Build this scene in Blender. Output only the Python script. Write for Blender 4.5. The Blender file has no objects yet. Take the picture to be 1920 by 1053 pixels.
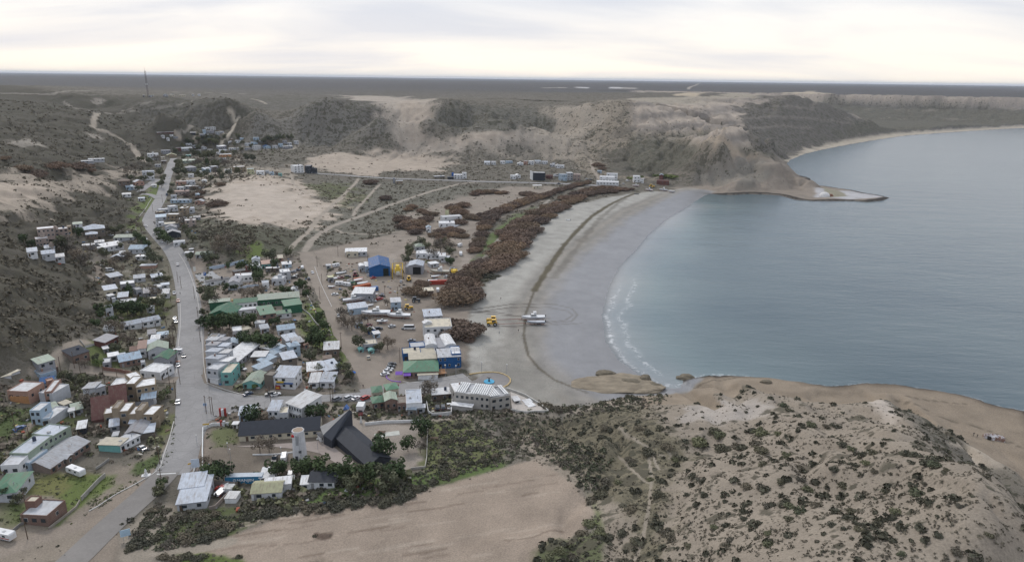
import bpy, bmesh, math, random
import numpy as np
from mathutils import Vector, Matrix
random.seed(7); RNG = np.random.default_rng(11)
SC = bpy.context.scene
COL = SC.collection

# ------------------------------------------------------------------ camera
CAMZ = 133.0
FPX = 1281.0                       # focal length in pixels of a 1920 wide frame
PITCH = math.atan((526.5 - 147.5) / FPX)
ROLL = math.atan(25 / 1920)
SEA = -5.0
_c, _s = math.cos(PITCH), math.sin(PITCH)
FWD = np.array([0, _c, -_s]); UPL = np.array([0, _s, _c]); RGT = np.array([1.0, 0, 0])
def ray(px, py):
    u = (px - 960) / FPX; v = (526.5 - py) / FPX
    ul = u * math.cos(ROLL) - v * math.sin(ROLL); vl = u * math.sin(ROLL) + v * math.cos(ROLL)
    return FWD + ul * RGT + vl * UPL
def onz(px, py, z):
    d = ray(px, py)
    if d[2] > -1e-4: d = d.copy(); d[2] = -1e-4
    t = (z - CAMZ) / d[2]
    return d[0] * t, d[1] * t
def project(x, y, z):
    p = np.array([x, y, z - CAMZ]); f = p @ FWD; ul = (p @ RGT) / f; vl = (p @ UPL) / f
    u = ul * math.cos(ROLL) + vl * math.sin(ROLL); v = -ul * math.sin(ROLL) + vl * math.cos(ROLL)
    return 960 + u * FPX, 526.5 - v * FPX
cam = bpy.data.cameras.new('camera'); camo = bpy.data.objects.new('camera', cam); COL.objects.link(camo)
cam.lens = 36 * FPX / 1920; cam.sensor_width = 36; cam.clip_start = 1; cam.clip_end = 200000
rc = math.cos(ROLL) * RGT + math.sin(ROLL) * UPL; uc = -math.sin(ROLL) * RGT + math.cos(ROLL) * UPL
camo.matrix_world = Matrix(((rc[0], uc[0], -FWD[0], 0), (rc[1], uc[1], -FWD[1], 0), (rc[2], uc[2], -FWD[2], CAMZ), (0, 0, 0, 1)))
SC.camera = camo

# ------------------------------------------------------------------ world, sun, exposure
SC.view_settings.view_transform = 'Standard'; SC.view_settings.look = 'None'
SC.view_settings.exposure = 0.08; SC.view_settings.gamma = 1.0
SC.cycles.use_denoising = True
SC.cycles.max_bounces = 6; SC.cycles.volume_bounces = 0; SC.cycles.transparent_max_bounces = 8
SUN_EL, SUN_AZ = math.radians(38), math.radians(-28)      # azimuth from +Y towards +X
W = bpy.data.worlds.new('World'); SC.world = W; W.use_nodes = True
nt = W.node_tree; nt.nodes.clear()
def N(t, kind, **kw):
    n = t.nodes.new(kind)
    for k, v in kw.items():
        if k in n.inputs: n.inputs[k].default_value = v
        else: setattr(n, k, v)
    return n
def L(t, a, b): t.links.new(a, b)
out = N(nt, 'ShaderNodeOutputWorld'); bg = N(nt, 'ShaderNodeBackground'); bg2 = N(nt, 'ShaderNodeBackground'); mixs = N(nt, 'ShaderNodeMixShader')
sky = N(nt, 'ShaderNodeTexSky'); sky.sky_type = 'NISHITA'; sky.sun_disc = False
sky.sun_elevation = SUN_EL; sky.sun_rotation = SUN_AZ; sky.dust_density = 3.0
bg.inputs['Strength'].default_value = 0.10; L(nt, sky.outputs[0], bg.inputs['Color'])
tc = N(nt, 'ShaderNodeTexCoord'); sep = N(nt, 'ShaderNodeSeparateXYZ'); L(nt, tc.outputs['Generated'], sep.inputs[0])
def MA(t, op, a, b=None, c=None):
    n = t.nodes.new('ShaderNodeMath'); n.operation = op
    for i, v in enumerate((a, b, c)):
        if v is None: continue
        if isinstance(v, (int, float)): n.inputs[i].default_value = v
        else: t.links.new(v, n.inputs[i])
    return n.outputs[0]
def MIX(t, f, a, b, mode='MIX'):
    n = t.nodes.new('ShaderNodeMix'); n.data_type = 'RGBA'; n.blend_type = mode
    for s, v in ((n.inputs[0], f), (n.inputs[6], a), (n.inputs[7], b)):
        if isinstance(v, (int, float)): s.default_value = v
        elif isinstance(v, tuple): s.default_value = v if len(v) == 4 else (*v, 1)
        else: t.links.new(v, s)
    return n.outputs[2]
def RAMP(t, f, stops):
    n = t.nodes.new('ShaderNodeValToRGB'); e = n.color_ramp.elements
    while len(e) < len(stops): e.new(0.5)
    for el, (p, c) in zip(e, stops):
        el.position = p; el.color = (c, c, c, 1) if isinstance(c, (int, float)) else (*c, 1)
    t.links.new(f, n.inputs[0]); return n.outputs[0]
zz = MA(nt, 'MAXIMUM', sep.outputs[2], 0.0)
zc = MA(nt, 'ADD', zz, 0.16)
cx = MA(nt, 'DIVIDE', sep.outputs[0], zc); cy = MA(nt, 'DIVIDE', sep.outputs[1], zc)
comb = N(nt, 'ShaderNodeCombineXYZ'); L(nt, cx, comb.inputs[0]); L(nt, cy, comb.inputs[1])
mp = N(nt, 'ShaderNodeMapping'); mp.inputs['Rotation'].default_value = (0, 0, 0.5); mp.inputs['Scale'].default_value = (0.6, 1.25, 1); mp.inputs['Location'].default_value = (3.1, 1.2, 0)
L(nt, comb.outputs[0], mp.inputs['Vector'])
n1 = N(nt, 'ShaderNodeTexNoise', Scale=0.8, Detail=5.0, Roughness=0.5, Distortion=0.5); L(nt, mp.outputs[0], n1.inputs['Vector'])
n2 = N(nt, 'ShaderNodeTexNoise', Scale=0.28, Detail=3.0, Roughness=0.5); L(nt, mp.outputs[0], n2.inputs['Vector'])
cl = MA(nt, 'ADD', MA(nt, 'MULTIPLY', n1.outputs[0], 0.45), MA(nt, 'MULTIPLY', n2.outputs[0], 0.55))
clm = RAMP(nt, cl, [(0.44, 0.0), (0.57, 1.0)])
# low warm glow towards the hidden sun, blue grey overhead
hz = RAMP(nt, zz, [(0.0, 1.0), (0.05, 0.70), (0.13, 0.22), (0.4, 0.0)])
thin = MIX(nt, hz, (0.94, 0.99, 1.08), (1.34, 1.22, 1.05))
thick = MIX(nt, hz, (0.60, 0.68, 0.84), (0.97, 0.95, 0.96))
cc = MIX(nt, clm, thin, thick)
L(nt, cc, bg2.inputs['Color']); bg2.inputs['Strength'].default_value = 0.90
mixs.inputs[0].default_value = 0.92
L(nt, bg.outputs[0], mixs.inputs[1]); L(nt, bg2.outputs[0], mixs.inputs[2]); L(nt, mixs.outputs[0], out.inputs['Surface'])
sl = bpy.data.lights.new('sun', 'SUN'); sl.energy = 1.5; sl.angle = math.radians(10); sl.color = (1.0, 0.95, 0.90)
so = bpy.data.objects.new('sun', sl); COL.objects.link(so)
sd = Vector((math.sin(SUN_AZ) * math.cos(SUN_EL), math.cos(SUN_AZ) * math.cos(SUN_EL), math.sin(SUN_EL)))
so.rotation_euler = sd.to_track_quat('Z', 'Y').to_euler()

# ------------------------------------------------------------------ terrain numbers
def h2(ix, iy, seed):
    n = (ix.astype(np.int64) * 374761393 + iy.astype(np.int64) * 668265263 + seed * 982451653) & 0x7fffffff
    n = ((n ^ (n >> 13)) * 1274126177) & 0x7fffffff
    return ((n ^ (n >> 16)) & 0xffff) / 65535.0
def vnoise(x, y, seed=0):
    x0 = np.floor(x); y0 = np.floor(y); fx = x - x0; fy = y - y0
    fx = fx * fx * (3 - 2 * fx); fy = fy * fy * (3 - 2 * fy)
    a = h2(x0, y0, seed); b = h2(x0 + 1, y0, seed); c = h2(x0, y0 + 1, seed); d = h2(x0 + 1, y0 + 1, seed)
    return (a * (1 - fx) + b * fx) * (1 - fy) + (c * (1 - fx) + d * fx) * fy
def fbm(x, y, o=4, seed=0):
    s = 0; a = 0.5; t = 0
    for i in range(o):
        s = s + a * vnoise(x, y, seed + i * 17); t += a
        x, y = x * 1.93 + y * 0.31 + 7.3, y * 1.93 - x * 0.31 + 3.1; a *= 0.5
    return s / t * 2 - 1
def sst(a, b, x):
    t = np.clip((x - a) / (b - a), 0, 1); return t * t * (3 - 2 * t)
CP = [  # px, py, z : the lie of the land
 (350,750,0),(350,850,1),(200,1000,3),(50,1040,4),(0,900,5),(150,850,2),(80,760,5),(200,720,3),(350,640,0),(350,560,0.5),(330,480,2),(265,410,6),(280,370,8),
 (325,300,16),(600,560,-1),(600,640,-1.5),(700,700,-2),(850,700,-3),(700,780,-1),(900,735,-3),(1000,700,-3),(560,480,0),(700,480,-1),(820,380,0),
 (950,340,1),(1100,340,0),(580,330,6),(1180,350,-2.5),(480,560,0),(450,480,1),(500,650,0),(470,730,0),(880,600,-2.4),(860,520,-1.5),(1000,450,-2),(1150,370,-2.5),
 (700,330,3),(700,560,-1.4),(760,420,0),(640,400,2),(470,380,10),(430,340,15),(520,430,5),(430,450,9),(400,410,11),(560,350,8),(480,345,14),
 (0,620,26),(60,560,25),(110,600,15),(180,600,5),(0,520,33),(80,520,18),(150,520,8),(60,680,11),(0,710,11),(100,480,10),(180,460,7),(230,430,6),(0,450,34),(100,440,19),
 (30,400,34),(120,390,24),(200,380,15),(230,340,18),(120,340,30),(0,350,42),(60,300,48),(150,300,36),(240,310,22),(0,250,66),(100,250,58),(180,250,48),(250,270,28),
 (0,200,84),(120,200,80),(210,205,66),(180,225,62),(300,210,72),(280,240,46),(330,245,34),(380,230,48),(300,290,18),(400,290,19),(330,268,24),(380,262,27),(400,245,34),
 (0,180,91),(150,180,90),(275,182,90),(420,185,90),(450,205,66),(440,240,38),(420,262,26),(500,270,22),(550,270,20),(540,300,14),(480,300,17),
 (440,190,84),(480,200,80),(540,215,62),(540,240,42),(600,245,38),(600,195,84),(680,190,86),(715,215,70),(715,245,38),(640,260,26),(620,290,16),(600,310,9),(700,280,18),(700,310,6),
 (760,190,84),(800,215,70),(780,240,45),(770,265,27),(860,255,30),(830,230,52),(850,200,80),(930,205,78),(960,225,62),(880,240,42),(1000,235,50),(950,260,25),(1030,260,24),
 (900,290,12),(1000,290,9),(850,320,4),(1050,310,5),(1060,250,34),(1080,215,68),(1100,190,86),(1180,260,36),(1160,290,14),(1150,320,3),(1200,215,72),(1250,190,88),
 (1290,260,46),(1290,300,20),(1250,330,3),(1340,235,72),(1370,260,54),(1380,285,38),(1340,310,20),(1400,330,12),(1340,340,0),
 (1350,350,-2.5),(1450,352,-2.2),(1560,362,-3),(1640,372,-3.5),
 (1320,185,92),(1400,178,97),(1450,180,98),(1550,182,99),(1650,188,98),(1750,188,99),(1850,190,98),(1919,190,98),
 (1400,240,66),(1450,240,55),(1500,240,42),(1450,272,20),(1530,262,18),(1600,215,70),(1600,245,24),(1700,215,64),(1700,240,12),(1800,215,58),(1800,235,6),(1919,212,55),(1919,230,5),
 (1420,292,6),(1480,285,2),(1462,306,-3.5),(1476,311,-4.5),(1455,301,-2.5),
 (1500,342,-2),(1500,330,10),(1500,317,15),(1470,345,0),(1470,330,11),(1470,316,19),(1440,345,2),(1440,326,13),(1440,307,25),(1522,346,-3),(1515,331,8),(1400,340,4),(1400,312,19),(1400,297,29),
 (600,165,90),(1000,165,92),(1300,165,94),(1700,172,95),(200,160,90),
 (450,850,0),(650,850,0),(800,860,1),(560,900,1),(700,900,3),(400,950,2),(300,1000,3),(850,790,0),(1000,800,4),(950,860,5),(1050,900,9),(500,1040,4),(700,980,4),(850,940,5),(1000,1000,10),(1100,950,13),
 (1020,770,-2),(1100,745,-2.5),(1200,740,-2.0),(1150,780,4),(1250,750,4),(1300,800,14),(1200,850,14),(1300,900,25),(1200,1000,20),(1350,1000,35),(1400,850,26),(1400,760,15),(1330,735,2),
 (1400,735,5),(1500,738,10),(1600,748,20),(1640,756,26),(1500,800,26),(1600,820,35),(1500,950,42),(1650,900,45),(1700,800,32),(1750,840,38),(1820,880,43),(1900,925,48),(1700,1000,53),(1900,1010,56),(1500,1040,47),
 (1400,710,-3.3),(1550,728,-3),(1660,735,-2),(1640,742,2),(1720,760,-2.5),(1800,780,-3),(1880,800,-3.2),(1850,840,0),(1810,830,6),(1900,870,-1),(1780,800,-2.5),(1720,775,4),(1910,890,6),
]
WP = []   # az(deg), r, z : points outside the frame
for az in (-80, -62, -50): WP += [(az, 40, 15), (az, 110, 8), (az, 180, 14), (az, 300, 30), (az, 500, 50), (az, 900, 80), (az, 1500, 92), (az, 4000, 92)]
for az in (44, 60, 80): WP += [(az, 40, 66), (az, 90, 60), (az, 130, 45), (az, 180, 12), (az, 220, -2), (az, 600, -5), (az, 1500, -5), (az, 2900, 60), (az, 3300, 98), (az, 5000, 96)]
for az in (-30, -15, 0): WP += [(az, 40, 12), (az, 90, 8)]
for az in (15, 30): WP += [(az, 40, 58), (az, 75, 54)]
for az in range(-75, 80, 15): WP += [(az, 12000, 93), (az, 60000, 88)]
WP += [(28, 320, -5), (30, 600, -5), (20, 500, -5), (34, 1200, -5), (30, 1000, -5), (25, 750, -5)]
P = []
for px, py, z in CP:
    x, y = onz(px, py, z); P.append((math.atan2(x, y), 0.5 * math.log(x * x + y * y), z))
for az, r, z in WP: P.append((math.radians(az), math.log(r), z))
P = np.array(P)
def tk(d2): return np.where(d2 > 1e-12, d2 * np.log(d2 + 1e-12), 0)
_n = len(P); _d2 = (P[:, None, 0] - P[None, :, 0]) ** 2 + (P[:, None, 1] - P[None, :, 1]) ** 2
_A = np.zeros((_n + 3, _n + 3)); _A[:_n, :_n] = tk(_d2) + 2e-4 * np.eye(_n)
_A[:_n, _n] = 1; _A[:_n, _n + 1:] = P[:, :2]; _A[_n:, :_n] = _A[:_n, _n:].T
_w = np.linalg.solve(_A, np.concatenate([P[:, 2], [0, 0, 0]]))
def tps(a, l):
    o = np.empty(a.shape)
    f = o.ravel(); aa = a.ravel(); ll = l.ravel()
    for i in range(0, len(aa), 20000):
        s = slice(i, i + 20000)
        f[s] = tk((aa[s, None] - P[None, :, 0]) ** 2 + (ll[s, None] - P[None, :, 1]) ** 2) @ _w[:_n] + _w[_n] + _w[_n + 1] * aa[s] + _w[_n + 2] * ll[s]
    return f.reshape(a.shape)
def LP(px, py, z):
    x, y = onz(px, py, z); return (math.atan2(x, y), 0.5 * math.log(x * x + y * y))
COAST = [  # px, py, slope of the shore
 (1960,237,.2),(1920,240,.2),(1800,247,.2),(1700,254,.2),(1620,266,.2),(1560,277,.2),(1510,288,.15),(1482,300,.1),(1470,313,.1),(1500,330,.3),(1520,336,2),(1524,347,1),
 (1545,348,1),(1570,352,1),(1600,356,1),(1625,362,1),(1645,365,1),(1668,371,1),(1655,376,1),(1625,379,1),(1600,377,1),(1560,377,1),(1520,377,1),(1490,374,1),(1465,367,1),(1440,365,1),
 (1400,364,.8),(1370,366,.8),(1330,364,.6),(1322,366,.1),(1292,385,.03),(1250,410,.03),(1215,440,.03),(1190,470,.03),(1160,500,.03),(1140,540,.03),(1128,590,.03),(1135,640,.03),
 (1160,675,.03),(1205,708,.04),(1240,728,.05),(1275,727,.1),(1282,712,.8),(1330,704,.8),(1370,704,.8),(1440,711,.8),(1500,719,.8),(1550,725,.8),(1590,723,.8),(1620,720,.8),(1680,723,.8),
 (1760,735,.8),(1830,749,.8),(1860,761,.8),(1925,772,.8)]
cst = [onz(a, b, SEA) for a, b, c in COAST]
cst = [(3000 * math.sin(1.4), 3000 * math.cos(1.4))] + cst + [(270 * math.sin(0.8), 270 * math.cos(.8)), (300 * math.sin(1.4), 300 * math.cos(1.4))]
csl = [.2] + [c for a, b, c in COAST] + [.8, .8]
C2 = np.array(cst); CS = np.array(csl)
def lpv(xy): return np.stack([np.arctan2(xy[:, 0], xy[:, 1]), 0.5 * np.log((xy ** 2).sum(1))], 1)
def inpoly(a, l, V):
    r = np.zeros(a.shape, bool); n = len(V)
    for i in range(n):
        x1, y1 = V[i]; x2, y2 = V[(i + 1) % n]
        if y1 == y2: continue
        c = ((l < y1) != (l < y2)) & (a < (x2 - x1) * (l - y1) / (y2 - y1) + x1)
        r ^= c
    return r
def dseg(x, y, V, closed=False, vals=None):
    D = np.full(x.shape, 1e18); A = np.zeros(x.shape); n = len(V)
    for i in range(n if closed else n - 1):
        x1, y1 = V[i]; x2, y2 = V[(i + 1) % n]; dx, dy = x2 - x1, y2 - y1
        t = np.clip(((x - x1) * dx + (y - y1) * dy) / (dx * dx + dy * dy + 1e-20), 0, 1)
        d = (x - x1 - t * dx) ** 2 + (y - y1 - t * dy) ** 2
        m = d < D; D = np.where(m, d, D)
        if vals is not None: A = np.where(m, vals[i] * (1 - t) + vals[(i + 1) % n] * t, A)
    D = np.sqrt(D)
    return (D, A) if vals is not None else D
# the sheet: fan of columns (azimuth) and rows (distance)
AZ = np.concatenate([np.radians(np.linspace(-80, -40, 26)[:-1]), np.radians(np.linspace(-40, 40, 680)), np.radians(np.linspace(40, 80, 26)[1:])])
LR = np.concatenate([np.linspace(math.log(28), math.log(110), 40)[:-1], np.linspace(math.log(110), math.log(1700), 560), np.linspace(math.log(1700), math.log(3600), 90)[1:], np.linspace(math.log(3600), math.log(60000), 60)[1:]])
GA, GL = np.meshgrid(AZ, LR)           # rows = distance
GR = np.exp(GL); GX = GR * np.sin(GA); GY = GR * np.cos(GA)
Z0 = tps(GA, GL)
Z0 = np.where(GR > 3500, np.clip(Z0, 86, 97), Z0)
water = inpoly(GA, GL, lpv(C2))
CD, CSL = dseg(GX + 0.6 * fbm(GX / 6, GY / 6, 3, 4) * 2, GY, C2, False, CS)
CD = np.where(water, -CD, CD)
# roughness of the land: where the ground is steep or wild
dzl = np.gradient(Z0, LR, axis=0) / GR; dza = np.gradient(Z0, AZ, axis=1) / GR
SLP = np.hypot(dzl, dza)
def maskpoly(pts, z, soft=0.02):
    V = np.array([LP(a, b, z) for a, b in pts]); ins = inpoly(GA, GL, V); d = dseg(GA, GL, V, True)
    return sst(-soft, soft, np.where(ins, d, -d))
flat = maskpoly([(230,520),(330,330),(300,300),(420,310),(600,335),(1180,352),(1300,372),(1100,600),(1240,735),(1010,775),(830,800),(1000,880),(1110,960),(1000,1060),(-200,1300),(-300,760),(60,720),(190,660)], 0, 0.03)
wild = 1 - flat
steep = sst(0.05, 0.30, SLP) * wild
DET = fbm(GX / 80, GY / 80, 4, 1) * 5.5 * steep + sst(700, 1100, GR) * wild * fbm(GX / 40, GY / 40, 4, 61) * 1.8 + wild * (fbm(GX / 26, GY / 26, 3, 2) * (1.1 + 1.6 * steep) + fbm(GX / 8, GY / 8, 3, 3) * (0.35 + 0.5 * steep)) + 0.06 * fbm(GX / 9, GY / 9, 2, 9)
# gullies running down the steep faces
gul = np.abs(fbm(GX / 30 + 3, GY / 80, 4, 21)); DET -= steep * sst(0.26, 0.0, gul) * 4.2
far = sst(2200, 5000, GR); cliffz = sst(0.13, 0.16, GA) * (GR > 1000) * (GR < 3600) * sst(.03, .1, SLP); DET += cliffz * (1.6 * np.sin(Z0 / 2.4 + 2 * fbm(GX / 300, GY / 300, 2, 71)) - 8 * sst(.22, 0, np.abs(fbm(GX / 55 + 3, GY / 55, 4, 72))))
DET = DET * (1 - 0.75 * far) + far * fbm(GX / 2500, GY / 1200, 3, 6) * 3.0
near = sst(230, 120, GR); DET *= (1 - 0.55 * near)
Z1 = Z0 + DET
BV = np.array([LP(a_, b_, -3.5) for a_, b_ in [(880,700),(880,600),(895,560),(985,450),(1040,395),(1190,362),(1290,350),(1330,355),(1500,500),(1300,727),(1240,738),(1180,741),(1080,770),(960,735)]])
_in = inpoly(GA, GL, BV); _bd = dseg(GA, GL, BV, True) * GR; BOUT = np.where(_in, 0, _bd)
lim = SEA + 0.05 + np.maximum(CD, 0) * CSL + np.where(CSL < .11, BOUT * 0.5, 0)
lim = np.where(CSL > 0.4, np.minimum(lim, SEA + 1.9 + 0.5 * fbm(GX / 9, GY / 9, 3, 31)) + np.maximum(CD - 14, 0) * 0.9, lim)
lim = np.where((CSL > .12) & (CSL <= .4), SEA + 0.1 + np.maximum(CD, 0) * 0.05 + np.maximum(CD - 26, 0) * 0.6, lim)
Z = np.where(CD > 0, np.minimum(Z1, lim), SEA + np.maximum(CD * 0.05, -9) - 0.02 - np.where(CSL > .4, 1.0, 0))
Z = np.where(CD > 0, np.maximum(Z, SEA + 0.03), Z)
def gz(x, y):
    a = math.atan2(x, y); l = 0.5 * math.log(x * x + y * y + 1e-9)
    i = min(max(np.searchsorted(AZ, a) - 1, 0), len(AZ) - 2); j = min(max(np.searchsorted(LR, l) - 1, 0), len(LR) - 2)
    fa = min(max((a - AZ[i]) / (AZ[i + 1] - AZ[i]), 0), 1); fl = min(max((l - LR[j]) / (LR[j + 1] - LR[j]), 0), 1)
    return (Z[j, i] * (1 - fa) + Z[j, i + 1] * fa) * (1 - fl) + (Z[j + 1, i] * (1 - fa) + Z[j + 1, i + 1] * fa) * fl
def gzv(x, y):
    a = np.arctan2(x, y); l = 0.5 * np.log(x * x + y * y + 1e-9)
    i = np.clip(np.searchsorted(AZ, a) - 1, 0, len(AZ) - 2); j = np.clip(np.searchsorted(LR, l) - 1, 0, len(LR) - 2)
    fa = np.clip((a - AZ[i]) / (AZ[i + 1] - AZ[i]), 0, 1); fl = np.clip((l - LR[j]) / (LR[j + 1] - LR[j]), 0, 1)
    return (Z[j, i] * (1 - fa) + Z[j, i + 1] * fa) * (1 - fl) + (Z[j + 1, i] * (1 - fa) + Z[j + 1, i + 1] * fa) * fl
_LS = np.concatenate([np.linspace(math.log(40), math.log(6000), 900), np.linspace(math.log(6000), math.log(80000), 80)[1:]])
def G(px, py):
    """point of the land seen at a pixel of the 1920 px frame"""
    d = ray(px, py); hl = math.hypot(d[0], d[1]); r = np.exp(_LS); x = d[0] / hl * r; y = d[1] / hl * r
    h = CAMZ + d[2] / hl * r - gzv(x, y)
    k = np.argmax(h < 0)
    if h[k] >= 0: k = len(r) - 1
    if k == 0: k = 1
    f = h[k - 1] / (h[k - 1] - h[k] + 1e-9); rr = r[k - 1] + (r[k] - r[k - 1]) * f
    return d[0] / hl * rr, d[1] / hl * rr

# ------------------------------------------------------------------ land cover
CV = np.zeros(GX.shape + (3,)); SB = np.zeros(GX.shape)
big = fbm(GX / 160, GY / 160, 4, 41); med = fbm(GX / 30, GY / 30, 3, 42)
def cv(rgb): return np.array(rgb)
CV[:] = cv((.185, .165, .135)); SB[:] = 0.72
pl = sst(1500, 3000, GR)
CV = CV * (1 - pl[..., None]) + cv((.115, .112, .12)) * pl[..., None]  # far cover tinted bluish grey: distance haze put into the colour
SB = np.clip(SB + 0.12 * big + 0.08 * med, 0, 1)
def window(V, pad):
    a0, a1 = V[:, 0].min() - pad, V[:, 0].max() + pad; l0, l1 = V[:, 1].min() - pad, V[:, 1].max() + pad
    i0, i1 = np.searchsorted(AZ, a0), np.searchsorted(AZ, a1) + 1; j0, j1 = np.searchsorted(LR, l0), np.searchsorted(LR, l1) + 1
    return slice(max(j0 - 1, 0), j1 + 1), slice(max(i0 - 1, 0), i1 + 1)
def vlp(pts):
    o = []
    for a, b in pts:
        x, y = G(a, b); o.append((math.atan2(x, y), 0.5 * math.log(x * x + y * y)))
    return np.array(o)
def edge(w, amp): return amp * fbm(GA[w] * 60, GL[w] * 60, 4, 5) + 0
def paint(w, m, rgb, sb):
    m = np.clip(m, 0, 1)
    if rgb is not None: CV[w] = CV[w] * (1 - m[..., None]) + cv(rgb) * m[..., None]
    if sb is not None: SB[w] = SB[w] * (1 - m) + sb * m
def area(pts, rgb, sb, soft=0.012, amp=0.02, k=1.0):
    V = vlp(pts); w = window(V, soft + amp); a, l = GA[w], GL[w]
    ins = inpoly(a, l, V); d = dseg(a, l, V, True); d = np.where(ins, d, -d) + edge(w, amp)
    paint(w, sst(-soft, soft, d) * k, rgb, sb)
def stroke(pts, wid, rgb, sb, soft=0.35, amp=0.25, k=1.0):
    V = vlp(pts); w = window(V, 0.05 + wid / 150); a, l = GA[w], GL[w]
    d = dseg(a, l, V) * GR[w] / wid * 2
    d = d * (1 + amp * fbm(GX[w] / wid / 1.5, GY[w] / wid / 1.5, 2, 8))
    paint(w, sst(1 + soft, 1 - soft, d) * k, rgb, sb)
SAND = (.40, .335, .27); DIRT = (.25, .212, .175); TAN = (.31, .26, .205); GRS = (.085, .110, .045); OLV = (.12, .12, .07)
DK = (.10, .095, .07)
# hills on the left, darker and greener
area([(-400,150),(100,180),(470,190),(450,230),(330,300),(250,330),(270,420),(200,470),(190,560),(180,640),(60,700),(-400,800)], (.100, .090, .072), .84, .02, .02)
area([(480,215),(560,205),(700,210),(735,240),(700,262),(560,268),(470,262)], (.20, .185, .16), .70)
area([(470,186),(700,186),(735,235),(700,225),(640,198),(500,205)], (.15, .138, .12), .76)
area([(240,200),(330,235),(440,215),(520,190),(640,186),(520,178),(300,180)], (.15, .138, .115), .76, .01, .02)
area([(1060,205),(1120,195),(1230,195),(1290,240),(1330,290),(1280,330),(1100,330),(1060,290),(1090,240)], (.27, .23, .18), .62)
area([(1120,282),(1220,262),(1330,290),(1330,325),(1130,322)], (.15, .135, .11), .75)
# pale blow-outs
area([(560,311),(600,288),(660,284),(760,285),(840,296),(850,306),(820,322),(740,318),(700,328),(640,322),(590,318)], SAND, .10, .012, .03)
area([(640,178),(760,182),(830,200),(800,240),(812,262),(900,250),(1020,244),(1080,262),(1040,280),(900,283),(760,284),(740,262),(735,230),(715,205)], (.37, .32, .265), .30, .015, .03)
area([(700,190),(770,188),(815,205),(795,235),(820,262),(1000,258),(990,268),(880,272),(780,272),(770,240),(760,215)], SAND, .08, .01, .02)
area([(980,205),(1100,195),(1150,205),(1100,245),(1090,290),(1000,300),(900,290),(1000,262)], (.33, .285, .23), .42, .02, .04)
area([(820,205),(900,198),(990,200),(1040,230),(960,245),(870,246),(815,232)], (.16, .15, .125), .72, .01, .02)
area([(1225,200),(1300,190),(1360,205),(1385,235),(1395,270),(1440,296),(1330,292),(1310,262),(1280,225)], (.36, .295, .225), .30, .012, .02)
area([(1160,186),(1350,180),(1420,178),(1560,182),(1560,190),(1400,192),(1200,196)], (.33, .29, .23), .35, .006, .01)
area([(1260,178),(1520,170),(1560,178),(1420,178),(1300,182)], (.42, .35, .26), .1, .004, .004)
# the long cliff on the right: beds of rock by height, scrub below
w = (slice(None), slice(None))
cl = sst(0.155, 0.175, GA) * (GR > 1050) * (GR < 4200) * (CD > 0)
band = 0.5 + 0.5 * np.sin(Z / 3.1 + 0.8 * fbm(GX / 200, GY / 200, 2, 50) * 3)
rock = (cv((.42, .355, .29))[None, None] * band[..., None] + cv((.25, .22, .19))[None, None] * (1 - band[..., None]))
m = cl * sst(30, 56, Z + 10 * big + 8 * med) * sst(0.05, 0.12, SLP); CV = CV * (1 - m[..., None]) + rock * m[..., None]; SB = SB * (1 - m) + .28 * m
m = cl * sst(50, 28, Z + 8 * big) * sst(30, 50, CD); CV = CV * (1 - m[..., None]) + cv((.15, .14, .11)) * m[..., None]; SB = SB * (1 - m) + .74 * m
m = cl * sst(38, 26, CD + 5 * med); CV = CV * (1 - m[..., None]) + cv((.40, .35, .28)) * m[..., None]; SB = SB * (1 - m)
# the rocky point
area([(1330,325),(1400,300),(1440,300),(1530,312),(1680,371),(1600,385),(1300,372),(1260,352),(1300,345)], (.245, .208, .17), .12, .008, .02)
area([(1300,335),(1350,305),(1420,298),(1450,320),(1400,345),(1330,345)], (.21, .19, .16), .35, .01, .02)
area([(1530,352),(1600,358),(1670,371),(1600,374),(1530,370)], (.42, .41, .41), 0, .004, .004)
area([(1545,352),(1580,360),(1590,368),(1550,370)], (.26, .24, .18), 0, .002, .004)
area([(1385,200),(1440,192),(1560,192),(1650,235),(1560,262),(1500,285),(1450,296),(1415,278),(1395,245)], (.165, .15, .13), .70, .008, .02)
for q in [[(1395,222),(1450,218),(1520,222),(1600,232)], [(1400,240),(1460,236),(1520,240)], [(1440,206),(1520,205),(1600,214)], [(1600,205),(1700,206),(1800,208)], [(1620,222),(1720,222),(1840,226)]]: stroke(q, 6, (.26, .225, .19), .4, .8, 1.1, .6)
# left dunes
area([(-20,322),(60,326),(110,338),(180,330),(240,318),(300,320),(200,345),(170,362),(110,380),(60,400),(-20,400)], (.33, .28, .225), .38, .01, .03)
area([(-20,338),(50,340),(80,352),(60,366),(0,380),(-20,382)], SAND, .05, .01, .02)
for q in [[(20,260),(60,262),(80,272),(50,278),(10,272)], [(155,252),(185,250),(190,262),(165,262)], [(172,188),(195,188),(193,193),(175,192)]]: area(q, (.28, .25, .21), .45, .006, .01)
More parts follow.
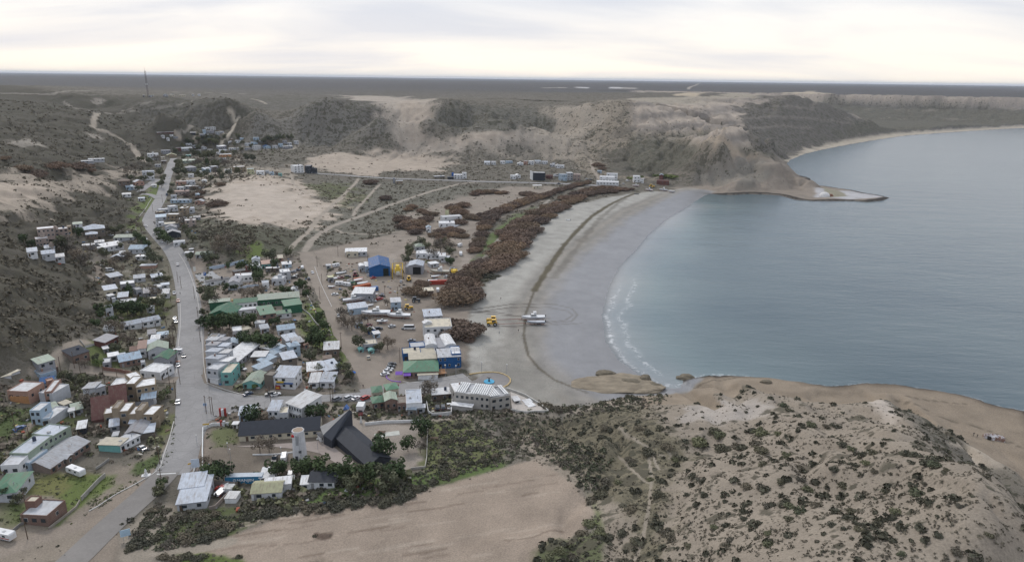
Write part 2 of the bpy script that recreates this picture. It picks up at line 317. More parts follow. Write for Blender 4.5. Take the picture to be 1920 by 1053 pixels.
# town floor
area([(250,470),(300,330),(330,296),(420,305),(560,316),(600,330),(900,345),(1200,352),(1190,365),(1040,400),(960,500),(890,600),(880,700),(960,740),(1030,790),(830,800),(800,890),(640,900),(560,960),(330,960),(200,1330),(-60,1330),(-60,700),(100,670),(170,600),(200,500),(90,480),(100,430),(230,440)], (.145, .130, .105), .48, .015, .02)
area([(360,470),(560,480),(590,600),(660,700),(620,740),(380,730),(350,600)], DIRT, .12)
area([(200,480),(310,440),(335,560),(330,700),(200,700),(190,600)], (.17, .155, .115), .35)
area([(590,470),(780,440),(850,470),(880,560),(880,640),(870,690),(760,715),(680,730),(640,640),(600,540)], DIRT, 0, .008, .008)
area([(380,770),(800,770),(810,880),(560,890),(380,890)], (.18, .152, .122), .06, .006, .006)
area([(640,780),(790,800),(800,860),(760,880),(700,850)], (.30, .26, .22), 0, .004, .006)
# flat scrub behind the beach, with its trails
area([(600,335),(900,350),(1000,352),(1060,350),(940,385),(760,400),(740,440),(560,470),(420,480),(340,460),(400,410),(560,430),(620,380)], (.165, .155, .125), .58, .008, .02)
area([(350,400),(420,420),(560,432),(570,470),(420,490),(350,440)], (.115, .115, .08), .78, .01, .02)
area([(350,335),(430,330),(450,318),(350,300)], (.10, .11, .06), .7)
area([(560,345),(640,345),(700,372),(640,390),(600,372)], (.115, .12, .065), .55, .01, .03)
area([(385,372),(400,350),(430,336),(480,325),(540,330),(560,345),(590,362),(600,376),(650,366),(630,388),(590,432),(560,427),(520,420),(470,418),(420,415),(390,400)], SAND, .20, .014, .05)
area([(400,368),(440,345),(530,345),(570,372),(590,395),(570,418),(470,410),(420,408)], (.45, .385, .32), .04, .02, .05)
area([(330,340),(400,318),(440,310),(560,318),(540,332),(470,325),(400,345)], (.30, .26, .21), .5, .008, .02)
area([(748,430),(760,402),(860,370),(950,350),(1060,350),(1000,385),(930,410),(880,500),(850,540),(800,470)], (.27, .23, .19), .12, .008, .012)
area([(590,470),(700,445),(800,425),(790,455),(740,490),(600,500)], (.27, .23, .19), .08, .006, .01)
# tilled rows
#ROWS
# open ground left of the main road
area([(-30,830),(60,850),(150,900),(260,860),(330,820),(345,860),(210,980),(140,1330),(-30,1330)], (.235, .20, .16), .10, .01, .015)
for q, c, s in [
 ([(-30,758),(60,765),(100,780),(130,800),(60,830),(-30,850)], GRS, .3), ([(100,780),(170,775),(150,790),(105,810),(30,832),(20,815)], (.12, .13, .06), .15),
 ([(40,885),(120,885),(190,895),(160,925),(110,935),(40,925)], (.15, .15, .06), .3), ([(250,870),(300,845),(310,855),(290,890),(250,892)], GRS, .25),
 ([(185,940),(250,900),(262,905),(200,945)], (.12, .14, .05), .2), ([(-10,930),(40,945),(60,960),(40,985),(-10,990)], (.11, .13, .055), .35),
 ([(140,900),(205,890),(215,905),(170,945),(140,950),(110,985),(70,975),(110,940)], (.12, .15, .05), .2), ([(250,390),(280,350),(310,335),(300,380),(262,405),(270,440),(245,440)], (.12, .15, .05), .3),
 ([(210,560),(330,555),(300,610),(210,610)], (.11, .12, .05), .4), ([(170,640),(230,640),(225,690),(160,700)], (.12, .14, .055), .25), ([(300,800),(330,770),(325,800),(300,840)], (.13, .14, .06), .2),
 ([(570,560),(600,580),(640,640),(650,700),(600,660),(560,620)], (.12, .15, .05), .4), ([(385,800),(450,800),(440,830),(400,840)], (.13, .14, .07), .15),
 ([(900,490),(915,440),(960,410),(1000,388),(990,402),(945,430),(925,480)], (.12, .155, .06), 0), ([(868,500),(895,480),(900,498),(880,512)], (.13, .15, .07), 0),
 ([(800,780),(880,790),(950,850),(900,890),(800,910),(790,880)], (.14, .15, .07), .55), ([(440,470),(480,455),(500,470),(470,500)], (.12, .15, .05), .2),
 ([(240,1050),(260,980),(330,960),(470,945),(700,900),(860,890),(860,905),(700,935),(560,955),(470,985),(400,1020),(330,1035)], (.095, .11, .05), .42),
 ([(640,905),(860,880),(960,862),(940,880),(700,930),(560,952),(560,940)], (.10, .135, .05), .2), ([(1060,880),(1130,900),(1180,930),(1210,960),(1180,1000),(1110,985),(1110,940)], (.12, .14, .06), .3)]: area(q, c, s, .008, .015)
# field of bare tilled earth
FIELD = [(240,1330),(330,1045),(400,1022),(480,985),(560,960),(700,938),(850,905),(960,872),(1012,858),(1060,890),(1100,935),(1118,962),(1100,985),(1050,1015),(980,1330)]
area(FIELD, (.31, .252, .20), .015, .006, .008)
_r = random.Random(4)
for _i in range(70):
    _x = _r.uniform(330, 1040); _y = 880 + (1010 - _x) * .16 + _r.uniform(0, 150); _l = _r.uniform(25, 110)
    if _y < 1045: stroke([(_x - _l / 2, _y + _l * .075), (_x, _y + _r.uniform(-2, 2)), (_x + _l / 2, _y - _l * .08)], 1.0, _r.choice([(.20, .155, .12), (.37, .31, .25)]), 0, .7, .7, _r.uniform(.5, .9))
area([(560,1080),(600,1040),(640,1080)], (.1, .08, .06), .3); area([(590,1000),(620,1000),(618,1010),(592,1010)], (.12, .09, .07), .2, .003, .008)
area([(300,1330),(330,1042),(400,1036),(450,1048),(470,1062)], (.11, .14, .045), .5, .006, .01)
area([(940,1330),(1000,1035),(1060,1010),(1150,1000),(1200,1010),(1200,1330)], (.12, .13, .07), .6, .01, .01)
# the hill at the right front
area([(1000,860),(960,800),(1030,780),(1250,745),(1330,738),(1500,742),(1640,752),(1760,845),(1925,940),(1960,1330),(1150,1330),(1130,985),(1115,940)], (.272, .232, .186), .40, .01, .01)
area([(960,800),(1030,785),(1200,750),(1240,800),(1300,860),(1250,900),(1240,1330),(1120,1330),(1200,980),(1100,900)], (.17, .15, .105), .62, .02, .03)
area([(1280,765),(1360,745),(1440,752),(1440,780),(1360,790),(1280,790)], (.37, .33, .29), .25, .01, .02)
area([(1620,745),(1665,755),(1690,800),(1660,790),(1640,770)], (.40, .35, .30), .12, .008, .008)
area([(1780,832),(1850,815),(1880,850),(1890,880),(1830,870)], (.40, .34, .27), .06, .01, .01)
area([(1400,722),(1600,732),(1640,745),(1560,745),(1380,745),(1300,740)], (.17, .145, .11), .68, .008, .012)
area([(1285,712),(1330,702),(1440,708),(1400,722),(1300,735),(1240,740)], (.31, .26, .20), .02, .004, .006)
area([(1040,755),(1180,738),(1290,735),(1240,745),(1150,762),(1060,770)], (.32, .27, .215), .18, .006, .01)
shf = (GA > math.radians(12)) & (GR < 420) & (GR > 150) & (CD > 0) & (Z < 1.0) & (CD < 95)
m = shf * 1.0; CV = CV * (1 - m[..., None]) + cv((.26, .212, .16)) * m[..., None]; SB = SB * (1 - m)
m = shf * sst(7, 2, CD + 3 * med) * 0.8; CV = CV * (1 - m[..., None]) + cv((.13, .105, .08)) * m[..., None]
# beach
bch = sst(.16, .1, CSL) * (CSL < .1) * (GR > 380) * (GR < 1000)
V = BV
ins = inpoly(GA, GL, V); d = dseg(GA, GL, V, True); m = sst(-.006, .006, np.where(ins, d, -d) + .006 * fbm(GA * 90, GL * 90, 3, 5))
CV = CV * (1 - m[..., None]) + cv((.36, .345, .31)) * m[..., None]; SB = SB * (1 - m)
BM = m
stri = 0.5 + 0.5 * np.sin(CD * 0.55 + 3 * med)                    # ripple lines left by the tide
mm = m * sst(62, 52, CD + 3 * med) ; CV = CV * (1 - mm[..., None]) + (cv((.285, .262, .228)) * stri[..., None] + cv((.245, .23, .205)) * (1 - stri[..., None])) * mm[..., None]
WET = m * sst(46, 26, CD + 5 * fbm(GX / 12, GY / 30, 3, 77)); CV = CV * (1 - WET[..., None]) + cv((.21, .205, .205)) * WET[..., None]
area([(900,700),(940,640),(985,620),(990,680),(1040,720),(1080,770),(980,750)], (.27, .255, .225), 0, .02, .03)
stroke([(1192,362),(1150,380),(1110,405),(1075,440),(1050,470),(1030,500),(1012,528),(1002,545)], 4.5, (.11, .095, .065), 0, .5, .5)
stroke([(1170,372),(1120,415),(1085,460),(1055,500),(1040,520)], 5, (.16, .145, .12), 0, .6, .8, .6)
stroke([(1002,545),(985,590),(982,630),(990,665),(1010,690),(1040,712),(1080,728),(1100,735)], 1.6, (.12, .105, .08), 0, .5, .6, .9)
for q in [[(880,580),(960,570),(1040,570),(1072,578),(1083,590),(1072,602),(1030,605)], [(880,586),(960,576),(1030,576),(1065,583),(1074,591),(1060,600),(1010,604)], [(800,575),(860,582),(940,590),(1030,597)], [(860,580),(930,585),(980,594)],
          [(880,612),(960,612),(1000,610),(1090,606)]]: stroke(q, 1.5, (.13, .115, .10), 0, .6, .2, .85)
for q in [[(640,560),(700,545),(760,560),(800,590),(860,580)], [(700,500),(760,520),(770,560),(740,590)], [(780,540),(830,560),(850,580)]]: stroke(q, 1.5, (.19, .16, .13), 0, .5, .2, .6)
# dirt streets and trails
TR = (.33, .285, .235)
for q, w_, c, sb in [
 ([(432,210),(445,225),(438,240),(425,258),(415,268)], 9, (.40, .35, .28), 0), ([(185,213),(176,225),(172,238),(200,246),(230,262),(250,275),(258,292),(272,303)], 8, (.33, .285, .23), 0),
 ([(120,192),(150,205),(185,212),(260,208),(320,198),(360,190)], 5, (.24, .215, .18), .3), ([(230,208),(260,200),(285,190)], 5, (.24, .215, .18), .35), ([(0,175),(100,176),(300,171),(460,176)], 7, (.25, .225, .19), .3),
 ([(330,248),(333,258),(340,262)], 5, (.36, .30, .24), 0), ([(330,252),(350,246),(385,243)], 4, (.26, .23, .19), .1), ([(365,262),(372,250),(378,256)], 7, (.34, .29, .23), .1), ([(395,240),(412,246),(425,252)], 4, (.30, .26, .21), .1),
 ([(445,280),(480,281),(550,280),(558,272),(560,266)], 5, (.31, .275, .225), 0), ([(345,290),(370,283),(385,275)], 5, (.28, .25, .21), .1), ([(445,300),(455,290)], 8, (.34, .29, .23), .1),
 ([(470,185),(490,190),(500,195)], 6, (.38, .33, .27), 0), ([(1290,168),(1305,160),(1315,155)], 20, (.34, .30, .25), .1), ([(1020,165),(1100,164),(1200,166)], 40, (.36, .33, .29), .1), ([(1080,164.3),(1180,164.6)], 45, (.60, .58, .56), 0),
 ([(672,335),(665,345),(640,370),(620,388),(600,405),(580,432),(560,450),(545,465)], 4, TR, 0), ([(712,345),(700,358),(685,375),(668,392),(662,405)], 3.5, TR, .05),
 ([(905,340),(860,345),(810,358),(750,378),(690,400),(620,425),(590,445),(572,470)], 6, (.31, .27, .225), 0), ([(630,430),(640,436),(700,440),(760,432)], 3, TR, .1),
 ([(960,368),(880,380),(820,395),(760,410),(745,425)], 3, (.28, .25, .2), .2), ([(560,310),(545,320),(550,345),(570,360),(600,362)], 3, TR, .1),
 ([(870,500),(890,440),(900,420),(960,385),(1040,355),(1090,352)], 6, (.29, .25, .21), 0), ([(780,455),(755,470),(735,480),(740,500)], 7, (.29, .25, .21), 0),
 ([(905,490),(935,450),(960,425),(1000,400),(1030,375)], 4, (.31, .28, .24), 0), ([(1108,300),(1112,318),(1120,330),(1130,345)], 4, TR, 0),
 ([(250,470),(225,470),(200,480),(160,495)], 5, (.24, .21, .17), 0), ([(175,510),(230,508),(300,507)], 4, (.22, .20, .165), 0), ([(160,640),(110,668),(80,690),(70,700)], 6, (.28, .24, .195), 0),
 ([(165,515),(190,528),(185,500)], 5, (.25, .21, .17), 0), ([(30,850),(20,830),(35,815),(60,795)], 3, (.25, .21, .17), 0), ([(50,870),(20,860),(-20,850)], 20, (.24, .205, .165), 0),
 ([(640,745),(560,760),(520,760)], 3, DIRT, 0), ([(600,760),(700,782),(830,785),(900,775),(1000,772),(1100,765)], 6, (.27, .235, .19), .05),
 ([(380,745),(372,800),(365,900)], 9, (.24, .20, .165), .05), ([(300,960),(260,1000),(230,1330)], 9, (.27, .235, .19), .05),
 ([(240,1040),(300,1030),(370,1028),(430,1015)], 5, (.30, .26, .21), 0), ([(1160,800),(1200,830),(1225,850),(1235,880)], 1.0, (.27, .235, .19), .15), ([(1217,850),(1222,900),(1215,960),(1205,1010),(1190,1050)], 1.0, (.26, .225, .18), .15),
 ([(1000,820),(1030,826),(1060,842)], 1.2, (.27, .235, .19), .1), ([(1160,855),(1190,885),(1216,905)], .9, (.26, .225, .18), .1), ([(1230,850),(1260,860),(1250,838)], .8, (.26, .225, .18), .1),
 ([(0,1035),(60,1012),(150,985),(215,930),(300,880)], 7, (.26, .22, .18), 0), ([(140,1330),(200,960),(260,915)], 10, (.245, .205, .165), 0),
 ]: stroke(q, w_, c, sb)
# bedding steps and cracks in the shore platform
for q in [[(1700,742),(1760,752),(1810,757)], [(1740,775),(1790,790),(1850,805),(1925,845)], [(1680,750),(1740,770)], [(1300,728),(1340,712),(1380,708)]]: stroke(q, 1.0, (.12, .10, .075), 0, .6, .4, .8)
rk = sst(.4, .7, CSL) * (CD > 0) * sst(9, 5, CD + 5 * med) * sst(500, 700, GR) + sst(.4, .7, CSL) * (CD > 0) * sst(3.2, 1.6, CD + 1.5 * med) * sst(700, 500, GR)
CV = CV * (1 - rk[..., None]) + cv((.055, .048, .042)) * rk[..., None]; SB = SB * (1 - rk)
CV *= (1 + 0.07 * med + 0.06 * big)[..., None]

def newmat(name):
    m = bpy.data.materials.new(name); m.use_nodes = True; t = m.node_tree; t.nodes.clear()
    o = N(t, 'ShaderNodeOutputMaterial'); b = N(t, 'ShaderNodeBsdfPrincipled'); L(t, b.outputs[0], o.inputs['Surface'])
    b.inputs['Roughness'].default_value = 0.85; b.inputs['Specular IOR Level'].default_value = 0.2
    return m, t, b, o
def attr(t, name):
    a = N(t, 'ShaderNodeAttribute'); a.attribute_name = name; return a
def noise(t, vec, scale, detail=3.0, rough=0.55, dist=0.0):
    n = N(t, 'ShaderNodeTexNoise', Scale=scale, Detail=detail, Roughness=rough, Distortion=dist); L(t, vec, n.inputs['Vector']); return n.outputs[0]
def objco(t): return N(t, 'ShaderNodeTexCoord').outputs['Object']
gm, t, b, o = newmat('land')
co = objco(t); ac = attr(t, 'cover'); asb = attr(t, 'scrub'); aw = attr(t, 'wet')
nf = noise(t, co, 0.42, 4, 0.6); nm = noise(t, co, 0.10, 3, 0.55); nv = noise(t, co, 2.2, 3, 0.6); nb = noise(t, co, 0.018, 3, 0.5)
def dots(scale, rmin, seed):
    vo = N(t, 'ShaderNodeTexVoronoi', Scale=scale, Randomness=1.0); mpd = N(t, 'ShaderNodeMapping'); mpd.inputs['Location'].default_value = (seed, seed * 2, 0); mpd.inputs['Scale'].default_value = (1, 1, .5)
    wv = N(t, 'ShaderNodeVectorMath'); wv.operation = 'ADD'; nn = N(t, 'ShaderNodeTexNoise', Scale=scale * 3, Detail=2.0); L(t, co, nn.inputs['Vector']); sc_ = N(t, 'ShaderNodeVectorMath'); sc_.operation = 'SCALE'; L(t, nn.outputs['Color'], sc_.inputs[0]); sc_.inputs['Scale'].default_value = .55 / scale
    L(t, co, wv.inputs[0]); L(t, sc_.outputs[0], wv.inputs[1]); L(t, wv.outputs[0], mpd.inputs[0]); L(t, mpd.outputs[0], vo.inputs['Vector'])
    sp = N(t, 'ShaderNodeSeparateColor'); L(t, vo.outputs['Color'], sp.inputs[0])
    patch = MA(t, 'MULTIPLY', MA(t, 'SUBTRACT', nm, .5), 1.6)
    rr = MA(t, 'MULTIPLY', MA(t, 'ADD', MA(t, 'SUBTRACT', asb.outputs['Fac'], MA(t, 'MULTIPLY', sp.outputs[0], .62)), MA(t, 'ADD', patch, .05)), .85)
    d_ = MA(t, 'MULTIPLY', MA(t, 'SUBTRACT', rr, vo.outputs['Distance']), 7.0); c_ = N(t, 'ShaderNodeClamp'); L(t, d_, c_.inputs[0]); return c_.outputs[0]
k = MA(t, 'MAXIMUM', MA(t, 'MAXIMUM', dots(.33, .3, 3.0), MA(t, 'MULTIPLY', dots(.85, .3, 5.0), .75)), MA(t, 'MULTIPLY', dots(.13, .3, 9.0), .9))
k = MA(t, 'MULTIPLY', k, MA(t, 'MINIMUM', MA(t, 'MULTIPLY', asb.outputs['Fac'], 6.0), 1.0))
dk = MIX(t, RAMP(t, nb, [(.35, 0.), (.65, 1.)]), (.050, .052, .036), (.075, .066, .052))
dk = MIX(t, nv, dk, (.10, .09, .065))
base = MIX(t, MA(t, 'MULTIPLY', MA(t, 'SUBTRACT', nv, 0.5), 0.9), ac.outputs['Color'], (1, 1, 1), 'MIX')
gr = RAMP(t, nv, [(.25, .72), (.75, 1.22)]); base = MIX(t, 1.0, ac.outputs['Color'], gr, 'MULTIPLY')
base = MIX(t, 1.0, base, RAMP(t, nm, [(.3, .86), (.7, 1.12)]), 'MULTIPLY')
fin = MIX(t, MA(t, 'MULTIPLY', k, 0.92), base, dk); L(t, fin, b.inputs['Base Color'])
L(t, MA(t, 'SUBTRACT', 0.95, MA(t, 'MULTIPLY', aw.outputs['Fac'], 0.6)), b.inputs['Roughness'])
L(t, MA(t, 'ADD', 0.12, MA(t, 'MULTIPLY', aw.outputs['Fac'], 0.45)), b.inputs['Specular IOR Level'])
bp = N(t, 'ShaderNodeBump', Strength=0.5, Distance=0.8); L(t, MA(t, 'ADD', MA(t, 'MULTIPLY', k, MA(t, 'SUBTRACT', 1.0, aw.outputs['Fac'])), MA(t, 'MULTIPLY', nv, 0.12)), bp.inputs['Height']); L(t, bp.outputs[0], b.inputs['Normal'])

def grid_obj(name, X, Y, ZZ, mask=None):
    nr, nc = X.shape; idx = np.arange(nr * nc).reshape(nr, nc)
    q = np.stack([idx[:-1, :-1], idx[:-1, 1:], idx[1:, 1:], idx[1:, :-1]], -1).reshape(-1, 4)
    if mask is not None: q = q[mask.reshape(-1)]
    used = np.unique(q); re = np.full(nr * nc, -1); re[used] = np.arange(len(used)); q = re[q]
    co = np.stack([X.ravel()[used], Y.ravel()[used], ZZ.ravel()[used]], 1).astype(np.float32)
    return raw(name, co, q, 4), used
def raw(name, co, faces, k, mats=None, mi=None, smooth=False):
    me = bpy.data.meshes.new(name); faces = np.asarray(faces, np.int32); nf_ = len(faces)
    me.vertices.add(len(co)); me.vertices.foreach_set('co', np.asarray(co, np.float32).ravel())
    me.loops.add(nf_ * k); me.loops.foreach_set('vertex_index', faces.ravel())
    me.polygons.add(nf_); me.polygons.foreach_set('loop_start', np.arange(0, nf_ * k, k, dtype=np.int32))
    if mi is not None: me.polygons.foreach_set('material_index', np.asarray(mi, np.int32))
    for m in mats or []: me.materials.append(m)
    me.update(calc_edges=True)
    if smooth: me.polygons.foreach_set('use_smooth', np.ones(nf_, bool))
    return me
def fattr(me, name, v):
    a = me.attributes.new(name, 'FLOAT', 'POINT'); a.data.foreach_set('value', np.asarray(v, np.float32).ravel())
def cattr(me, name, v):
    a = me.color_attributes.new(name, 'FLOAT_COLOR', 'POINT'); c = np.ones((len(v), 4), np.float32); c[:, :3] = v; a.data.foreach_set('color', c.ravel())
def link(name, me, parent=None, **props):
    o = bpy.data.objects.new(name, me); COL.objects.link(o)
    if parent is not None: o.parent = parent
    for k_, v in props.items(): o[k_] = v
    return o
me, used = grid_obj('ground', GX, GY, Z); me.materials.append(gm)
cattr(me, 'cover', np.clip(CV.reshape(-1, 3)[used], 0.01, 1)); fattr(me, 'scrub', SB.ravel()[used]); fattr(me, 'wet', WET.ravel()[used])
me.polygons.foreach_set('use_smooth', np.ones(len(me.polygons), bool))
link('ground', me, kind='structure')

# water
wm, t, b, o = newmat('sea_water'); co = objco(t)
b.inputs['Base Color'].default_value = (.030, .075, .088, 1); b.inputs['Specular IOR Level'].default_value = .5; b.inputs['IOR'].default_value = 1.33
mpn = N(t, 'ShaderNodeMapping'); mpn.inputs['Rotation'].default_value = (0, 0, .45); mpn.inputs['Scale'].default_value = (.55, 1.6, 1); L(t, co, mpn.inputs[0])
w1 = noise(t, mpn.outputs[0], .16, 4, .6, .4); w2 = noise(t, mpn.outputs[0], .9, 3, .6); w3 = MA(t, 'ADD', MA(t, 'MULTIPLY', noise(t, co, .012, 3, .5), .5), MA(t, 'MULTIPLY', noise(t, mpn.outputs[0], .0035, 4, .6, .5), .5))
hgt = MA(t, 'ADD', MA(t, 'ADD', MA(t, 'MULTIPLY', w1, 1.0), MA(t, 'MULTIPLY', noise(t, mpn.outputs[0], .035, 3, .5, .3), 2.2)), MA(t, 'MULTIPLY', w2, .18))
bp = N(t, 'ShaderNodeBump', Strength=.24, Distance=1.2); L(t, hgt, bp.inputs['Height']); L(t, bp.outputs[0], b.inputs['Normal'])
wc = MIX(t, w3, (.050, .100, .104), (.080, .128, .132)); ash = attr(t, 'shore')
foam = attr(t, 'foam'); fo = MA(t, 'MULTIPLY', foam.outputs['Fac'], RAMP(t, noise(t, co, .22, 6, .7, 1.2), [(.46, 0.), (.62, .8)]))
shl = RAMP(t, ash.outputs['Fac'], [(0., (.30, .305, .30)), (.12, (.25, .27, .27)), (.45, (.15, .20, .205)), (.85, (.080, .116, .128)), (1., (.074, .108, .122))]); wv_ = MIX(t, RAMP(t, w3, [(.38, 0.), (.62, 1.)]), (.82, .86, .90), (1.22, 1.16, 1.12)); shl = MIX(t, 1.0, shl, wv_, 'MULTIPLY')
L(t, MIX(t, fo, shl, (.85, .85, .85)), b.inputs['Base Color']); L(t, MA(t, 'ADD', .20, MA(t, 'MULTIPLY', fo, .6)), b.inputs['Roughness'])
tr = N(t, 'ShaderNodeBsdfTransparent'); tr.inputs[0].default_value = (.9, .95, .96, 1); mx = N(t, 'ShaderNodeMixShader')
al = MA(t, 'MAXIMUM', RAMP(t, ash.outputs['Fac'], [(0., .55), (.05, .9), (.10, 1.0)]), fo)
L(t, al, mx.inputs[0]); L(t, tr.outputs[0], mx.inputs[1]); L(t, b.outputs[0], mx.inputs[2]); L(t, mx.outputs[0], o.inputs['Surface'])
wd = CD < 1.5
mk = wd[:-1, :-1] | wd[1:, :-1] | wd[:-1, 1:] | wd[1:, 1:]
me, used = grid_obj('sea', GX, GY, np.full(GX.shape, SEA), mk); me.materials.append(wm)
dd = -CD; flatshore = sst(.1, .05, CSL)
_bi = [i for i in range(len(CS)) if CS[i] < .06]; _bd = dseg(GX, GY, C2[_bi]); fattr(me, 'shore', (1 - np.exp(-_bd / 55)).ravel()[used])
bandf = .75 * np.exp(-((dd - 5 - 6 * med) / 1.2) ** 2) * (CSL < .1) * sst(480, 430, GR) + .15 * np.exp(-((dd - 4 - 3 * med) / 3.2) ** 2) * (CSL < .1) * sst(480, 430, GR) + .55 * np.exp(-((dd - 14 - 7 * med) / 1.6) ** 2) * (CSL < .1) * sst(520, 440, GR) + .55 * np.exp(-(dd / 1.8) ** 2) * (CSL >= .1) * sst(500, 300, GR)
fattr(me, 'foam', bandf.ravel()[used])
me.polygons.foreach_set('use_smooth', np.ones(len(me.polygons), bool))
link('sea', me, kind='structure')

# ------------------------------------------------------------------ materials and mesh helpers
_M = {}
def M(rgb, kind='paint', rough=.8):
    key = (tuple(round(c, 3) for c in rgb), kind)
    if key in _M: return _M[key]
    m, t, b, o = newmat(kind); co = objco(t); b.inputs['Roughness'].default_value = rough
    n = noise(t, co, .7, 4, .6); v = RAMP(t, n, [(.25, .80), (.75, 1.08)]); base = MIX(t, 1.0, rgb, v, 'MULTIPLY')
    if kind in ('paint', 'plaster'):
        st = noise(t, co, 2.5, 5, .7); base = MIX(t, RAMP(t, st, [(.56, 0.), (.80, .35)]), base, (.16, .14, .12))
    if kind == 'sheet':
        w_ = N(t, 'ShaderNodeTexWave', Scale=1.1, Distortion=0.0); w_.wave_type = 'BANDS'; w_.bands_direction = 'X'; L(t, co, w_.inputs[0])
        base = MIX(t, 1.0, base, RAMP(t, w_.outputs[1], [(0, .82), (.35, 1.0), (1, 1.04)]), 'MULTIPLY')
        mp_ = N(t, 'ShaderNodeMapping'); mp_.inputs['Scale'].default_value = (1.6, .25, 1); L(t, co, mp_.inputs[0])
        rs = noise(t, mp_.outputs[0], .9, 4, .65); base = MIX(t, RAMP(t, rs, [(.48, 0.), (.70, .62)]), base, (.20, .155, .12))
        bp = N(t, 'ShaderNodeBump', Strength=.5, Distance=.05); L(t, w_.outputs[1], bp.inputs['Height']); L(t, bp.outputs[0], b.inputs['Normal'])
        b.inputs['Roughness'].default_value = .55
    if kind == 'brick':
        br = N(t, 'ShaderNodeTexBrick', Scale=3.0); br.inputs['Color1'].default_value = (*rgb, 1); br.inputs['Color2'].default_value = (*[c * .7 for c in rgb], 1); br.inputs['Mortar'].default_value = (.3, .27, .24, 1)
        mp_ = N(t, 'ShaderNodeMapping'); mp_.inputs['Rotation'].default_value = (math.pi / 2, 0, 0); L(t, co, mp_.inputs[0]); L(t, mp_.outputs[0], br.inputs['Vector']); base = MIX(t, 1.0, br.outputs[0], v, 'MULTIPLY')
    if kind == 'flat_roof':
        st = noise(t, co, .45, 5, .7); base = MIX(t, RAMP(t, st, [(.48, 0.), (.68, .55)]), base, (.27, .25, .23))
    if kind == 'car':
        base = MIX(t, 1.0, rgb, (1, 1, 1), 'MULTIPLY'); b.inputs['Roughness'].default_value = .28; b.inputs['Specular IOR Level'].default_value = .6; b.inputs['Coat Weight'].default_value = .4
    if kind == 'glass': b.inputs['Roughness'].default_value = .12; b.inputs['Specular IOR Level'].default_value = .7
    if kind == 'leaf':
        a = attr(t, 'tint'); base = MIX(t, a.outputs['Fac'], tuple(c * .68 for c in rgb), tuple(min(1, c * 1.35) for c in rgb))
        inf = N(t, 'ShaderNodeObjectInfo'); base = MIX(t, 1.0, base, RAMP(t, inf.outputs['Random'], [(0, (.75, .78, .8)), (1, (1.2, 1.15, 1.05))]), 'MULTIPLY')
    L(t, base, b.inputs['Base Color']); _M[key] = m; return m
GLASS = M((.035, .045, .055), 'glass'); DARKM = M((.03, .03, .032), 'rubber'); WOOD = M((.12, .085, .06), 'wood'); CONC = M((.42, .41, .39), 'concrete'); WHITE = M((.74, .74, .73), 'paint')
STEEL = M((.35, .36, .38), 'steel', .5)
class MB:
    def __init__(s): s.v = []; s.f = []; s.m = []; s.mats = []
    def mi(s, m):
        if m not in s.mats: s.mats.append(m)
        return s.mats.index(m)
    def add(s, vs, fs, m):
        b = len(s.v); s.v += [tuple(p) for p in vs]; k = s.mi(m)
        for f in fs: s.f.append([b + i for i in f]); s.m.append(k)
        return s
    def box(s, x0, y0, z0, x1, y1, z1, m):
        return s.add([(x0, y0, z0), (x1, y0, z0), (x1, y1, z0), (x0, y1, z0), (x0, y0, z1), (x1, y0, z1), (x1, y1, z1), (x0, y1, z1)],
                     [(0, 3, 2, 1), (4, 5, 6, 7), (0, 1, 5, 4), (1, 2, 6, 5), (2, 3, 7, 6), (3, 0, 4, 7)], m)
    def prism(s, prof, axis, a, b_, m):
        """prof: list of (u, z) points; extruded along x or y from a to b_"""
        n = len(prof)
        P0 = [((a, u, z) if axis == 'x' else (u, a, z)) for u, z in prof]; P1 = [((b_, u, z) if axis == 'x' else (u, b_, z)) for u, z in prof]
        return s.add(P0 + P1, [tuple(range(n))[::-1], tuple(range(n, 2 * n))] + [(i, (i + 1) % n, n + (i + 1) % n, n + i) for i in range(n)], m)
    def tube(s, p, q, r, m, n=6, r2=None):
        p = Vector(p); q = Vector(q); d = (q - p).normalized(); r2 = r if r2 is None else r2
        u = d.orthogonal().normalized(); w = d.cross(u)
        A = [p + (u * math.cos(t) + w * math.sin(t)) * r for t in [2 * math.pi * i / n for i in range(n)]]
        B = [q + (u * math.cos(t) + w * math.sin(t)) * r2 for t in [2 * math.pi * i / n for i in range(n)]]
        return s.add(A + B, [tuple(range(n))[::-1], tuple(range(n, 2 * n))] + [(i, (i + 1) % n, n + (i + 1) % n, n + i) for i in range(n)], m)
    def loft(s, rings, m, cap=True):
        n = len(rings[0]); vs = [p for r in rings for p in r]; fs = []
        for k in range(len(rings) - 1):
            for i in range(n): fs.append((k * n + i, k * n + (i + 1) % n, (k + 1) * n + (i + 1) % n, (k + 1) * n + i))
        if cap: fs += [tuple(range(n))[::-1], tuple(range((len(rings) - 1) * n, len(rings) * n))]
        return s.add(vs, fs, m)
    def mesh(s, name):
        me = bpy.data.meshes.new(name); me.from_pydata(s.v, [], s.f)
        for m in s.mats: me.materials.append(m)
        me.polygons.foreach_set('material_index', s.m); me.update()
        bm_ = bmesh.new(); bm_.from_mesh(me); bmesh.ops.recalc_face_normals(bm_, faces=bm_.faces); bm_.to_mesh(me); bm_.free()
        return me
    def build(s, name, parent=None, loc=None, rz=0.0):
        o = link(name, s.mesh(name), parent)
        if loc is not None: o.location = loc
        if rz: o.rotation_euler = (0, 0, rz)
        return o
LABELS = {}
def root(name, label, cat, loc, rz=0.0, group=None, mesh=None):
    o = bpy.data.objects.new(name, mesh); COL.objects.link(o); o.location = loc; o.rotation_euler = (0, 0, rz)
    o['label'] = label; o['category'] = cat
    if group: o['group'] = group
    LABELS.setdefault(label, []).append(o); return o
def tagm(o, label, cat, group=None):
    o['label'] = label; o['category'] = cat
    if group: o['group'] = group
    LABELS.setdefault(label, []).append(o); return o
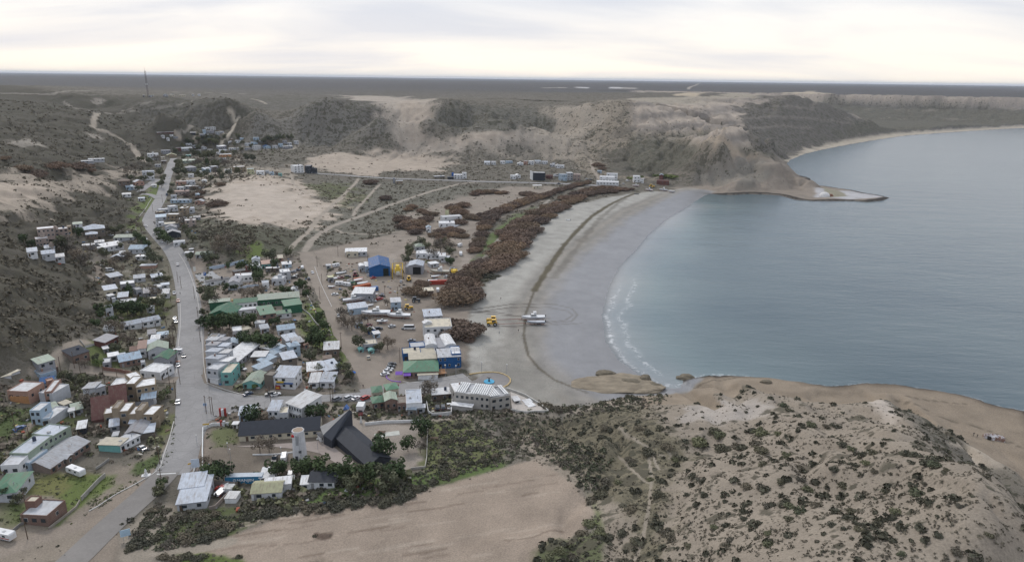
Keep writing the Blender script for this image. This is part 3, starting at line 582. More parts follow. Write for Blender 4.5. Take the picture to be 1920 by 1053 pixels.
def dup(o, loc, rz=0.0, sc=None, label=None, parent=None):
    c = o.copy(); COL.objects.link(c)
    if parent is None:
        c.location = loc; c.rotation_euler = (0, 0, rz)
        if sc is not None: c.scale = sc if isinstance(sc, tuple) else (sc, sc, sc)
        if label: c['label'] = label
        LABELS.setdefault(c['label'], []).append(c)
    else: c.parent = parent
    for ch in o.children: dup(ch, None, parent=c)
    return c
def G3(px, py):
    x, y = G(px, py); return x, y, float(gz(x, y))

# ------------------------------------------------------------------ buildings
FP = []
COLS = {'i': ((.50, .47, .43), 'beige'), 'q': ((.40, .32, .28), 'pinkish'), 'w': ((.74, .74, .74), 'white'), 'g': ((.34, .34, .36), 'grey'), 'l': ((.52, .53, .55), 'light grey'), 'b': ((.42, .52, .61), 'pale blue'), 'B': ((.025, .11, .29), 'deep blue'),
        'c': ((.60, .54, .42), 'cream'), 't': ((.34, .27, .19), 'tan'), 's': ((.42, .26, .20), 'salmon'), 'r': ((.26, .155, .12), 'brick red'), 'm': ((.16, .075, .065), 'maroon'),
        'G': ((.04, .14, .08), 'green'), 'p': ((.34, .40, .32), 'pale green'), 'k': ((.045, .050, .062), 'charcoal'), 'n': ((.17, .115, .085), 'brown'), 'T': ((.20, .44, .41), 'turquoise'),
        'o': ((.50, .26, .12), 'orange'), 'y': ((.50, .49, .31), 'yellowish'), 'e': ((.21, .18, .15), 'stone'), 'u': ((.50, .54, .60), 'galvanised'), 'P': ((.22, .10, .45), 'purple'), 'v': ((.12, .25, .16), 'mid green')}
def wing(par, org, x1, y1, x2, y2, d, h, roof, wc, rc, win=1, side=1, door=1, z=None, lift=0.0, rh=None, extra=''):
    """one block of a building: (x1,y1)-(x2,y2) is the foot of its front wall in the frame, d its depth, h its eaves height"""
    a = G3(x1, y1) if lift == 0 else (*onz(x1, y1, lift), lift); b = G3(x2, y2) if lift == 0 else (*onz(x2, y2, lift), lift)
    if math.hypot(b[0] - a[0], b[1] - a[1]) > 34 and y1 < 360:      # grazing ground: keep both corners at one distance
        dd_ = ray(x2, y2); k_ = math.hypot(a[0], a[1]) / math.hypot(dd_[0], dd_[1]); b = (dd_[0] * k_, dd_[1] * k_, a[2])
    ra_, rb_ = math.hypot(a[0], a[1]), math.hypot(b[0], b[1])
    if lift == 0 and abs(y1 - y2) <= 4 and y1 < 640 and abs(ra_ - rb_) > .45 * abs(math.atan2(a[0], a[1]) - math.atan2(b[0], b[1])) * ra_:      # on sloping ground keep the front square to the contour
        dd_ = ray(x2, y2); k_ = ra_ / math.hypot(dd_[0], dd_[1]); b = (dd_[0] * k_, dd_[1] * k_, a[2])
    dx, dy = b[0] - a[0], b[1] - a[1]; w = math.hypot(dx, dy); rz = math.atan2(dy, dx); zf = (a[2] + b[2]) / 2 if z is None else z
    wk = 'brick' if wc in 'rn' and win else 'plaster'; h *= .93 if lift == 0 else 1; jj = random.choice((.82, .92, 1, 1)); j2 = random.choice((.78, .9, 1, 1.04))
    if win and w > 5 and not extra and random.random() < .45: extra = random.choice(('t', 'c', 'v', 'v'))
    mw = M(tuple(c_ * jj for c_ in COLS[wc][0]), wk); mr = M(tuple(c_ * j2 for c_ in COLS[rc][0]), 'flat_roof' if roof in 'fF' else ('tile' if rc == 'k' else 'sheet'), .6)
    loc = (a[0] - org[0], a[1] - org[1], zf - org[2]); lo = -1.6; FP.append((a[0], a[1], rz, w, d))
    W_ = MB(); R_ = MB(); ov = .35; T_ = .14
    if roof in 'fF':
        W_.box(0, 0, lo, w, d, h, mw)
        if roof == 'f':
            p = .38; q = .22
            for bx in ((0, 0, w, q), (0, d - q, w, d), (0, q, q, d - q), (w - q, q, w, d - q)): W_.box(bx[0], bx[1], h - .02, bx[2], bx[3], h + p, mw)
            R_.box(q + .01, q + .01, h - .01, w - q - .01, d - q - .01, h + .10, mr)
            R_.box(-.03, -.03, h + p, w + .03, d + .03, h + p + .04, mr) if False else None
        else: R_.box(-ov, -ov, h + .002, w + ov, d + ov, h + .2, mr)
    elif roof == 'g':      # ridge along the front
        r = rh or d * .18; W_.prism([(0, lo), (d, lo), (d, h), (d / 2, h + r), (0, h)], 'x', 0, w, mw)
        s = r / (d / 2)
        for sg in (0, 1):
            y0 = -ov if sg == 0 else d + ov; z0 = h - ov * s + .02; R_.prism([(y0, z0), (d / 2, h + r + .02), (d / 2, h + r + .02 + T_), (y0, z0 + T_)], 'x', -ov, w + ov, mr)
    elif roof == 'G':      # gable towards the front
        r = rh or w * .2; W_.prism([(0, lo), (w, lo), (w, h), (w / 2, h + r), (0, h)], 'y', 0, d, mw); s = r / (w / 2)
        for sg in (0, 1):
            x0 = -ov if sg == 0 else w + ov; z0 = h - ov * s + .02; R_.prism([(x0, z0), (w / 2, h + r + .02), (w / 2, h + r + .02 + T_), (x0, z0 + T_)], 'y', -ov, d + ov, mr)
    elif roof in 'mn':     # single slope; m falls to the front, n falls to the back
        r = rh or d * .14; hf, hb = (h, h + r) if roof == 'm' else (h + r, h)
        W_.prism([(0, lo), (d, lo), (d, hb), (0, hf)], 'x', 0, w, mw); s = (hb - hf) / d
        R_.prism([(-ov, hf - ov * s + .02), (d + ov, hb + ov * s + .02), (d + ov, hb + ov * s + .02 + T_), (-ov, hf - ov * s + .02 + T_)], 'x', -ov, w + ov, mr)
    elif roof == 'h':
        r = rh or min(w, d) * .22; W_.box(0, 0, lo, w, d, h, mw); k = min(w, d) / 2 * .98
        vs = [(-ov, -ov, h), (w + ov, -ov, h), (w + ov, d + ov, h), (-ov, d + ov, h)]
        vs += [(k, d / 2, h + r), (w - k, d / 2, h + r)] if w > d else [(w / 2, k, h + r), (w / 2, d - k, h + r)]
        fs = [(0, 1, 5, 4), (1, 2, 5), (2, 3, 4, 5), (3, 0, 4), (3, 2, 1, 0)] if w > d else [(0, 1, 4), (1, 2, 5, 4), (2, 3, 5), (3, 0, 4, 5), (3, 2, 1, 0)]
        R_.add([(p_[0], p_[1], p_[2] + .01) for p_ in vs], fs, mr)
    elif roof == 'v':      # barrel
        W_.box(0, 0, lo, w, d, h, mw); pr = [(0, h)] + [(w / 2 - w / 2 * math.cos(t), h + w * .22 * math.sin(t)) for t in np.linspace(.3, math.pi - .3, 7)] + [(w, h)]
        R_.prism([(u, z_ + .01) for u, z_ in pr], 'y', -.1, d + .1, mr)
    wo = W_.build('wall', par, loc, rz); ro = R_.build('roof', par, loc, rz)
    if win:
        st = max(1, int(round(h / 3.4))); sh = h / st; big_ = w > 5
        def pane(x, z0, ww, hh, face):
            q = MB(); fr = M((.62, .62, .60), 'paint') if random.random() < .6 else WOOD
            q.box(-.07, -.05, -.07, ww + .07, .02, hh + .07, fr); q.box(0, -.08, 0, ww, -.052, hh, GLASS)
            ca, sa = math.cos(rz), math.sin(rz)
            if face == 'f': lx, ly, rr = x, 0, rz
            elif face == 'r': lx, ly, rr = w, x, rz + math.pi / 2
            else: lx, ly, rr = 0, x + ww, rz - math.pi / 2
            q.build('window', par, (loc[0] + lx * ca - ly * sa, loc[1] + lx * sa + ly * ca, loc[2] + z0), rr)
        for k in range(st):
            n = max(1, min(int(w / 3.4), 7)) if win == 1 else win
            for i in range(n):
                if random.random() < .12 and n > 2: continue
                ww = min(1.5, w / n * .5) * random.choice((.75, 1, 1)); pane((i + .5) * w / n - ww / 2, k * sh + sh * .36, ww, min(1.2, sh * .4), 'f')
            if side:
                fc = 'r' if (a[0] + b[0]) < 0 else 'l'
                n = max(1, min(int(d / 4.5), 4))
                for i in range(n): pane((i + .5) * d / n - .5, k * sh + sh * .36, 1.0, min(1.1, sh * .38), fc)
        if door:
            q = MB(); dx_ = w * (.08 if w > 4 else .1); q.box(dx_, -.06, 0, dx_ + .95, .02, min(2.05, h * .8), WOOD if random.random() < .6 else M((.3, .3, .3), 'paint')); q.build('door', par, loc, rz)
    if 't' in extra:       # water tank on the roof
        q = MB(); q.tube((w * .7, d * .6, h + .1), (w * .7, d * .6, h + 1.5), .6, M((.05, .06, .09), 'tank'), 10); q.tube((w * .7, d * .6, h + 1.5), (w * .7, d * .6, h + 1.7), .6, M((.05, .06, .09), 'tank'), 10, .2); q.build('water_tank', par, loc, rz)
    if 'c' in extra:
        q = MB(); zc_ = h + (.2 if roof in 'fF' else .4); q.box(w * .3, d * .5, h - .1, w * .3 + .6, d * .5 + .6, zc_ + 1.3, M((.35, .2, .15), 'brick')); q.box(w * .3 - .08, d * .5 - .08, zc_ + 1.3, w * .3 + .68, d * .5 + .68, zc_ + 1.42, CONC); q.build('chimney', ro).location = (0, 0, 0)
    if 'v' in extra:
        q = MB(); q.box(w * .2, d * .35, h + .02, w * .2 + .9, d * .35 + .9, h + .75, M((.45, .45, .44), 'concrete')); q.build('roof_vent', par, loc, rz); q = MB(); q.tube((w * .75, d * .3, h), (w * .75, d * .3, h + 1.6), .11, STEEL, 5); q.build('flue', par, loc, rz)
    if 'T' in extra:       # raised block carrying a tank
        q = MB(); q.box(w * .45, d * .4, h, w * .45 + 2.2, d * .4 + 2.2, h + 2.0, mw); q.box(w * .45 - .1, d * .4 - .1, h + 2.0, w * .45 + 2.3, d * .4 + 2.3, h + 2.15, M((.6, .6, .6), 'concrete')); q.build('tank_block', par, loc, rz)
    return loc, rz, w, wo, ro
def bld(name, label, cat, wings, group=None, **kw):
    a = G3(wings[0][0], wings[0][1]); b = G3(wings[0][2], wings[0][3])
    org = ((a[0] + b[0]) / 2, (a[1] + b[1]) / 2, min(a[2], b[2])); r = root(name, label, cat, org, 0, group)
    for wg in wings: wing(r, org, *wg)
    return r, org
def H(x1, y1, x2, y2, d, h, roof, wc, rc, label, extra='', cat='house', name=None, **kw):
    r, org = bld(name or cat.replace(' ', '_'), label, cat, [], None) if False else (None, None)
    a = G3(x1, y1); b = G3(x2, y2); org = ((a[0] + b[0]) / 2, (a[1] + b[1]) / 2, (a[2] + b[2]) / 2)
    r = root(name or cat.replace(' ', '_'), label, cat, org)
    wing(r, org, x1, y1, x2, y2, d, h, roof, wc, rc, extra=extra, **kw)
    return r
ORD = ['leftmost', 'second', 'third', 'fourth', 'fifth', 'sixth', 'seventh', 'eighth', 'ninth', 'tenth', 'eleventh', 'twelfth', 'thirteenth', 'fourteenth', 'fifteenth', 'sixteenth', 'seventeenth', 'eighteenth', 'nineteenth', 'twentieth']
def nth(i, n): return 'leftmost' if i == 0 else ('rightmost' if i == n - 1 else ((ORD[i] if i < 20 else f"{i + 1}{ {1: 'st', 2: 'nd', 3: 'rd'}.get((i + 1) % 10, 'th')}") + ' from the left'))
RF = {'f': 'flat', 'F': 'flat', 'g': 'pitched', 'G': 'gabled', 'm': 'sloping', 'n': 'sloping', 'h': 'hipped', 'v': 'barrel'}
def row(place, items, cat='house'):
    items = sorted(items, key=lambda q: q[0] + q[2])
    for i, q in enumerate(items):
        x1, y1, x2, y2, d, h, roof, wc, rc = q[:9]; ex = q[9] if len(q) > 9 else ''
        lab = f"{COLS[wc][1].replace(' ', '-')} {cat}, {COLS[rc][1].replace(' ', '-')} {RF[roof]} roof, {nth(i, len(items))} {place}"
        H(x1, y1, x2, y2, d, h, roof, wc, rc, lab, ex, cat)

# ------------------------------------------------------------------ ribbons (roads, walls)
def dens(pts, step):
    P_ = [Vector(G3(*p)[:2]) for p in pts]; o = []
    # Catmull-Rom through the clicked points
    for i in range(len(P_) - 1):
        p0 = P_[max(i - 1, 0)]; p1 = P_[i]; p2 = P_[i + 1]; p3 = P_[min(i + 2, len(P_) - 1)]
        n = max(1, int((p2 - p1).length / step))
        for k in range(n):
            t = k / n; o.append(0.5 * ((2 * p1) + (p2 - p0) * t + (2 * p0 - 5 * p1 + 4 * p2 - p3) * t * t + (3 * p1 - p0 - 3 * p2 + p3) * t ** 3))
    o.append(P_[-1]); return o
def ribbon(name, pts, w, mat, dz=.10, step=3.0, jag=0.0, nx=4, wend=None):
    ROADL.append(([G(*p) for p in pts], w))
    P_ = dens(pts, step); V_ = []; F_ = []; n = len(P_)
    for i, p in enumerate(P_):
        t = (P_[min(i + 1, n - 1)] - P_[max(i - 1, 0)]).normalized(); nr = Vector((t.y, -t.x)); ww = w + ((wend or w) - w) * i / max(1, n - 1)
        for k in range(nx + 1):
            u = (k / nx - .5) * ww
            if k in (0, nx) and jag: u += jag * float(fbm(np.array(p.x / 5 + k * 9), np.array(p.y / 5), 3, 5))
            q = p + nr * u; V_.append((q.x, q.y, float(gz(q.x, q.y)) + dz))
    for i in range(n - 1):
        for k in range(nx): a = i * (nx + 1) + k; F_.append((a, a + 1, a + nx + 2, a + nx + 1))
    me = bpy.data.meshes.new(name); me.from_pydata(V_, [], F_); me.materials.append(mat); me.update()
    return link(name, me, kind='structure')
def gpoly(name, pts, mat, dz=.08, cell=4.0, kind=True):
    """a sheet laid on the ground inside an outline clicked in the frame"""
    V = np.array([G(*p) for p in pts]); x0, y0 = V.min(0); x1, y1 = V.max(0)
    bm_ = bmesh.new(); vs = [bm_.verts.new((a, b, 0)) for a, b in V]; bm_.faces.new(vs)
    for ax, lo, hi in ((0, x0, x1), (1, y0, y1)):
        c = lo + cell
        while c < hi:
            nrm = (1, 0, 0) if ax == 0 else (0, 1, 0); pc = (c, 0, 0) if ax == 0 else (0, c, 0)
            bmesh.ops.bisect_plane(bm_, geom=bm_.verts[:] + bm_.edges[:] + bm_.faces[:], plane_co=pc, plane_no=nrm); c += cell
    for v in bm_.verts: v.co.z = float(gz(v.co.x, v.co.y)) + dz
    bmesh.ops.recalc_face_normals(bm_, faces=bm_.faces)
    me = bpy.data.meshes.new(name); bm_.to_mesh(me); bm_.free(); me.materials.append(mat)
    if sum(p.normal.z for p in me.polygons) < 0: me.flip_normals()
    return link(name, me, **({'kind': 'structure'} if kind else {}))
def fence(name, pts, h, th, mat, label, cat, step=3.0, straight=True, posts=0):
    P_ = [Vector(G3(*p)) for p in pts]; q = MB(); org = P_[0]; Q = []
    for i in range(len(P_) - 1):
        n = max(1, int((P_[i + 1] - P_[i]).length / step))
        for k in range(n):
            v = P_[i].lerp(P_[i + 1], k / n); v.z = gz(v.x, v.y); Q.append(v)
    Q.append(P_[-1]); rings = []
    for i, p in enumerate(Q):
        t = (Q[min(i + 1, len(Q) - 1)] - Q[max(i - 1, 0)]); t.z = 0; t.normalize(); nr = Vector((t.y, -t.x, 0)) * th / 2; p = p - org
        rings.append([p - nr + Vector((0, 0, -.4)), p + nr + Vector((0, 0, -.4)), p + nr + Vector((0, 0, h)), p - nr + Vector((0, 0, h))])
    q.loft(rings, mat)
    r = root(name, label, cat, org)
    q.build('panel' if posts else 'wall_body', r)
    if posts:
        for i in range(0, len(Q), posts):
            p = Q[i] - org; b = MB(); b.box(p.x - .13, p.y - .13, p.z - .3, p.x + .13, p.y + .13, p.z + h + .25, CONC); b.build('post', r)
    return r

# ------------------------------------------------------------------ plants
def leaf_mesh(name, lumps, nq, size, mat, seed, trunk=None, hemi=False, flat=1.0):
    """leaf clumps spread over lumps (cx,cy,cz,r); every quad is one tuft"""
    g = np.random.default_rng(seed); lumps = np.array(lumps); wgt = lumps[:, 3] ** 2; ids = g.choice(len(lumps), nq, p=wgt / wgt.sum())
    d = g.normal(size=(nq, 3)); d /= np.linalg.norm(d, axis=1)[:, None]
    if hemi: d[:, 2] = np.abs(d[:, 2]) * .9 - .12
    rad = lumps[ids, 3] * (0.72 + .33 * g.random(nq) ** .6); c = lumps[ids, :3] + d * rad[:, None] * np.array([1, 1, flat])
    nrm = d + g.normal(size=(nq, 3)) * .55; nrm /= np.linalg.norm(nrm, axis=1)[:, None]
    u = np.cross(nrm, g.normal(size=(nq, 3))); u /= np.linalg.norm(u, axis=1)[:, None]; v = np.cross(nrm, u)
    s = size * (.6 + .8 * g.random(nq))[:, None]
    V = np.stack([c - u * s - v * s * .7, c + u * s - v * s * .5, c + u * s * .8 + v * s * .8, c - u * s * .6 + v * s], 1).reshape(-1, 3)
    F = np.arange(nq * 4).reshape(-1, 4)
    me = raw(name, V, F, 4, [mat]); lt = g.random(len(lumps)); tint = np.repeat(np.clip(lt[ids] * .55 + g.random(nq) * .35 + .12 * d[:, 2], 0, 1), 4)
    fattr(me, 'tint', tint); return me
def lumps_for(rx, rz, cz, n, seed, r=.45):
    g = np.random.default_rng(seed); o = []
    for i in range(n):
        a = g.random() * 6.28; e = g.random() ** .5 * (1 - r * .6); z = g.normal() * .35
        o.append((math.cos(a) * e * rx, math.sin(a) * e * rx, cz + z * rz, r * rx * (.7 + .5 * g.random())))
    return o
LF = {'pine': M((.060, .085, .038), 'leaf'), 'green': M((.095, .130, .050), 'leaf'), 'olive': M((.125, .130, .080), 'leaf'), 'dry': M((.185, .155, .125), 'leaf'), 'tam': M((.185, .130, .098), 'leaf'), 'tamg': M((.205, .146, .100), 'leaf'),
      'tamp': M((.170, .122, .098), 'leaf'), 'scrub': M((.108, .103, .074), 'leaf'), 'scrub2': M((.135, .120, .092), 'leaf'), 'fresh': M((.14, .17, .06), 'leaf')}
BARK = M((.13, .10, .08), 'bark')
def trunk_mesh(h, r, seed, limbs=5, spread=.5, top=.75):
    q = MB(); g = random.Random(seed); q.tube((0, 0, -.5), (0, 0, h * .5), r, BARK, 6, r * .75); q.tube((0, 0, h * .5), (.1, 0, h * top), r * .75, BARK, 5, r * .4)
    for i in range(limbs):
        a = i * 6.28 / limbs + g.random(); z0 = h * (.3 + .3 * g.random()); q.tube((0, 0, z0), (math.cos(a) * h * spread * .6, math.sin(a) * h * spread * .6, z0 + h * .3), r * .45, BARK, 4, r * .15)
    return q.mesh('trunk')
PROTO = {}
def tree_proto(kind, i):
    k = (kind, i)
    if k in PROTO: return PROTO[k]
    sd = hash(kind) % 1 + i * 31 + {'pine': 1, 'cone': 2, 'olive': 3, 'dry': 4, 'bare': 5, 'fresh': 6}[kind] * 101
    if kind == 'pine': lm = lumps_for(1.0, .75, 1.25, 11, sd, .40); me = leaf_mesh('crown', lm, 620, .085, LF['pine'], sd)
    elif kind == 'cone': lm = [(0, 0, .5 + z * .5, .62 - z * .14) for z in range(4)] + lumps_for(.5, .6, .9, 4, sd, .5); me = leaf_mesh('crown', lm, 560, .085, LF['pine'], sd)
    elif kind == 'olive': lm = lumps_for(1.0, .7, 1.2, 12, sd, .36); me = leaf_mesh('crown', lm, 560, .08, LF['olive'], sd)
    elif kind == 'fresh': lm = lumps_for(1.0, .6, 1.1, 9, sd, .38); me = leaf_mesh('crown', lm, 480, .085, LF['green'], sd)
    elif kind == 'dry': lm = lumps_for(1.0, .75, 1.2, 14, sd, .34); me = leaf_mesh('crown', lm, 480, .06, LF['dry'], sd)
    else:
        q = MB(); g = random.Random(sd)
        def br(p, d, ln, r, lv):
            e = p + d * ln; q.tube(p, e, r, BARK, 3, r * .6)
            if lv < 4:
                for _ in range(3 if lv < 3 else 3):
                    dd = (d + Vector((g.uniform(-1, 1), g.uniform(-1, 1), g.uniform(-.3, .7))) * .75).normalized(); br(e if g.random() < .7 else p.lerp(e, .6), dd, ln * .68, r * .55, lv + 1)
        br(Vector((0, 0, .45)), Vector((0, 0, 1)), .55, .035, 0); me = q.mesh('crown')
    tm = trunk_mesh(1.5 if kind != 'bare' else 1.0, .055, sd)
    PROTO[k] = (me, tm); return PROTO[k]
TREEN = {'pine': ('pine_tree', 'dark green pine', 'tree'), 'cone': ('conifer_tree', 'dark conical conifer', 'tree'), 'olive': ('leafy_tree', 'olive green tree', 'tree'), 'dry': ('dry_tree', 'grey brown dry tree', 'tree'), 'bare': ('bare_tree', 'leafless grey tree', 'tree'), 'fresh': ('green_tree', 'fresh green tree', 'tree')}
TQ = []
def tree(kind, px, py, rpx, place, label=None):
    """crown radius rpx given in frame pixels; (px,py) is the foot"""
    x, y, z = G3(px, py); dep = (np.array([x, y, z - CAMZ]) @ FWD); r = rpx * dep / FPX
    TQ.append((kind, x, y, z, r, px, place, label))
def plant_trees():
    by = {}
    for q in TQ: by.setdefault((q[0], q[6]), []).append(q)
    for (kind, place), L_ in by.items():
        L_.sort(key=lambda q: q[5]); nm, ds, cat = TREEN[kind]
        for i, (k_, x, y, z, r, px, pl_, lab) in enumerate(L_):
            cm, tm = tree_proto(kind, random.randrange(4))
            pos = '' if len(L_) == 1 else nth(i, len(L_)) + ' of those '
            o = root(nm, lab or f"{ds}, {pos}{place}", cat, (x, y, z), random.uniform(0, 6.28), group=f"{cat}s {place}")
            sz = random.uniform(1.0, 1.25) * r; o.scale = (sz * random.uniform(.9, 1.1), sz * random.uniform(.9, 1.1), sz)
            c = link('crown', cm, o); c2 = link('trunk', tm, o)
BUSH = {}
def bush_mesh(kind, i):
    if (kind, i) in BUSH: return BUSH[(kind, i)]
    sd = i * 17 + len(BUSH) * 3
    if kind in ('tam', 'tamg', 'tamp'):
        lm = lumps_for(1.1, .22, .42, 30, sd, .30) + [(0, 0, .30, .85)]; me = leaf_mesh('tamarisk_shrub', lm, 3400, .042, LF[kind], sd, hemi=True)
    else:
        lm = lumps_for(1.0, .2, .30, 10, sd, .46) + [(0, 0, .2, .7)]; me = leaf_mesh('scrub_bush', lm, 420, .10, LF[kind], sd, hemi=True)
    BUSH[(kind, i)] = me; return me
def bush(kind, x, y, r, name, label, cat, group, hs=1.0, sx=1.0, rz=None):
    o = root(name, label, cat, (x, y, float(gz(x, y)) - .1 * r), random.uniform(0, 6.28) if rz is None else rz, group, bush_mesh(kind, random.randrange(5)))
    r *= 1.18 if kind.startswith('tam') else 1.3; o.scale = (r * sx, r, r * hs); return o

# ------------------------------------------------------------------ vehicles
CARM = {}
CC = {'white': (.72, .72, .72), 'black': (.02, .02, .025), 'grey': (.20, .21, .23), 'silver': (.48, .49, .50), 'blue': (.04, .10, .25), 'dark blue': (.03, .05, .10), 'red': (.42, .04, .03), 'orange': (.55, .22, .12), 'dark': (.05, .055, .06), 'beige': (.45, .40, .30), 'maroon': (.2, .04, .04), 'yellow': (.75, .45, .03), 'green': (.05, .2, .1)}
def wheel_mesh(r=.34, w=.22):
    if ('wh', r) not in CARM:
        q = MB(); q.tube((-w / 2, 0, 0), (w / 2, 0, 0), r, DARKM, 10); q.tube((-w / 2 - .01, 0, 0), (w / 2 + .01, 0, 0), r * .55, STEEL, 8); CARM[('wh', r)] = q.mesh('wheel')
    return CARM[('wh', r)]
def car_parts(kind, col):
    key = (kind, col)
    if key in CARM: return CARM[key]
    m = M(CC[col], 'car'); b = MB(); g = MB(); hd = MB(); tl = MB()
    lamp = M((.75, .75, .7), 'car'); red = M((.45, .02, .02), 'car')
    Ls = {'car': 4.3, 'suv': 4.6, 'pickup': 5.1, 'van': 5.4, 'minibus': 6.2}[kind]; w = 1.78 if kind in ('car', 'suv', 'pickup') else 2.0; h = {'car': 1.42, 'suv': 1.72, 'pickup': 1.75, 'van': 2.2, 'minibus': 2.5}[kind]; x = w / 2; l = Ls / 2
    prof = {'car': [(-l, .28), (l, .28), (l, .62), (l - .25, .80), (.75, .92), (-l + .7, .95), (-l, .85)],
            'suv': [(-l, .32), (l, .32), (l, .8), (l - .15, 1.0), (1.05, 1.08), (-l + .05, 1.1), (-l, .9)],
            'pickup': [(-l, .4), (l, .4), (l, .85), (l - .2, 1.02), (1.1, 1.1), (-.55, 1.1), (-.56, .95), (-l, .95)],
            'van': [(-l, .3), (l, .3), (l, .9), (l - .2, 1.1), (l - .55, 1.18), (-l, 1.18)], 'minibus': [(-l, .3), (l, .3), (l, 1.0), (l - .3, 1.2), (-l, 1.2)]}[kind]
    b.prism(prof, 'x', -x, x, m)
    cab = {'car': [(-l + .35, .93), (.95, .90), (.25, h), (-l + 1.2, h)], 'suv': [(-l + .12, 1.07), (1.15, 1.06), (.55, h), (-l + .4, h)], 'pickup': [(-.5, 1.08), (1.2, 1.08), (.6, h), (-.3, h)],
           'van': [(-l + .03, 1.16), (l - .5, 1.16), (l - 1.2, h), (-l + .1, h)], 'minibus': [(-l + .03, 1.18), (l - .2, 1.18), (l - .8, h), (-l + .1, h)]}[kind]
    zt = h; n = len(cab); in_ = .16
    A = [(-x + .05, cab[0][0], cab[0][1]), (-x + .05, cab[1][0], cab[1][1]), (-x + in_, cab[2][0], cab[2][1]), (-x + in_, cab[3][0], cab[3][1])]; B = [(-p[0], p[1], p[2]) for p in A]
    g.add(A + B, [(0, 1, 2, 3), (7, 6, 5, 4), (1, 5, 6, 2), (0, 3, 7, 4), (0, 4, 5, 1)], GLASS)
    yb, yf = cab[3][0], cab[2][0]; b.box(-x + in_ - .02, yb - .03, h - .03, x - in_ + .02, yf + .03, h + .035, m)
    if kind in ('van', 'minibus'): b.box(-x + .09, -l + .02, 1.15, x - .09, -l + Ls * .42 if kind == 'van' else -l + .3, h - .02, m)
    hd1 = MB(); hd1.box(-.18, -.04, -.08, .18, .03, .08, lamp); tl1 = MB(); tl1.box(-.12, -.03, -.1, .12, .04, .1, red)
    CARM[key] = (b.mesh('body'), g.mesh('window_glass'), hd1.mesh('headlight'), tl1.mesh('tail_light'), w, Ls, h); return CARM[key]
def car(kind, col, px, py, to, label, group=None, small=False, sc=1.0):
    x, y, z = G3(px, py)
    if isinstance(to, tuple): tx, ty = G(*to); rz = math.atan2(ty - y, tx - x) - math.pi / 2
    else: rz = math.radians(to)
    bm_, gm_, hm, tm, w, l, h = car_parts(kind, col); nm = {'car': 'car', 'suv': 'off_road_car', 'pickup': 'pickup_truck', 'van': 'van', 'minibus': 'minibus'}[kind]
    o = root(nm, label, 'pickup' if kind == 'pickup' else ('car' if kind == 'suv' else kind), (x, y, z + .12), rz, group); o.scale = (sc,) * 3
    link('body', bm_, o); link('window_glass', gm_, o)
    for sx in (-1, 1):
        for sy in (-1, 1):
            wl = link('wheel', wheel_mesh(), o); wl.location = (sx * (w / 2 - .08), sy * l * .31, .34)
        a = link('headlight', hm, o); a.location = (sx * (w / 2 - .3), l / 2, .66 if h < 1.6 else .8); a = link('tail_light', tm, o); a.location = (sx * (w / 2 - .2), -l / 2, .74 if h < 1.6 else .85)
    return o
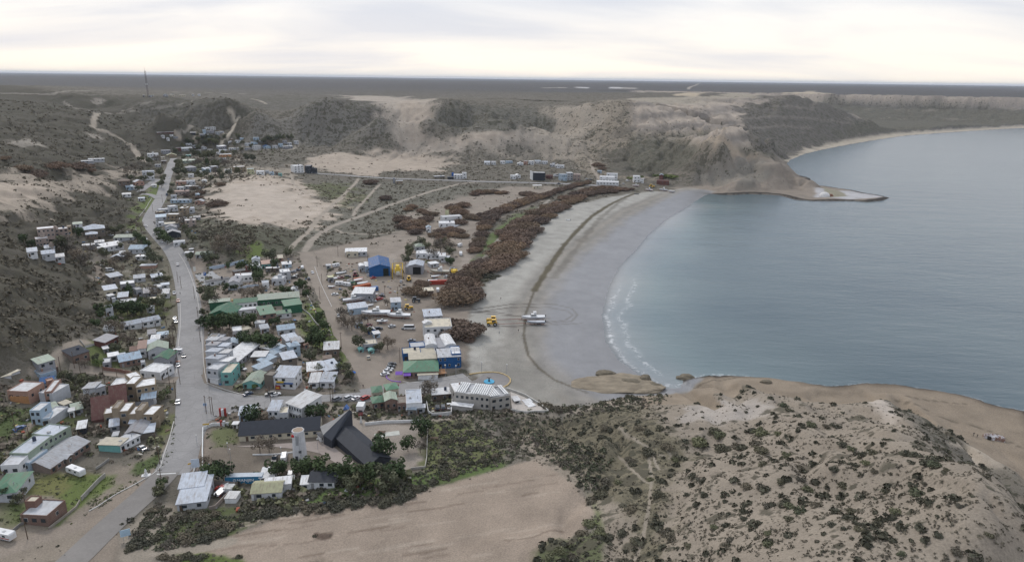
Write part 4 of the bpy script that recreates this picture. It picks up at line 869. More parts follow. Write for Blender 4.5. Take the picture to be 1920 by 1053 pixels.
def boat(px, py, to, Ls, label, hull='white', stripe=None, cabin=1, trailer=True, z0=None, canopy=0, tl=None):
    x, y, z = G3(px, py); tx, ty = G(*to); rz = math.atan2(ty - y, tx - x) - math.pi / 2
    w = Ls * .30 if Ls > 9 else Ls * .36; dpt = w * .42; l = Ls / 2; up = .75 if trailer else -.1
    o = root('boat', label, 'boat', (x, y, z + up), rz); m = M(CC[hull], 'car'); q = MB(); secs = []
    for t, ww, kz, sh in ((-1, .86, .08, 0), (-.5, 1, .02, 0), (0, 1, 0, 0), (.45, .86, .03, .06), (.75, .55, .14, .16), (.93, .22, .34, .26), (1.0, .04, .62, .32)):
        yy = t * l; hw = w / 2 * ww; k = kz * dpt; tp = dpt + sh * dpt
        secs.append([(-hw, yy, tp), (-hw * .93, yy, tp * .55 + k * .3), (-hw * .55, yy, k + dpt * .12), (0, yy, k), (hw * .55, yy, k + dpt * .12), (hw * .93, yy, tp * .55 + k * .3), (hw, yy, tp), (hw * .8, yy, tp - .1), (-hw * .8, yy, tp - .1)])
    q.loft(secs, m); q.build('hull', o)
    if stripe:
        q = MB(); ms = M(CC[stripe], 'car')
        for sg in (-1, 1):
            ring = [[(sg * (abs(s_[6][0]) * 1.012), s_[6][1], s_[6][2] - .08), (sg * (abs(s_[6][0]) * 1.012), s_[6][1], s_[6][2] - .3), (sg * abs(s_[5][0]) * 1.03, s_[5][1], s_[6][2] - .32), (sg * abs(s_[6][0]) * .98, s_[6][1], s_[6][2] - .07)] for s_ in secs[:6]]; q.loft(ring, ms)
        q.build('stripe', o)
    if cabin:
        q = MB(); y0 = -l * .25; y1 = l * .25; ch = 1.5 if Ls > 8 else 1.0
        q.loft([[(-w * .3, y0, dpt - .05), (w * .3, y0, dpt - .05), (w * .3, y1, dpt - .05), (-w * .3, y1, dpt - .05)], [(-w * .26, y0 + .1, dpt + ch), (w * .26, y0 + .1, dpt + ch), (w * .26, y1 - .5, dpt + ch), (-w * .26, y1 - .5, dpt + ch)]], WHITE); cb = q.build('cabin', o)
        q = MB(); q.loft([[(-w * .305, y0 + .2, dpt + ch * .45), (w * .305, y0 + .2, dpt + ch * .45), (w * .305, y1 - .05, dpt + ch * .45), (-w * .305, y1 - .05, dpt + ch * .45)], [(-w * .28, y0 + .25, dpt + ch * .8), (w * .28, y0 + .25, dpt + ch * .8), (w * .28, y1 - .32, dpt + ch * .8), (-w * .28, y1 - .32, dpt + ch * .8)]], GLASS); q.build('window', cb)
        if Ls > 9:
            q = MB(); q.box(-w * .2, y0 + .3, dpt + ch, w * .2, y0 + 1.6, dpt + ch + 1.2, WHITE); q.box(-w * .24, y0 + .1, dpt + ch + 1.2, w * .24, y0 + 1.9, dpt + ch + 1.3, WHITE); q.build('wheelhouse', o)
    q = MB()
    for sg in (-1, 1):
        for a_, b_ in zip(secs[2:-1], secs[3:]): q.tube((sg * a_[6][0] * .95, a_[6][1], a_[6][2] + .55), (sg * b_[6][0] * .95, b_[6][1], b_[6][2] + .55), .03, STEEL, 4)
        for a_ in secs[2:-1]: q.tube((sg * a_[6][0] * .95, a_[6][1], a_[6][2]), (sg * a_[6][0] * .95, a_[6][1], a_[6][2] + .55), .025, STEEL, 4)
    q.build('railing', o)
    q = MB(); q.box(-.22, -l - .45, dpt * .5, .22, -l + .05, dpt + .55, DARKM); q.build('outboard_motor', o)
    if trailer:
        t = root('boat_trailer', tl or ('steel trailer carrying the ' + label), 'trailer', (x, y, z), rz, 'boat trailers'); q = MB(); rd = M((.25, .06, .045), 'paint')
        for sg in (-1, 1): q.box(sg * w * .25 - .08, -l * .9, .45, sg * w * .25 + .08, l * .7, .62, rd)
        for yy in (-l * .8, -l * .3, l * .2, l * .6): q.box(-w * .45, yy - .08, .62, w * .45, yy + .08, .74, rd)
        q.box(-.08, l * .7, .5, .08, l * 1.25, .62, rd); q.build('frame', t)
        for sg in (-1, 1):
            for yy in (-l * .45, -l * .2): wl = link('wheel', wheel_mesh(.45), t); wl.location = (sg * w * .45, yy, .42)
    return o
def tractor(px, py, to, col, label, sc=1.0):
    x, y, z = G3(px, py); tx, ty = G(*to); rz = math.atan2(ty - y, tx - x) - math.pi / 2; o = root('tractor', label, 'tractor', (x, y, z), rz); o.scale = (sc,) * 3; m = M(CC[col], 'car')
    q = MB(); q.prism([(.2, .8), (2.3, .8), (2.3, 1.5), (2.1, 1.7), (.2, 1.8)], 'x', -.5, .5, m); q.box(-.7, -2.0, .8, .7, .2, 1.3, m); q.build('body', o)
    for sg in (-1, 1):
        q = MB(); q.prism([(-2.1, 1.2), (-1.9, 1.75), (-1.2, 1.95), (-.5, 1.7), (-.3, 1.2), (-.4, 1.15), (-.6, 1.55), (-1.2, 1.8), (-1.8, 1.6), (-2.0, 1.15)], 'x', sg * .75 - .3, sg * .75 + .3, m); q.build('mudguard', o)
    q = MB()
    for sx in (-.6, .6):
        for sy in (-1.5, .1): q.box(sx - .05, sy - .05, 1.3, sx + .05, sy + .05, 2.7, m)
    q.box(-.62, -1.5, 1.5, .62, .1, 2.6, GLASS); c = q.build('cab', o)
    q = MB(); q.box(-.75, -1.65, 2.7, .75, .3, 2.85, m); q.build('roof', c)
    for sx in (-1, 1):
        a = link('wheel', wheel_mesh(.85, .5), o); a.location = (sx * .95, -1.2, .85); a = link('wheel', wheel_mesh(.62, .4), o); a.location = (sx * .85, 1.6, .62)
    return o
def container(x1, y1, x2, y2, col, label, Ls=None, word=None, name='shipping_container', d=2.44, h=2.6, trim=None):
    a = G3(x1, y1); b = G3(x2, y2); rz = math.atan2(b[1] - a[1], b[0] - a[0]); w = Ls or math.hypot(b[0] - a[0], b[1] - a[1])
    o = root(name, label, 'container', (a[0], a[1], a[2]), rz); m = M(col, 'paint', .5); q = MB(); pr = []
    n = int(w / .5)
    for i in range(n): u = i * w / n; pr += [(u, 0), (u + .15, 0), (u + .2, .05), (u + .4, .05), (u + .45, 0)]
    pr = [p for p in pr if p[0] < w] + [(w, 0)]
    ring = [(u, v_) for u, v_ in pr] + [(w, d), (0, d)]; q.loft([[(u, v_, .1) for u, v_ in ring], [(u, v_, h - .02) for u, v_ in ring]], m); q.build('body', o)
    q = MB(); q.box(-.03, -.03, h - .02, w + .03, d + .03, h + .08, M(trim or tuple(min(1, c * 1.0 + .35) for c in col), 'paint')); q.build('roof', o)
    q = MB()
    for u in (0, w): q.box(u - .06, -.06, 0, u + .06, .06, h + .02, m)
    q.box(0, -.05, 0, w, .0, .12, m); q.box(0, -.05, h - .14, w, .0, h + .01, m); q.build('frame', o)
    q = MB(); q.box(w + .01, .1, .15, w + .05, d / 2 - .02, h - .1, m); q.box(w + .01, d / 2 + .02, .15, w + .05, d - .1, h - .1, m)
    for yy in (.5, .95, 1.5, 1.95): q.tube((w + .08, yy, .15), (w + .08, yy, h - .1), .02, STEEL, 4)
    q.build('door', o)
    return o
def caravan(px, py, to, label, Ls=5.5, stripe=None, base='white'):
    x, y, z = G3(px, py); tx, ty = G(*to); rz = math.atan2(ty - y, tx - x) - math.pi / 2; l = Ls / 2; o = root('caravan', label, 'caravan', (x, y, z), rz); m = M(CC[base], 'paint', .4)
    q = MB(); q.prism([(-l, .5), (l - .2, .5), (l, 1.2), (l - .35, 2.45), (-l + .25, 2.5), (-l, 2.1)], 'x', -1.1, 1.1, m); q.build('body', o)
    for sg in (-1, 1):
        for yy in (-l * .5, l * .25): q = MB(); q.box(sg * 1.1 - .03, yy, 1.4, sg * 1.1 + .03, yy + 1.0, 2.0, GLASS); q.build('window', o)
        wl = link('wheel', wheel_mesh(), o); wl.location = (sg * 1.0, -.3, .34)
        if stripe: q = MB(); q.box(sg * 1.1 - .02, -l + .1, .9, sg * 1.1 + .02, l - .2, 1.15, M(CC[stripe], 'paint')); q.build('stripe', o)
    q = MB(); q.box(-.35, -.6, 2.45, .35, .2, 2.6, M((.5, .5, .5), 'paint')); q.build('roof_vent', o)
    q = MB(); q.tube((0, l, .55), (0, l + 1.0, .5), .05, STEEL, 5); q.build('drawbar', o); return o

# ------------------------------------------------------------------ streets
ROADL = []
def road_mat(rgb, name, lines=.5):
    m, t, b, o = newmat(name); co = objco(t)
    n = noise(t, co, .12, 5, .65); f = noise(t, co, 1.6, 3, .6); c = MIX(t, 1.0, rgb, RAMP(t, n, [(.25, .80), (.75, 1.12)]), 'MULTIPLY'); c = MIX(t, 1.0, c, RAMP(t, f, [(.2, .9), (.8, 1.08)]), 'MULTIPLY')
    cr = N(t, 'ShaderNodeTexVoronoi', Scale=.16); cr.feature = 'DISTANCE_TO_EDGE'; L(t, co, cr.inputs['Vector'])
    c = MIX(t, MA(t, 'MULTIPLY', RAMP(t, cr.outputs[0], [(0, 1.), (.03, 0.)]), lines), c, tuple(v * .6 for v in rgb)); L(t, c, b.inputs['Base Color']); return m
ASPH = road_mat((.285, .275, .268), 'worn_paving'); ASP2 = road_mat((.225, .21, .195), 'asphalt', .1); DIRTM = road_mat((.26, .22, .18), 'dirt', 0.); LGREY = road_mat((.30, .29, .285), 'pale_road', .1)
gpoly('road_junction', [(327,800),(330,745),(331,700),(372,690),(383,718),(420,733),(470,744),(560,742),(640,738),(700,733),(690,752),(620,752),(560,757),(470,768),(420,775),(392,790),(378,830),(368,872),(352,888),(318,892),(300,905),(282,900),(305,850)], ASPH, .10)
ribbon('main_street', [(350,705),(355,660),(358,620),(356,580),(350,545),(340,505),(325,470),(298,440),(280,415),(288,395),(302,370),(309,345),(318,318),(326,297)], 13.5, ASPH, .11, wend=9)
ribbon('main_road', [(312,885),(285,915),(240,955),(190,1000),(140,1048),(90,1090),(30,1130)], 9.0, ASP2, .13)
ribbon('seafront_street', [(680,742),(740,733),(800,724),(850,716),(880,710)], 14, ASPH, .12)
ribbon('coast_road', [(556,320),(600,326),(660,330),(740,335),(830,338),(920,341),(1000,343),(1060,345),(1130,349)], 7.5, LGREY, .25, 6)
ribbon('dirt_street', [(715,738),(700,712),(680,680),(655,640),(632,600),(612,555),(593,515),(580,490),(574,472)], 11.5, DIRTM, .10, jag=1.6, nx=6)
ribbon('side_street', [(332,712),(290,711),(250,705),(205,698),(165,693),(130,690)], 7, DIRTM, .12, jag=.8)
ribbon('side_street', [(262,360),(275,350),(290,340),(298,336)], 8, ASPH, .2)
ribbon('side_street', [(296,372),(284,366),(262,366)], 7, ASPH, .25)
gpoly('plaza_paving', [(892,712),(905,702),(925,698),(945,702),(956,710),(955,720),(940,728),(915,731),(890,733),(868,730),(860,722)], road_mat((.24, .225, .215), 'plaza_paving', .3), .14, 3)
gpoly('motel_walkway', [(440,836),(598,826),(618,832),(668,868),(650,880),(625,865),(600,850),(570,843),(500,836),(470,838)], road_mat((.33, .28, .25), 'brick_paving', .2), .12, 3)
gpoly('forecourt', [(365,515),(398,508),(415,520),(380,535)], road_mat((.35, .35, .35), 'forecourt', .3), .12, 3)
def kerb(pts, w=.35, h=.15, col=(.50, .48, .45)):
    P_ = dens(pts, 2.5); q = MB(); rings = []; n = len(P_)
    for i, p in enumerate(P_):
        t = (P_[min(i + 1, n - 1)] - P_[max(i - 1, 0)]).normalized(); nr = Vector((t.y, -t.x)) * w / 2; z = float(gz(p.x, p.y))
        rings.append([(p.x - nr.x, p.y - nr.y, z - .2), (p.x + nr.x, p.y + nr.y, z - .2), (p.x + nr.x, p.y + nr.y, z + h + .11), (p.x - nr.x, p.y - nr.y, z + h + .11)])
    q.loft(rings, M(col, 'concrete')); o = q.build('kerb'); o['kind'] = 'structure'
for pts in [[(167,958),(185,948),(215,928),(245,912),(270,898),(298,880),(305,860),(318,820),(326,790)], [(331,700),(334,650),(338,610),(338,570)], [(388,716),(383,690),(380,650),(377,610),(372,570),(362,530),(350,500),(335,475)],
            [(388,718),(430,733),(470,742),(520,742)], [(262,452),(255,430),(257,412),(270,395),(284,372)], [(590,500),(603,535),(622,575)], [(755,715),(770,718),(830,712),(880,706)], [(572,545),(585,570),(600,600),(620,622)]]: kerb(pts)
kerb([(880,702),(900,699),(925,698),(945,702),(957,711),(952,722),(930,731)], .6, .35, (.50, .38, .20)); kerb([(728,700),(724,707),(735,714),(752,716)], .4, .2, (.30, .16, .5))
q = gpoly('road_marking', [(294,888),(330,886),(330,888),(294,890)], M((.6, .6, .58), 'paint'), .16, 5)

# ------------------------------------------------------------------ the motel compound and what lies around it (front of the town)
bld('motel_wing', 'long low motel wing with charcoal roof across the gravel yard', 'motel', [(449,827,600,818,10.5,2.9,'g','c','k',9,1,1,None,0,3.0)])
bld('motel_wing', 'diagonal motel wing with broad charcoal pitched roof right of the lookout tower', 'motel', [(623,828,690,880,9.0,2.7,'g','k','k',0,0,0,None,0,2.2)])  # walls coloured charcoal to carry the shade under the eaves
a = G3(602, 827); e = G3(657, 801); R0 = root('motel_hall', 'motel centre with tall charcoal prow roof rising to a point', 'motel', ((a[0] + e[0]) / 2, (a[1] + e[1]) / 2, a[2]))
def rel(px, py, z): x, y = onz(px, py, z); return (x - R0.location.x, y - R0.location.y, z - R0.location.z)
q = MB(); mk_ = M((.045, .05, .062), 'tile'); rdA, rdB = rel(606, 815, 3.4), rel(655, 767, 9.8); eL = [rel(616, 800, 3.2), rel(590, 806, 3.0)]; eR = [rel(661, 770, 12.6), rel(659, 799, 5.2), rel(630, 799, 5.0)]
G0 = lambda p, dz: (p[0], p[1], dz)
mg_ = M((.27, .265, .26), 'tile')
q.add([rdA, rdB, rel(628, 785, 4.2), rel(600, 799, 3.1), G0(rdA, -.5), G0(rdB, -.5), G0(rel(628, 785, 4.2), -.5), G0(rel(600, 799, 3.1), -.5)], [(0, 1, 2, 3), (1, 5, 6, 2), (2, 6, 7, 3), (3, 7, 4, 0), (4, 7, 6, 5)], mg_)
v2 = rel(660, 771, 9.0); v3 = rel(659, 798, 3.2)
q.add([rdA, rdB, v2, v3, rel(622, 826, 2.9), G0(rdA, -.5), G0(rdB, -.5), G0(v2, -.5), G0(v3, -.5), G0(rel(622, 826, 2.9), -.5)], [(0, 4, 3, 2, 1), (1, 2, 7, 6), (2, 3, 8, 7), (3, 4, 9, 8), (4, 0, 5, 9), (5, 6, 7, 8, 9)], mk_); q.build('roof', R0)
wing(R0, tuple(R0.location), 602, 829, 619, 824, 3.5, 2.6, 'F', 'w', 'k', 2, 1, 0)
# white lookout tower
x, y, z = G3(563, 859); R1 = root('lookout_tower', 'white tapering octagonal lookout tower in the motel yard', 'tower', (x, y, z)); q = MB(); n = 8
def ringz(r, zz, n=8, ph=math.pi / 8): return [(r * math.cos(ph + 2 * math.pi * i / n), r * math.sin(ph + 2 * math.pi * i / n), zz) for i in range(n)]
mt = M((.66, .66, .67), 'plaster'); q.loft([ringz(2.6, -1), ringz(2.55, 0), ringz(2.05, 11.2)], mt); q.build('tower_body', R1)
q = MB(); q.loft([ringz(2.2, 11.2), ringz(2.2, 11.6)], mt); q.loft([ringz(1.9, 11.6), ringz(1.9, 11.65)], M((.35, .27, .2), 'flat_roof')); q.build('roof', R1)
for i, (ax, zz, ww, hh) in enumerate([(-.45, .3, .9, 2.0), (.9, 3.6, .9, .8)]): q = MB(); q.box(ax - ww / 2, -2.52 + zz * .04, zz, ax + ww / 2, -2.0, zz + hh, GLASS); q.build('door' if i == 0 else 'window', R1)
q = MB(); q.box(-.35, -2.34, 6.6, .45, -1.6, 10.3, M((.35, .36, .37), 'steel')); q.build('louvre_panel', R1)
q = MB()
for s_ in (-.3, .3): q.tube((1.3 + s_, -2.75, .3), (1.1 + s_, -2.3, 11.2), .05, STEEL, 4)
for k in range(18): q.tube((1.0 - k * .01, -2.75 + k * .025, .6 + k * .6), (1.6 - k * .01, -2.75 + k * .025, .6 + k * .6), .03, STEEL, 4)
q.build('ladder', R1); q = MB(); q.box(-1.9, -1.95, 9.6, -.9, -1.2, 10.3, M((.5, .03, .03), 'paint')); q.build('emblem', R1)
# the blue box with its lettering
o = container(423, 907, 487, 906, (.05, .22, .38), 'long blue shipping container with white HANJIN lettering beside the gravel yard', 12.2, trim=(.52, .56, .6))
def text(word, size, loc, parent, mat, name='lettering', ext=.02, rz=0):
    cu = bpy.data.curves.new(name, 'FONT'); cu.body = word; cu.size = size; cu.extrude = ext; cu.offset = .02; tmp = bpy.data.objects.new(name, cu); COL.objects.link(tmp); bpy.context.view_layer.update()
    me = bpy.data.meshes.new_from_object(tmp.evaluated_get(bpy.context.evaluated_depsgraph_get())); bpy.data.objects.remove(tmp); me.materials.clear(); me.materials.append(mat)
    t_ = link(name, me, parent); t_.location = loc; t_.rotation_euler = (math.pi / 2, 0, rz); return t_
WP_ = M((.8, .8, .8), 'paint'); text('HANJIN', 1.45, (3.9, -.06, .85), o, WP_).scale = (1.12, 1, 1)
q = MB(); n = 20; q.loft([[(3.1 + r * math.cos(t), yy, 1.35 + r * math.sin(t)) for t in np.linspace(0, 2 * math.pi, n, endpoint=False)] for r, yy in ((.52, -.05), (.52, -.09), (.38, -.09), (.38, -.05))], WP_, False); q.tube((2.85, -.08, 1.1), (3.35, -.08, 1.6), .07, WP_, 4); q.build('emblem', o)
bld('shed', 'white lean-to shed between the blue container and the round pine', 'shed', [(488,906,514,905,5,2.4,'m','w','w',1,1,1)])
bld('storage_house', 'white house with moss yellow front roof and rusty white rear roof', 'house', [(472,938,528,934,7,2.8,'g','w','y',2,1,1,None,0,1.3), (497,926,546,921,3.4,3.4,'m','w','w',0,0,0)])
bld('cottage', 'white cottage with charcoal tiled roof behind dark bushes', 'house', [(580,917,627,914,7,2.9,'g','w','k',3,1,1), (565,919,581,917,4,2.4,'m','w','w',1)])
bld('workshop', 'wide pale metal roofed workshop beside the road with a walled yard', 'workshop', [(333,958,388,952,13,2.8,'m','l','u',2,1,1,None,0,1.2), (338,935,384,930,7,4.2,'m','b','u',0,0,0)])
fence('yard_wall', [(392,956),(404,953),(424,932),(446,910),(425,908),(392,908)], 1.3, .25, M((.30, .25, .22), 'plaster'), 'grey brown wall round the workshop yard', 'wall')
fence('compound_wall', [(381,905),(380,850),(381,806),(399,798),(430,797),(457,797)], 1.4, .3, WHITE, 'white wall round the left end of the motel lawn', 'wall')
fence('garden_wall', [(536,899),(553,897),(552,904)], 1.6, .25, WHITE, 'short white wall next to the lean-to shed', 'wall')
fence('garden_wall', [(684,797),(720,793),(784,791),(801,798)], 1.2, .3, WHITE, 'long low white wall at the back of the gravel garden', 'wall')
fence('boundary_wall', [(770,880),(797,877),(800,860),(801,830),(802,800)], .9, .25, M((.45, .42, .38), 'plaster'), 'pale wall closing the right side of the gravel garden', 'wall')
fence('yard_wall', [(368,868),(362,890),(352,912)], .7, .4, M((.6, .6, .58), 'plaster'), 'low white wall beside the slip road', 'wall')
fence('garden_wall', [(474,853),(520,852),(550,848)], .5, .3, WHITE, 'knee high white wall behind the parked black pickup', 'wall')
gpoly('path', [(702,813),(748,807),(750,815),(702,820)], M((.5, .5, .45), 'concrete'), .1)
bld('hip_roof_house', 'grey hipped pavilion behind a round pine at the street corner', 'house', [(449,790,480,787,8,3.2,'h','b','u',2)])
bld('town_house', 'white two storey house with blue grey roof left of ribbed building', 'house', [(504,794,524,794,7,6.2,'m','w','u',2), (524,795,541,794,6,5.0,'f','w','c',2)])
bld('ribbed_building', 'bright white two storey building with stepped terraces and ribbed roof', 'building', [(538,779,567,790,11,6.3,'m','w','w',6,1,0,None,0,1.2), (533,780,560,790,2.5,3.2,'F','w','w',5,0,0)])
row('beside the corner kerb', [(437,803,446,803,2,2,'F','w','w'), (456,784,466,782,3,2.5,'f','e','e')], 'shed')
# brick and green roofed houses along the seafront street
bld('brick_house', 'brick cottage with bright green hipped roofs beside parked red car', 'house', [(700,768,722,765,6,3.4,'h','r','v',2), (699,751,718,749,6,4.2,'h','c','v',2)])
bld('brick_house', 'brick two storey house with mint roof and cluttered yard', 'house', [(723,770,745,768,7,5.0,'G','r','p',2,1,1), (745,772,762,771,7,4.0,'f','r','e',2), (726,748,748,745,6,4.8,'h','c','v',2)])
bld('flat_house', 'broad pale flat roofed house left of the walled car court', 'house', [(762,776,792,774,13,5.0,'f','w','u',3), (763,778,780,778,3,2.8,'m','e','b',1), (781,776,797,775,3,3,'F','l','l',1)])
bld('low_annex', 'low brown annex with white roof behind the car court', 'house', [(811,752,848,750,6,3.4,'F','n','w',4)])
fence('court_wall', [(799,752),(803,776),(810,781),(829,780),(846,778),(848,752)], 1.8, .3, M((.60, .59, .57), 'plaster'), 'white wall round the car court beside the hotel', 'wall')
# the white hotel with slatted roof terraces
R2, og = bld('hotel', 'white angular beachfront hotel with slatted roof terraces', 'hotel', [(853,762,918,768,11,6.6,'f','i','l',7,1,1), (920,769,957,765,10,6.0,'f','i','l',3,1,1), (843,745,853,762,7,7.0,'f','i','w',2,0,0), (846,768,884,772,2.6,2.4,'F','i','w',0,0,1)])
for (xa, ya, xb, yb, zt, d_) in ((853,762,918,768,6.75,10.5), (920,769,957,765,6.2,9.5)):
    a = G3(xa, ya); b2 = G3(xb, yb); rz = math.atan2(b2[1] - a[1], b2[0] - a[0]); w_ = math.hypot(b2[0] - a[0], b2[1] - a[1]); q = MB()
    for k in range(int(w_ / .95)):
        if 4 < k * .95 < 6.5: continue
        q.box(k * .95, .4, zt, k * .95 + .62, d_, zt + .16, WHITE)
    for yy in (.5, d_ - .3): q.box(0, yy, zt - .16, w_, yy + .2, zt - .01, WHITE)
    q.build('pergola', R2, (a[0] - og[0], a[1] - og[1], a[2] - og[2]), rz)
fence('terrace_wall', [(958,770),(985,774),(1028,772),(1010,757),(985,742),(955,731),(935,728)], 1.0, .35, M((.60, .58, .54), 'plaster'), 'pale terrace wall running to a point beyond the hotel', 'wall')
gpoly('terrace_deck', [(960,768),(985,771),(1022,769),(1008,759),(983,745),(957,735),(958,750)], M((.45, .41, .37), 'concrete'), .35)
row('on the hotel terrace point', [(965,757,975,756,4,1.6,'F','w','w'), (985,757,998,755,3,.5,'F','w','w'), (992,764,1003,762,3,.5,'F','w','w')], 'deck box')
# fountain figure on the roundabout
x, y, z = G3(917, 716); Rf = root('monument_pool', 'round bright blue pool with a dark whale tail figure on the plaza', 'monument', (x, y, z + .14)); q = MB()
bl_ = M((.10, .38, .58), 'paint'); q.loft([ringz(2.5, 0, 24), ringz(2.5, .35, 24)], bl_); q.build('basin', Rf)
q = MB(); dk_ = M((.05, .05, .055), 'stone'); q.loft([ringz(.5, .35, 8), ringz(.32, 1.2, 8), ringz(.2, 1.9, 8)], dk_)
for sg in (-1, 1): q.add([(0, 0, 1.7), (sg * .5, .05, 2.1), (sg * 1.1, .05, 2.55), (sg * .55, .05, 2.35), (0, -.1, 2.1), (0, .12, 1.75), (sg * .5, .17, 2.1), (sg * 1.1, .12, 2.5), (sg * .55, .17, 2.35), (0, .1, 2.1)], [(0, 1, 2, 3, 4), (5, 9, 8, 7, 6), (0, 5, 6, 1), (1, 6, 7, 2), (2, 7, 8, 3), (3, 8, 9, 4)], dk_)
q.build('figure', Rf)
# restaurants on the beach front
R3, og = bld('restaurant', 'green roofed corner restaurant with purple awnings and white porch', 'restaurant', [(757,709,822,708,13,3.6,'h','r','v',7,1,1), (768,690,818,688,8,4.9,'F','c','c',0,0,0), (784,712,821,711,2.6,2.7,'F','w','c',0,0,0)])
for xa, ya in ((742, 707), (757, 709)):
    a = G3(xa, ya); q = MB(); pu = M((.22, .11, .45), 'fabric'); q.add([(0, -2.0, 2.2), (3.4, -2.0, 2.2), (3.4, .2, 3.0), (0, .2, 3.0), (0, -2.0, 2.1), (3.4, -2.0, 2.1), (3.4, .2, 2.9), (0, .2, 2.9)], [(0, 1, 2, 3), (7, 6, 5, 4), (0, 4, 5, 1), (1, 5, 6, 2), (2, 6, 7, 3), (3, 7, 4, 0)], pu)
    for xx in (.1, 3.2): q.tube((xx, -1.9, -.1), (xx, -1.9, 2.2), .05, STEEL, 4)
    q.build('awning', R3, (a[0] - og[0], a[1] - og[1], a[2] - og[2]), .1)
bld('blue_restaurant', 'deep blue two storey restaurant with glazed skylight roof by the beach', 'restaurant', [(822,691,864,689,8,6.4,'m','B','l',5,1,1), (847,688,865,687,10,7.2,'f','B','w',2)])
bld('blue_annex', 'flat roofed deep blue annex behind the green roofed restaurant', 'building', [(756,678,790,676,8,4.4,'f','B','c',3), (790,677,818,675,8,4.0,'f','l','c',2), (770,663,798,661,7,3.6,'f','B','l',2)])
bld('white_hall', 'white hall with paired bright barrel roofs beside the beach', 'building', [(798,664,820,663,15,4.8,'v','w','w',2,0), (822,664,834,663,13,4.0,'F','l','g',1,0), (835,664,856,662,15,4.8,'v','w','w',2,0)])
bld('white_hall', 'tall white flat roofed building topmost of the beachfront block', 'building', [(797,637,848,635,14,7.4,'f','w','c',4,1,0), (796,632,810,630,3,8.6,'G','w','w',0,0,0)])
bld('open_shed', 'blue grey sheet roofed shed beside the big tamarisk', 'shed', [(796,602,829,600,9,3.0,'m','g','u',1)])
bld('deck_kiosk', 'low brown timber deck box in front of the blue restaurant', 'kiosk', [(823,704,836,703,5,1.0,'F','n','o',0,0,0)])
# island of shops in the dirt lot
bld('shop', 'small grey shop with cream flat roof on the traffic island', 'shop', [(682,658,708,656,7,3.6,'f','g','c',2)])
row('on the traffic island', [(692,627,704,625,4,2.6,'G','B','w'), (702,634,713,632,3,2.6,'m','b','w'), (667,615,680,613,4,2.6,'m','b','u'), (674,661,682,660,3,1.8,'G','T','T'), (692,663,702,662,3,1.8,'G','T','T')], 'kiosk')
# block inside the bend: terrace houses and the pool roofs
bld('terrace_row', 'stepped row of tall grey white terrace houses along the main street', 'apartments', [
 (389,716,411,719,8,7.0,'f','l','l',2), (389,702,412,704,8,7.6,'n','l','u',2), (412,704,431,705,8,6.6,'n','l','w',2), (389,689,410,690,7,7.8,'n','l','u',1), (412,690,430,690,7,7.2,'n','l','w',1),
 (389,676,409,676,7,7.6,'n','l','g',1), (411,676,428,676,7,7.0,'n','l','u',1), (389,664,408,664,7,7.0,'n','l','l',1), (411,663,425,663,7,6.6,'n','l','g',1), (391,652,406,652,6,5.6,'f','l','e',1), (407,651,418,651,6,5,'f','g','l',1)])
H(416,722,436,722,11,6.2,'f','T','c','turquoise and white corner building with cream flat roof at junction',cat='building')
bld('porch', 'white sloping street awning in front of the terrace corner', 'awning', [(394,717,409,721,2.4,2.4,'m','w','w',0,0,0)])
row('behind the grey terrace row', [(437,634,455,632,7,4.0,'f','w','w'), (455,629,473,625,5,3.0,'f','c','c'), (429,657,447,655,7,3.6,'G','l','b'), (412,646,434,641,6,3,'f','s','c')])
bld('long_shed', 'long white metal roofed shed running diagonally behind the terraces', 'shed', [(447,689,488,656,8,3.4,'m','g','w',1,0,0)])
bld('stone_house', 'rounded dark stone house with white flat roof and tank', 'house', [(472,680,498,680,7,3.4,'F','e','w',3), (505,665,524,657,6,3.2,'F','e','w',2)])
H(490,661,503,660,5,3.4,'F','l','c','small pale tank block above the rounded stone house','t')
bld('stepped_roofs', 'stepped line of four pale blue roofed units running up the block', 'houses', [(486,701,512,690,4.2,2.6,'m','l','b',0), (496,688,519,677,4.2,2.6,'m','l','b',0), (506,677,527,667,4.2,2.6,'m','l','b',0), (516,666,536,657,4.2,2.6,'m','l','b',0)])
bld('modern_restaurant', 'white modern restaurant with grey metal roof and blue awning', 'restaurant', [(513,727,553,730,9,6.0,'m','w','u',3,1,1,None,0,1.4), (497,726,513,728,5,6.4,'f','e','e',0,0,0)])
a = G3(520, 727); q = MB(); q.box(0, -1.2, 2.6, 7.5, -.15, 2.9, M((.02, .08, .25), 'fabric')); q.box(.2, -1.1, 3.0, 3.4, -.5, 3.6, M((.6, .42, .05), 'paint')); q.build('awning', None); aw_ = bpy.data.objects['awning'] if False else COL.objects[-1]
tagm(aw_, 'blue shop awning with yellow lettering board on the modern restaurant', 'awning'); aw_.location = a; aw_.rotation_euler = (0, 0, -.05)
a = G3(517, 729); q = MB(); rdm = M((.35, .04, .03), 'paint'); q.box(0, -.3, 0, 2.0, .3, 1.6, rdm); q.box(.2, -.33, .5, 1.8, -.3, 1.1, M((.6, .4, .05), 'paint')); q.build('kiosk_stand'); tagm(COL.objects[-1], 'small red stand with yellow sign outside the modern restaurant', 'stand').location = a
bld('low_shop', 'low turquoise shop with grey green metal roof facing the street', 'shop', [(456,728,488,729,11,2.8,'G','T','p',3)])
row('in the middle of the block', [(522,629,554,626,8,3.4,'g','l','b','t'), (538,650,562,646,7,3.6,'m','l','u'), (553,654,571,651,6,3.4,'m','n','l'), (571,654,579,653,3,2.4,'F','s','s'), (545,670,564,667,6,6.2,'h','b','b'), (533,693,558,689,7,5.6,'m','e','u'), (608,669,636,668,8,4.2,'m','n','w'), (607,681,622,680,3,2.6,'m','e','n'), (490,625,505,623,5,2.8,'m','l','u')])
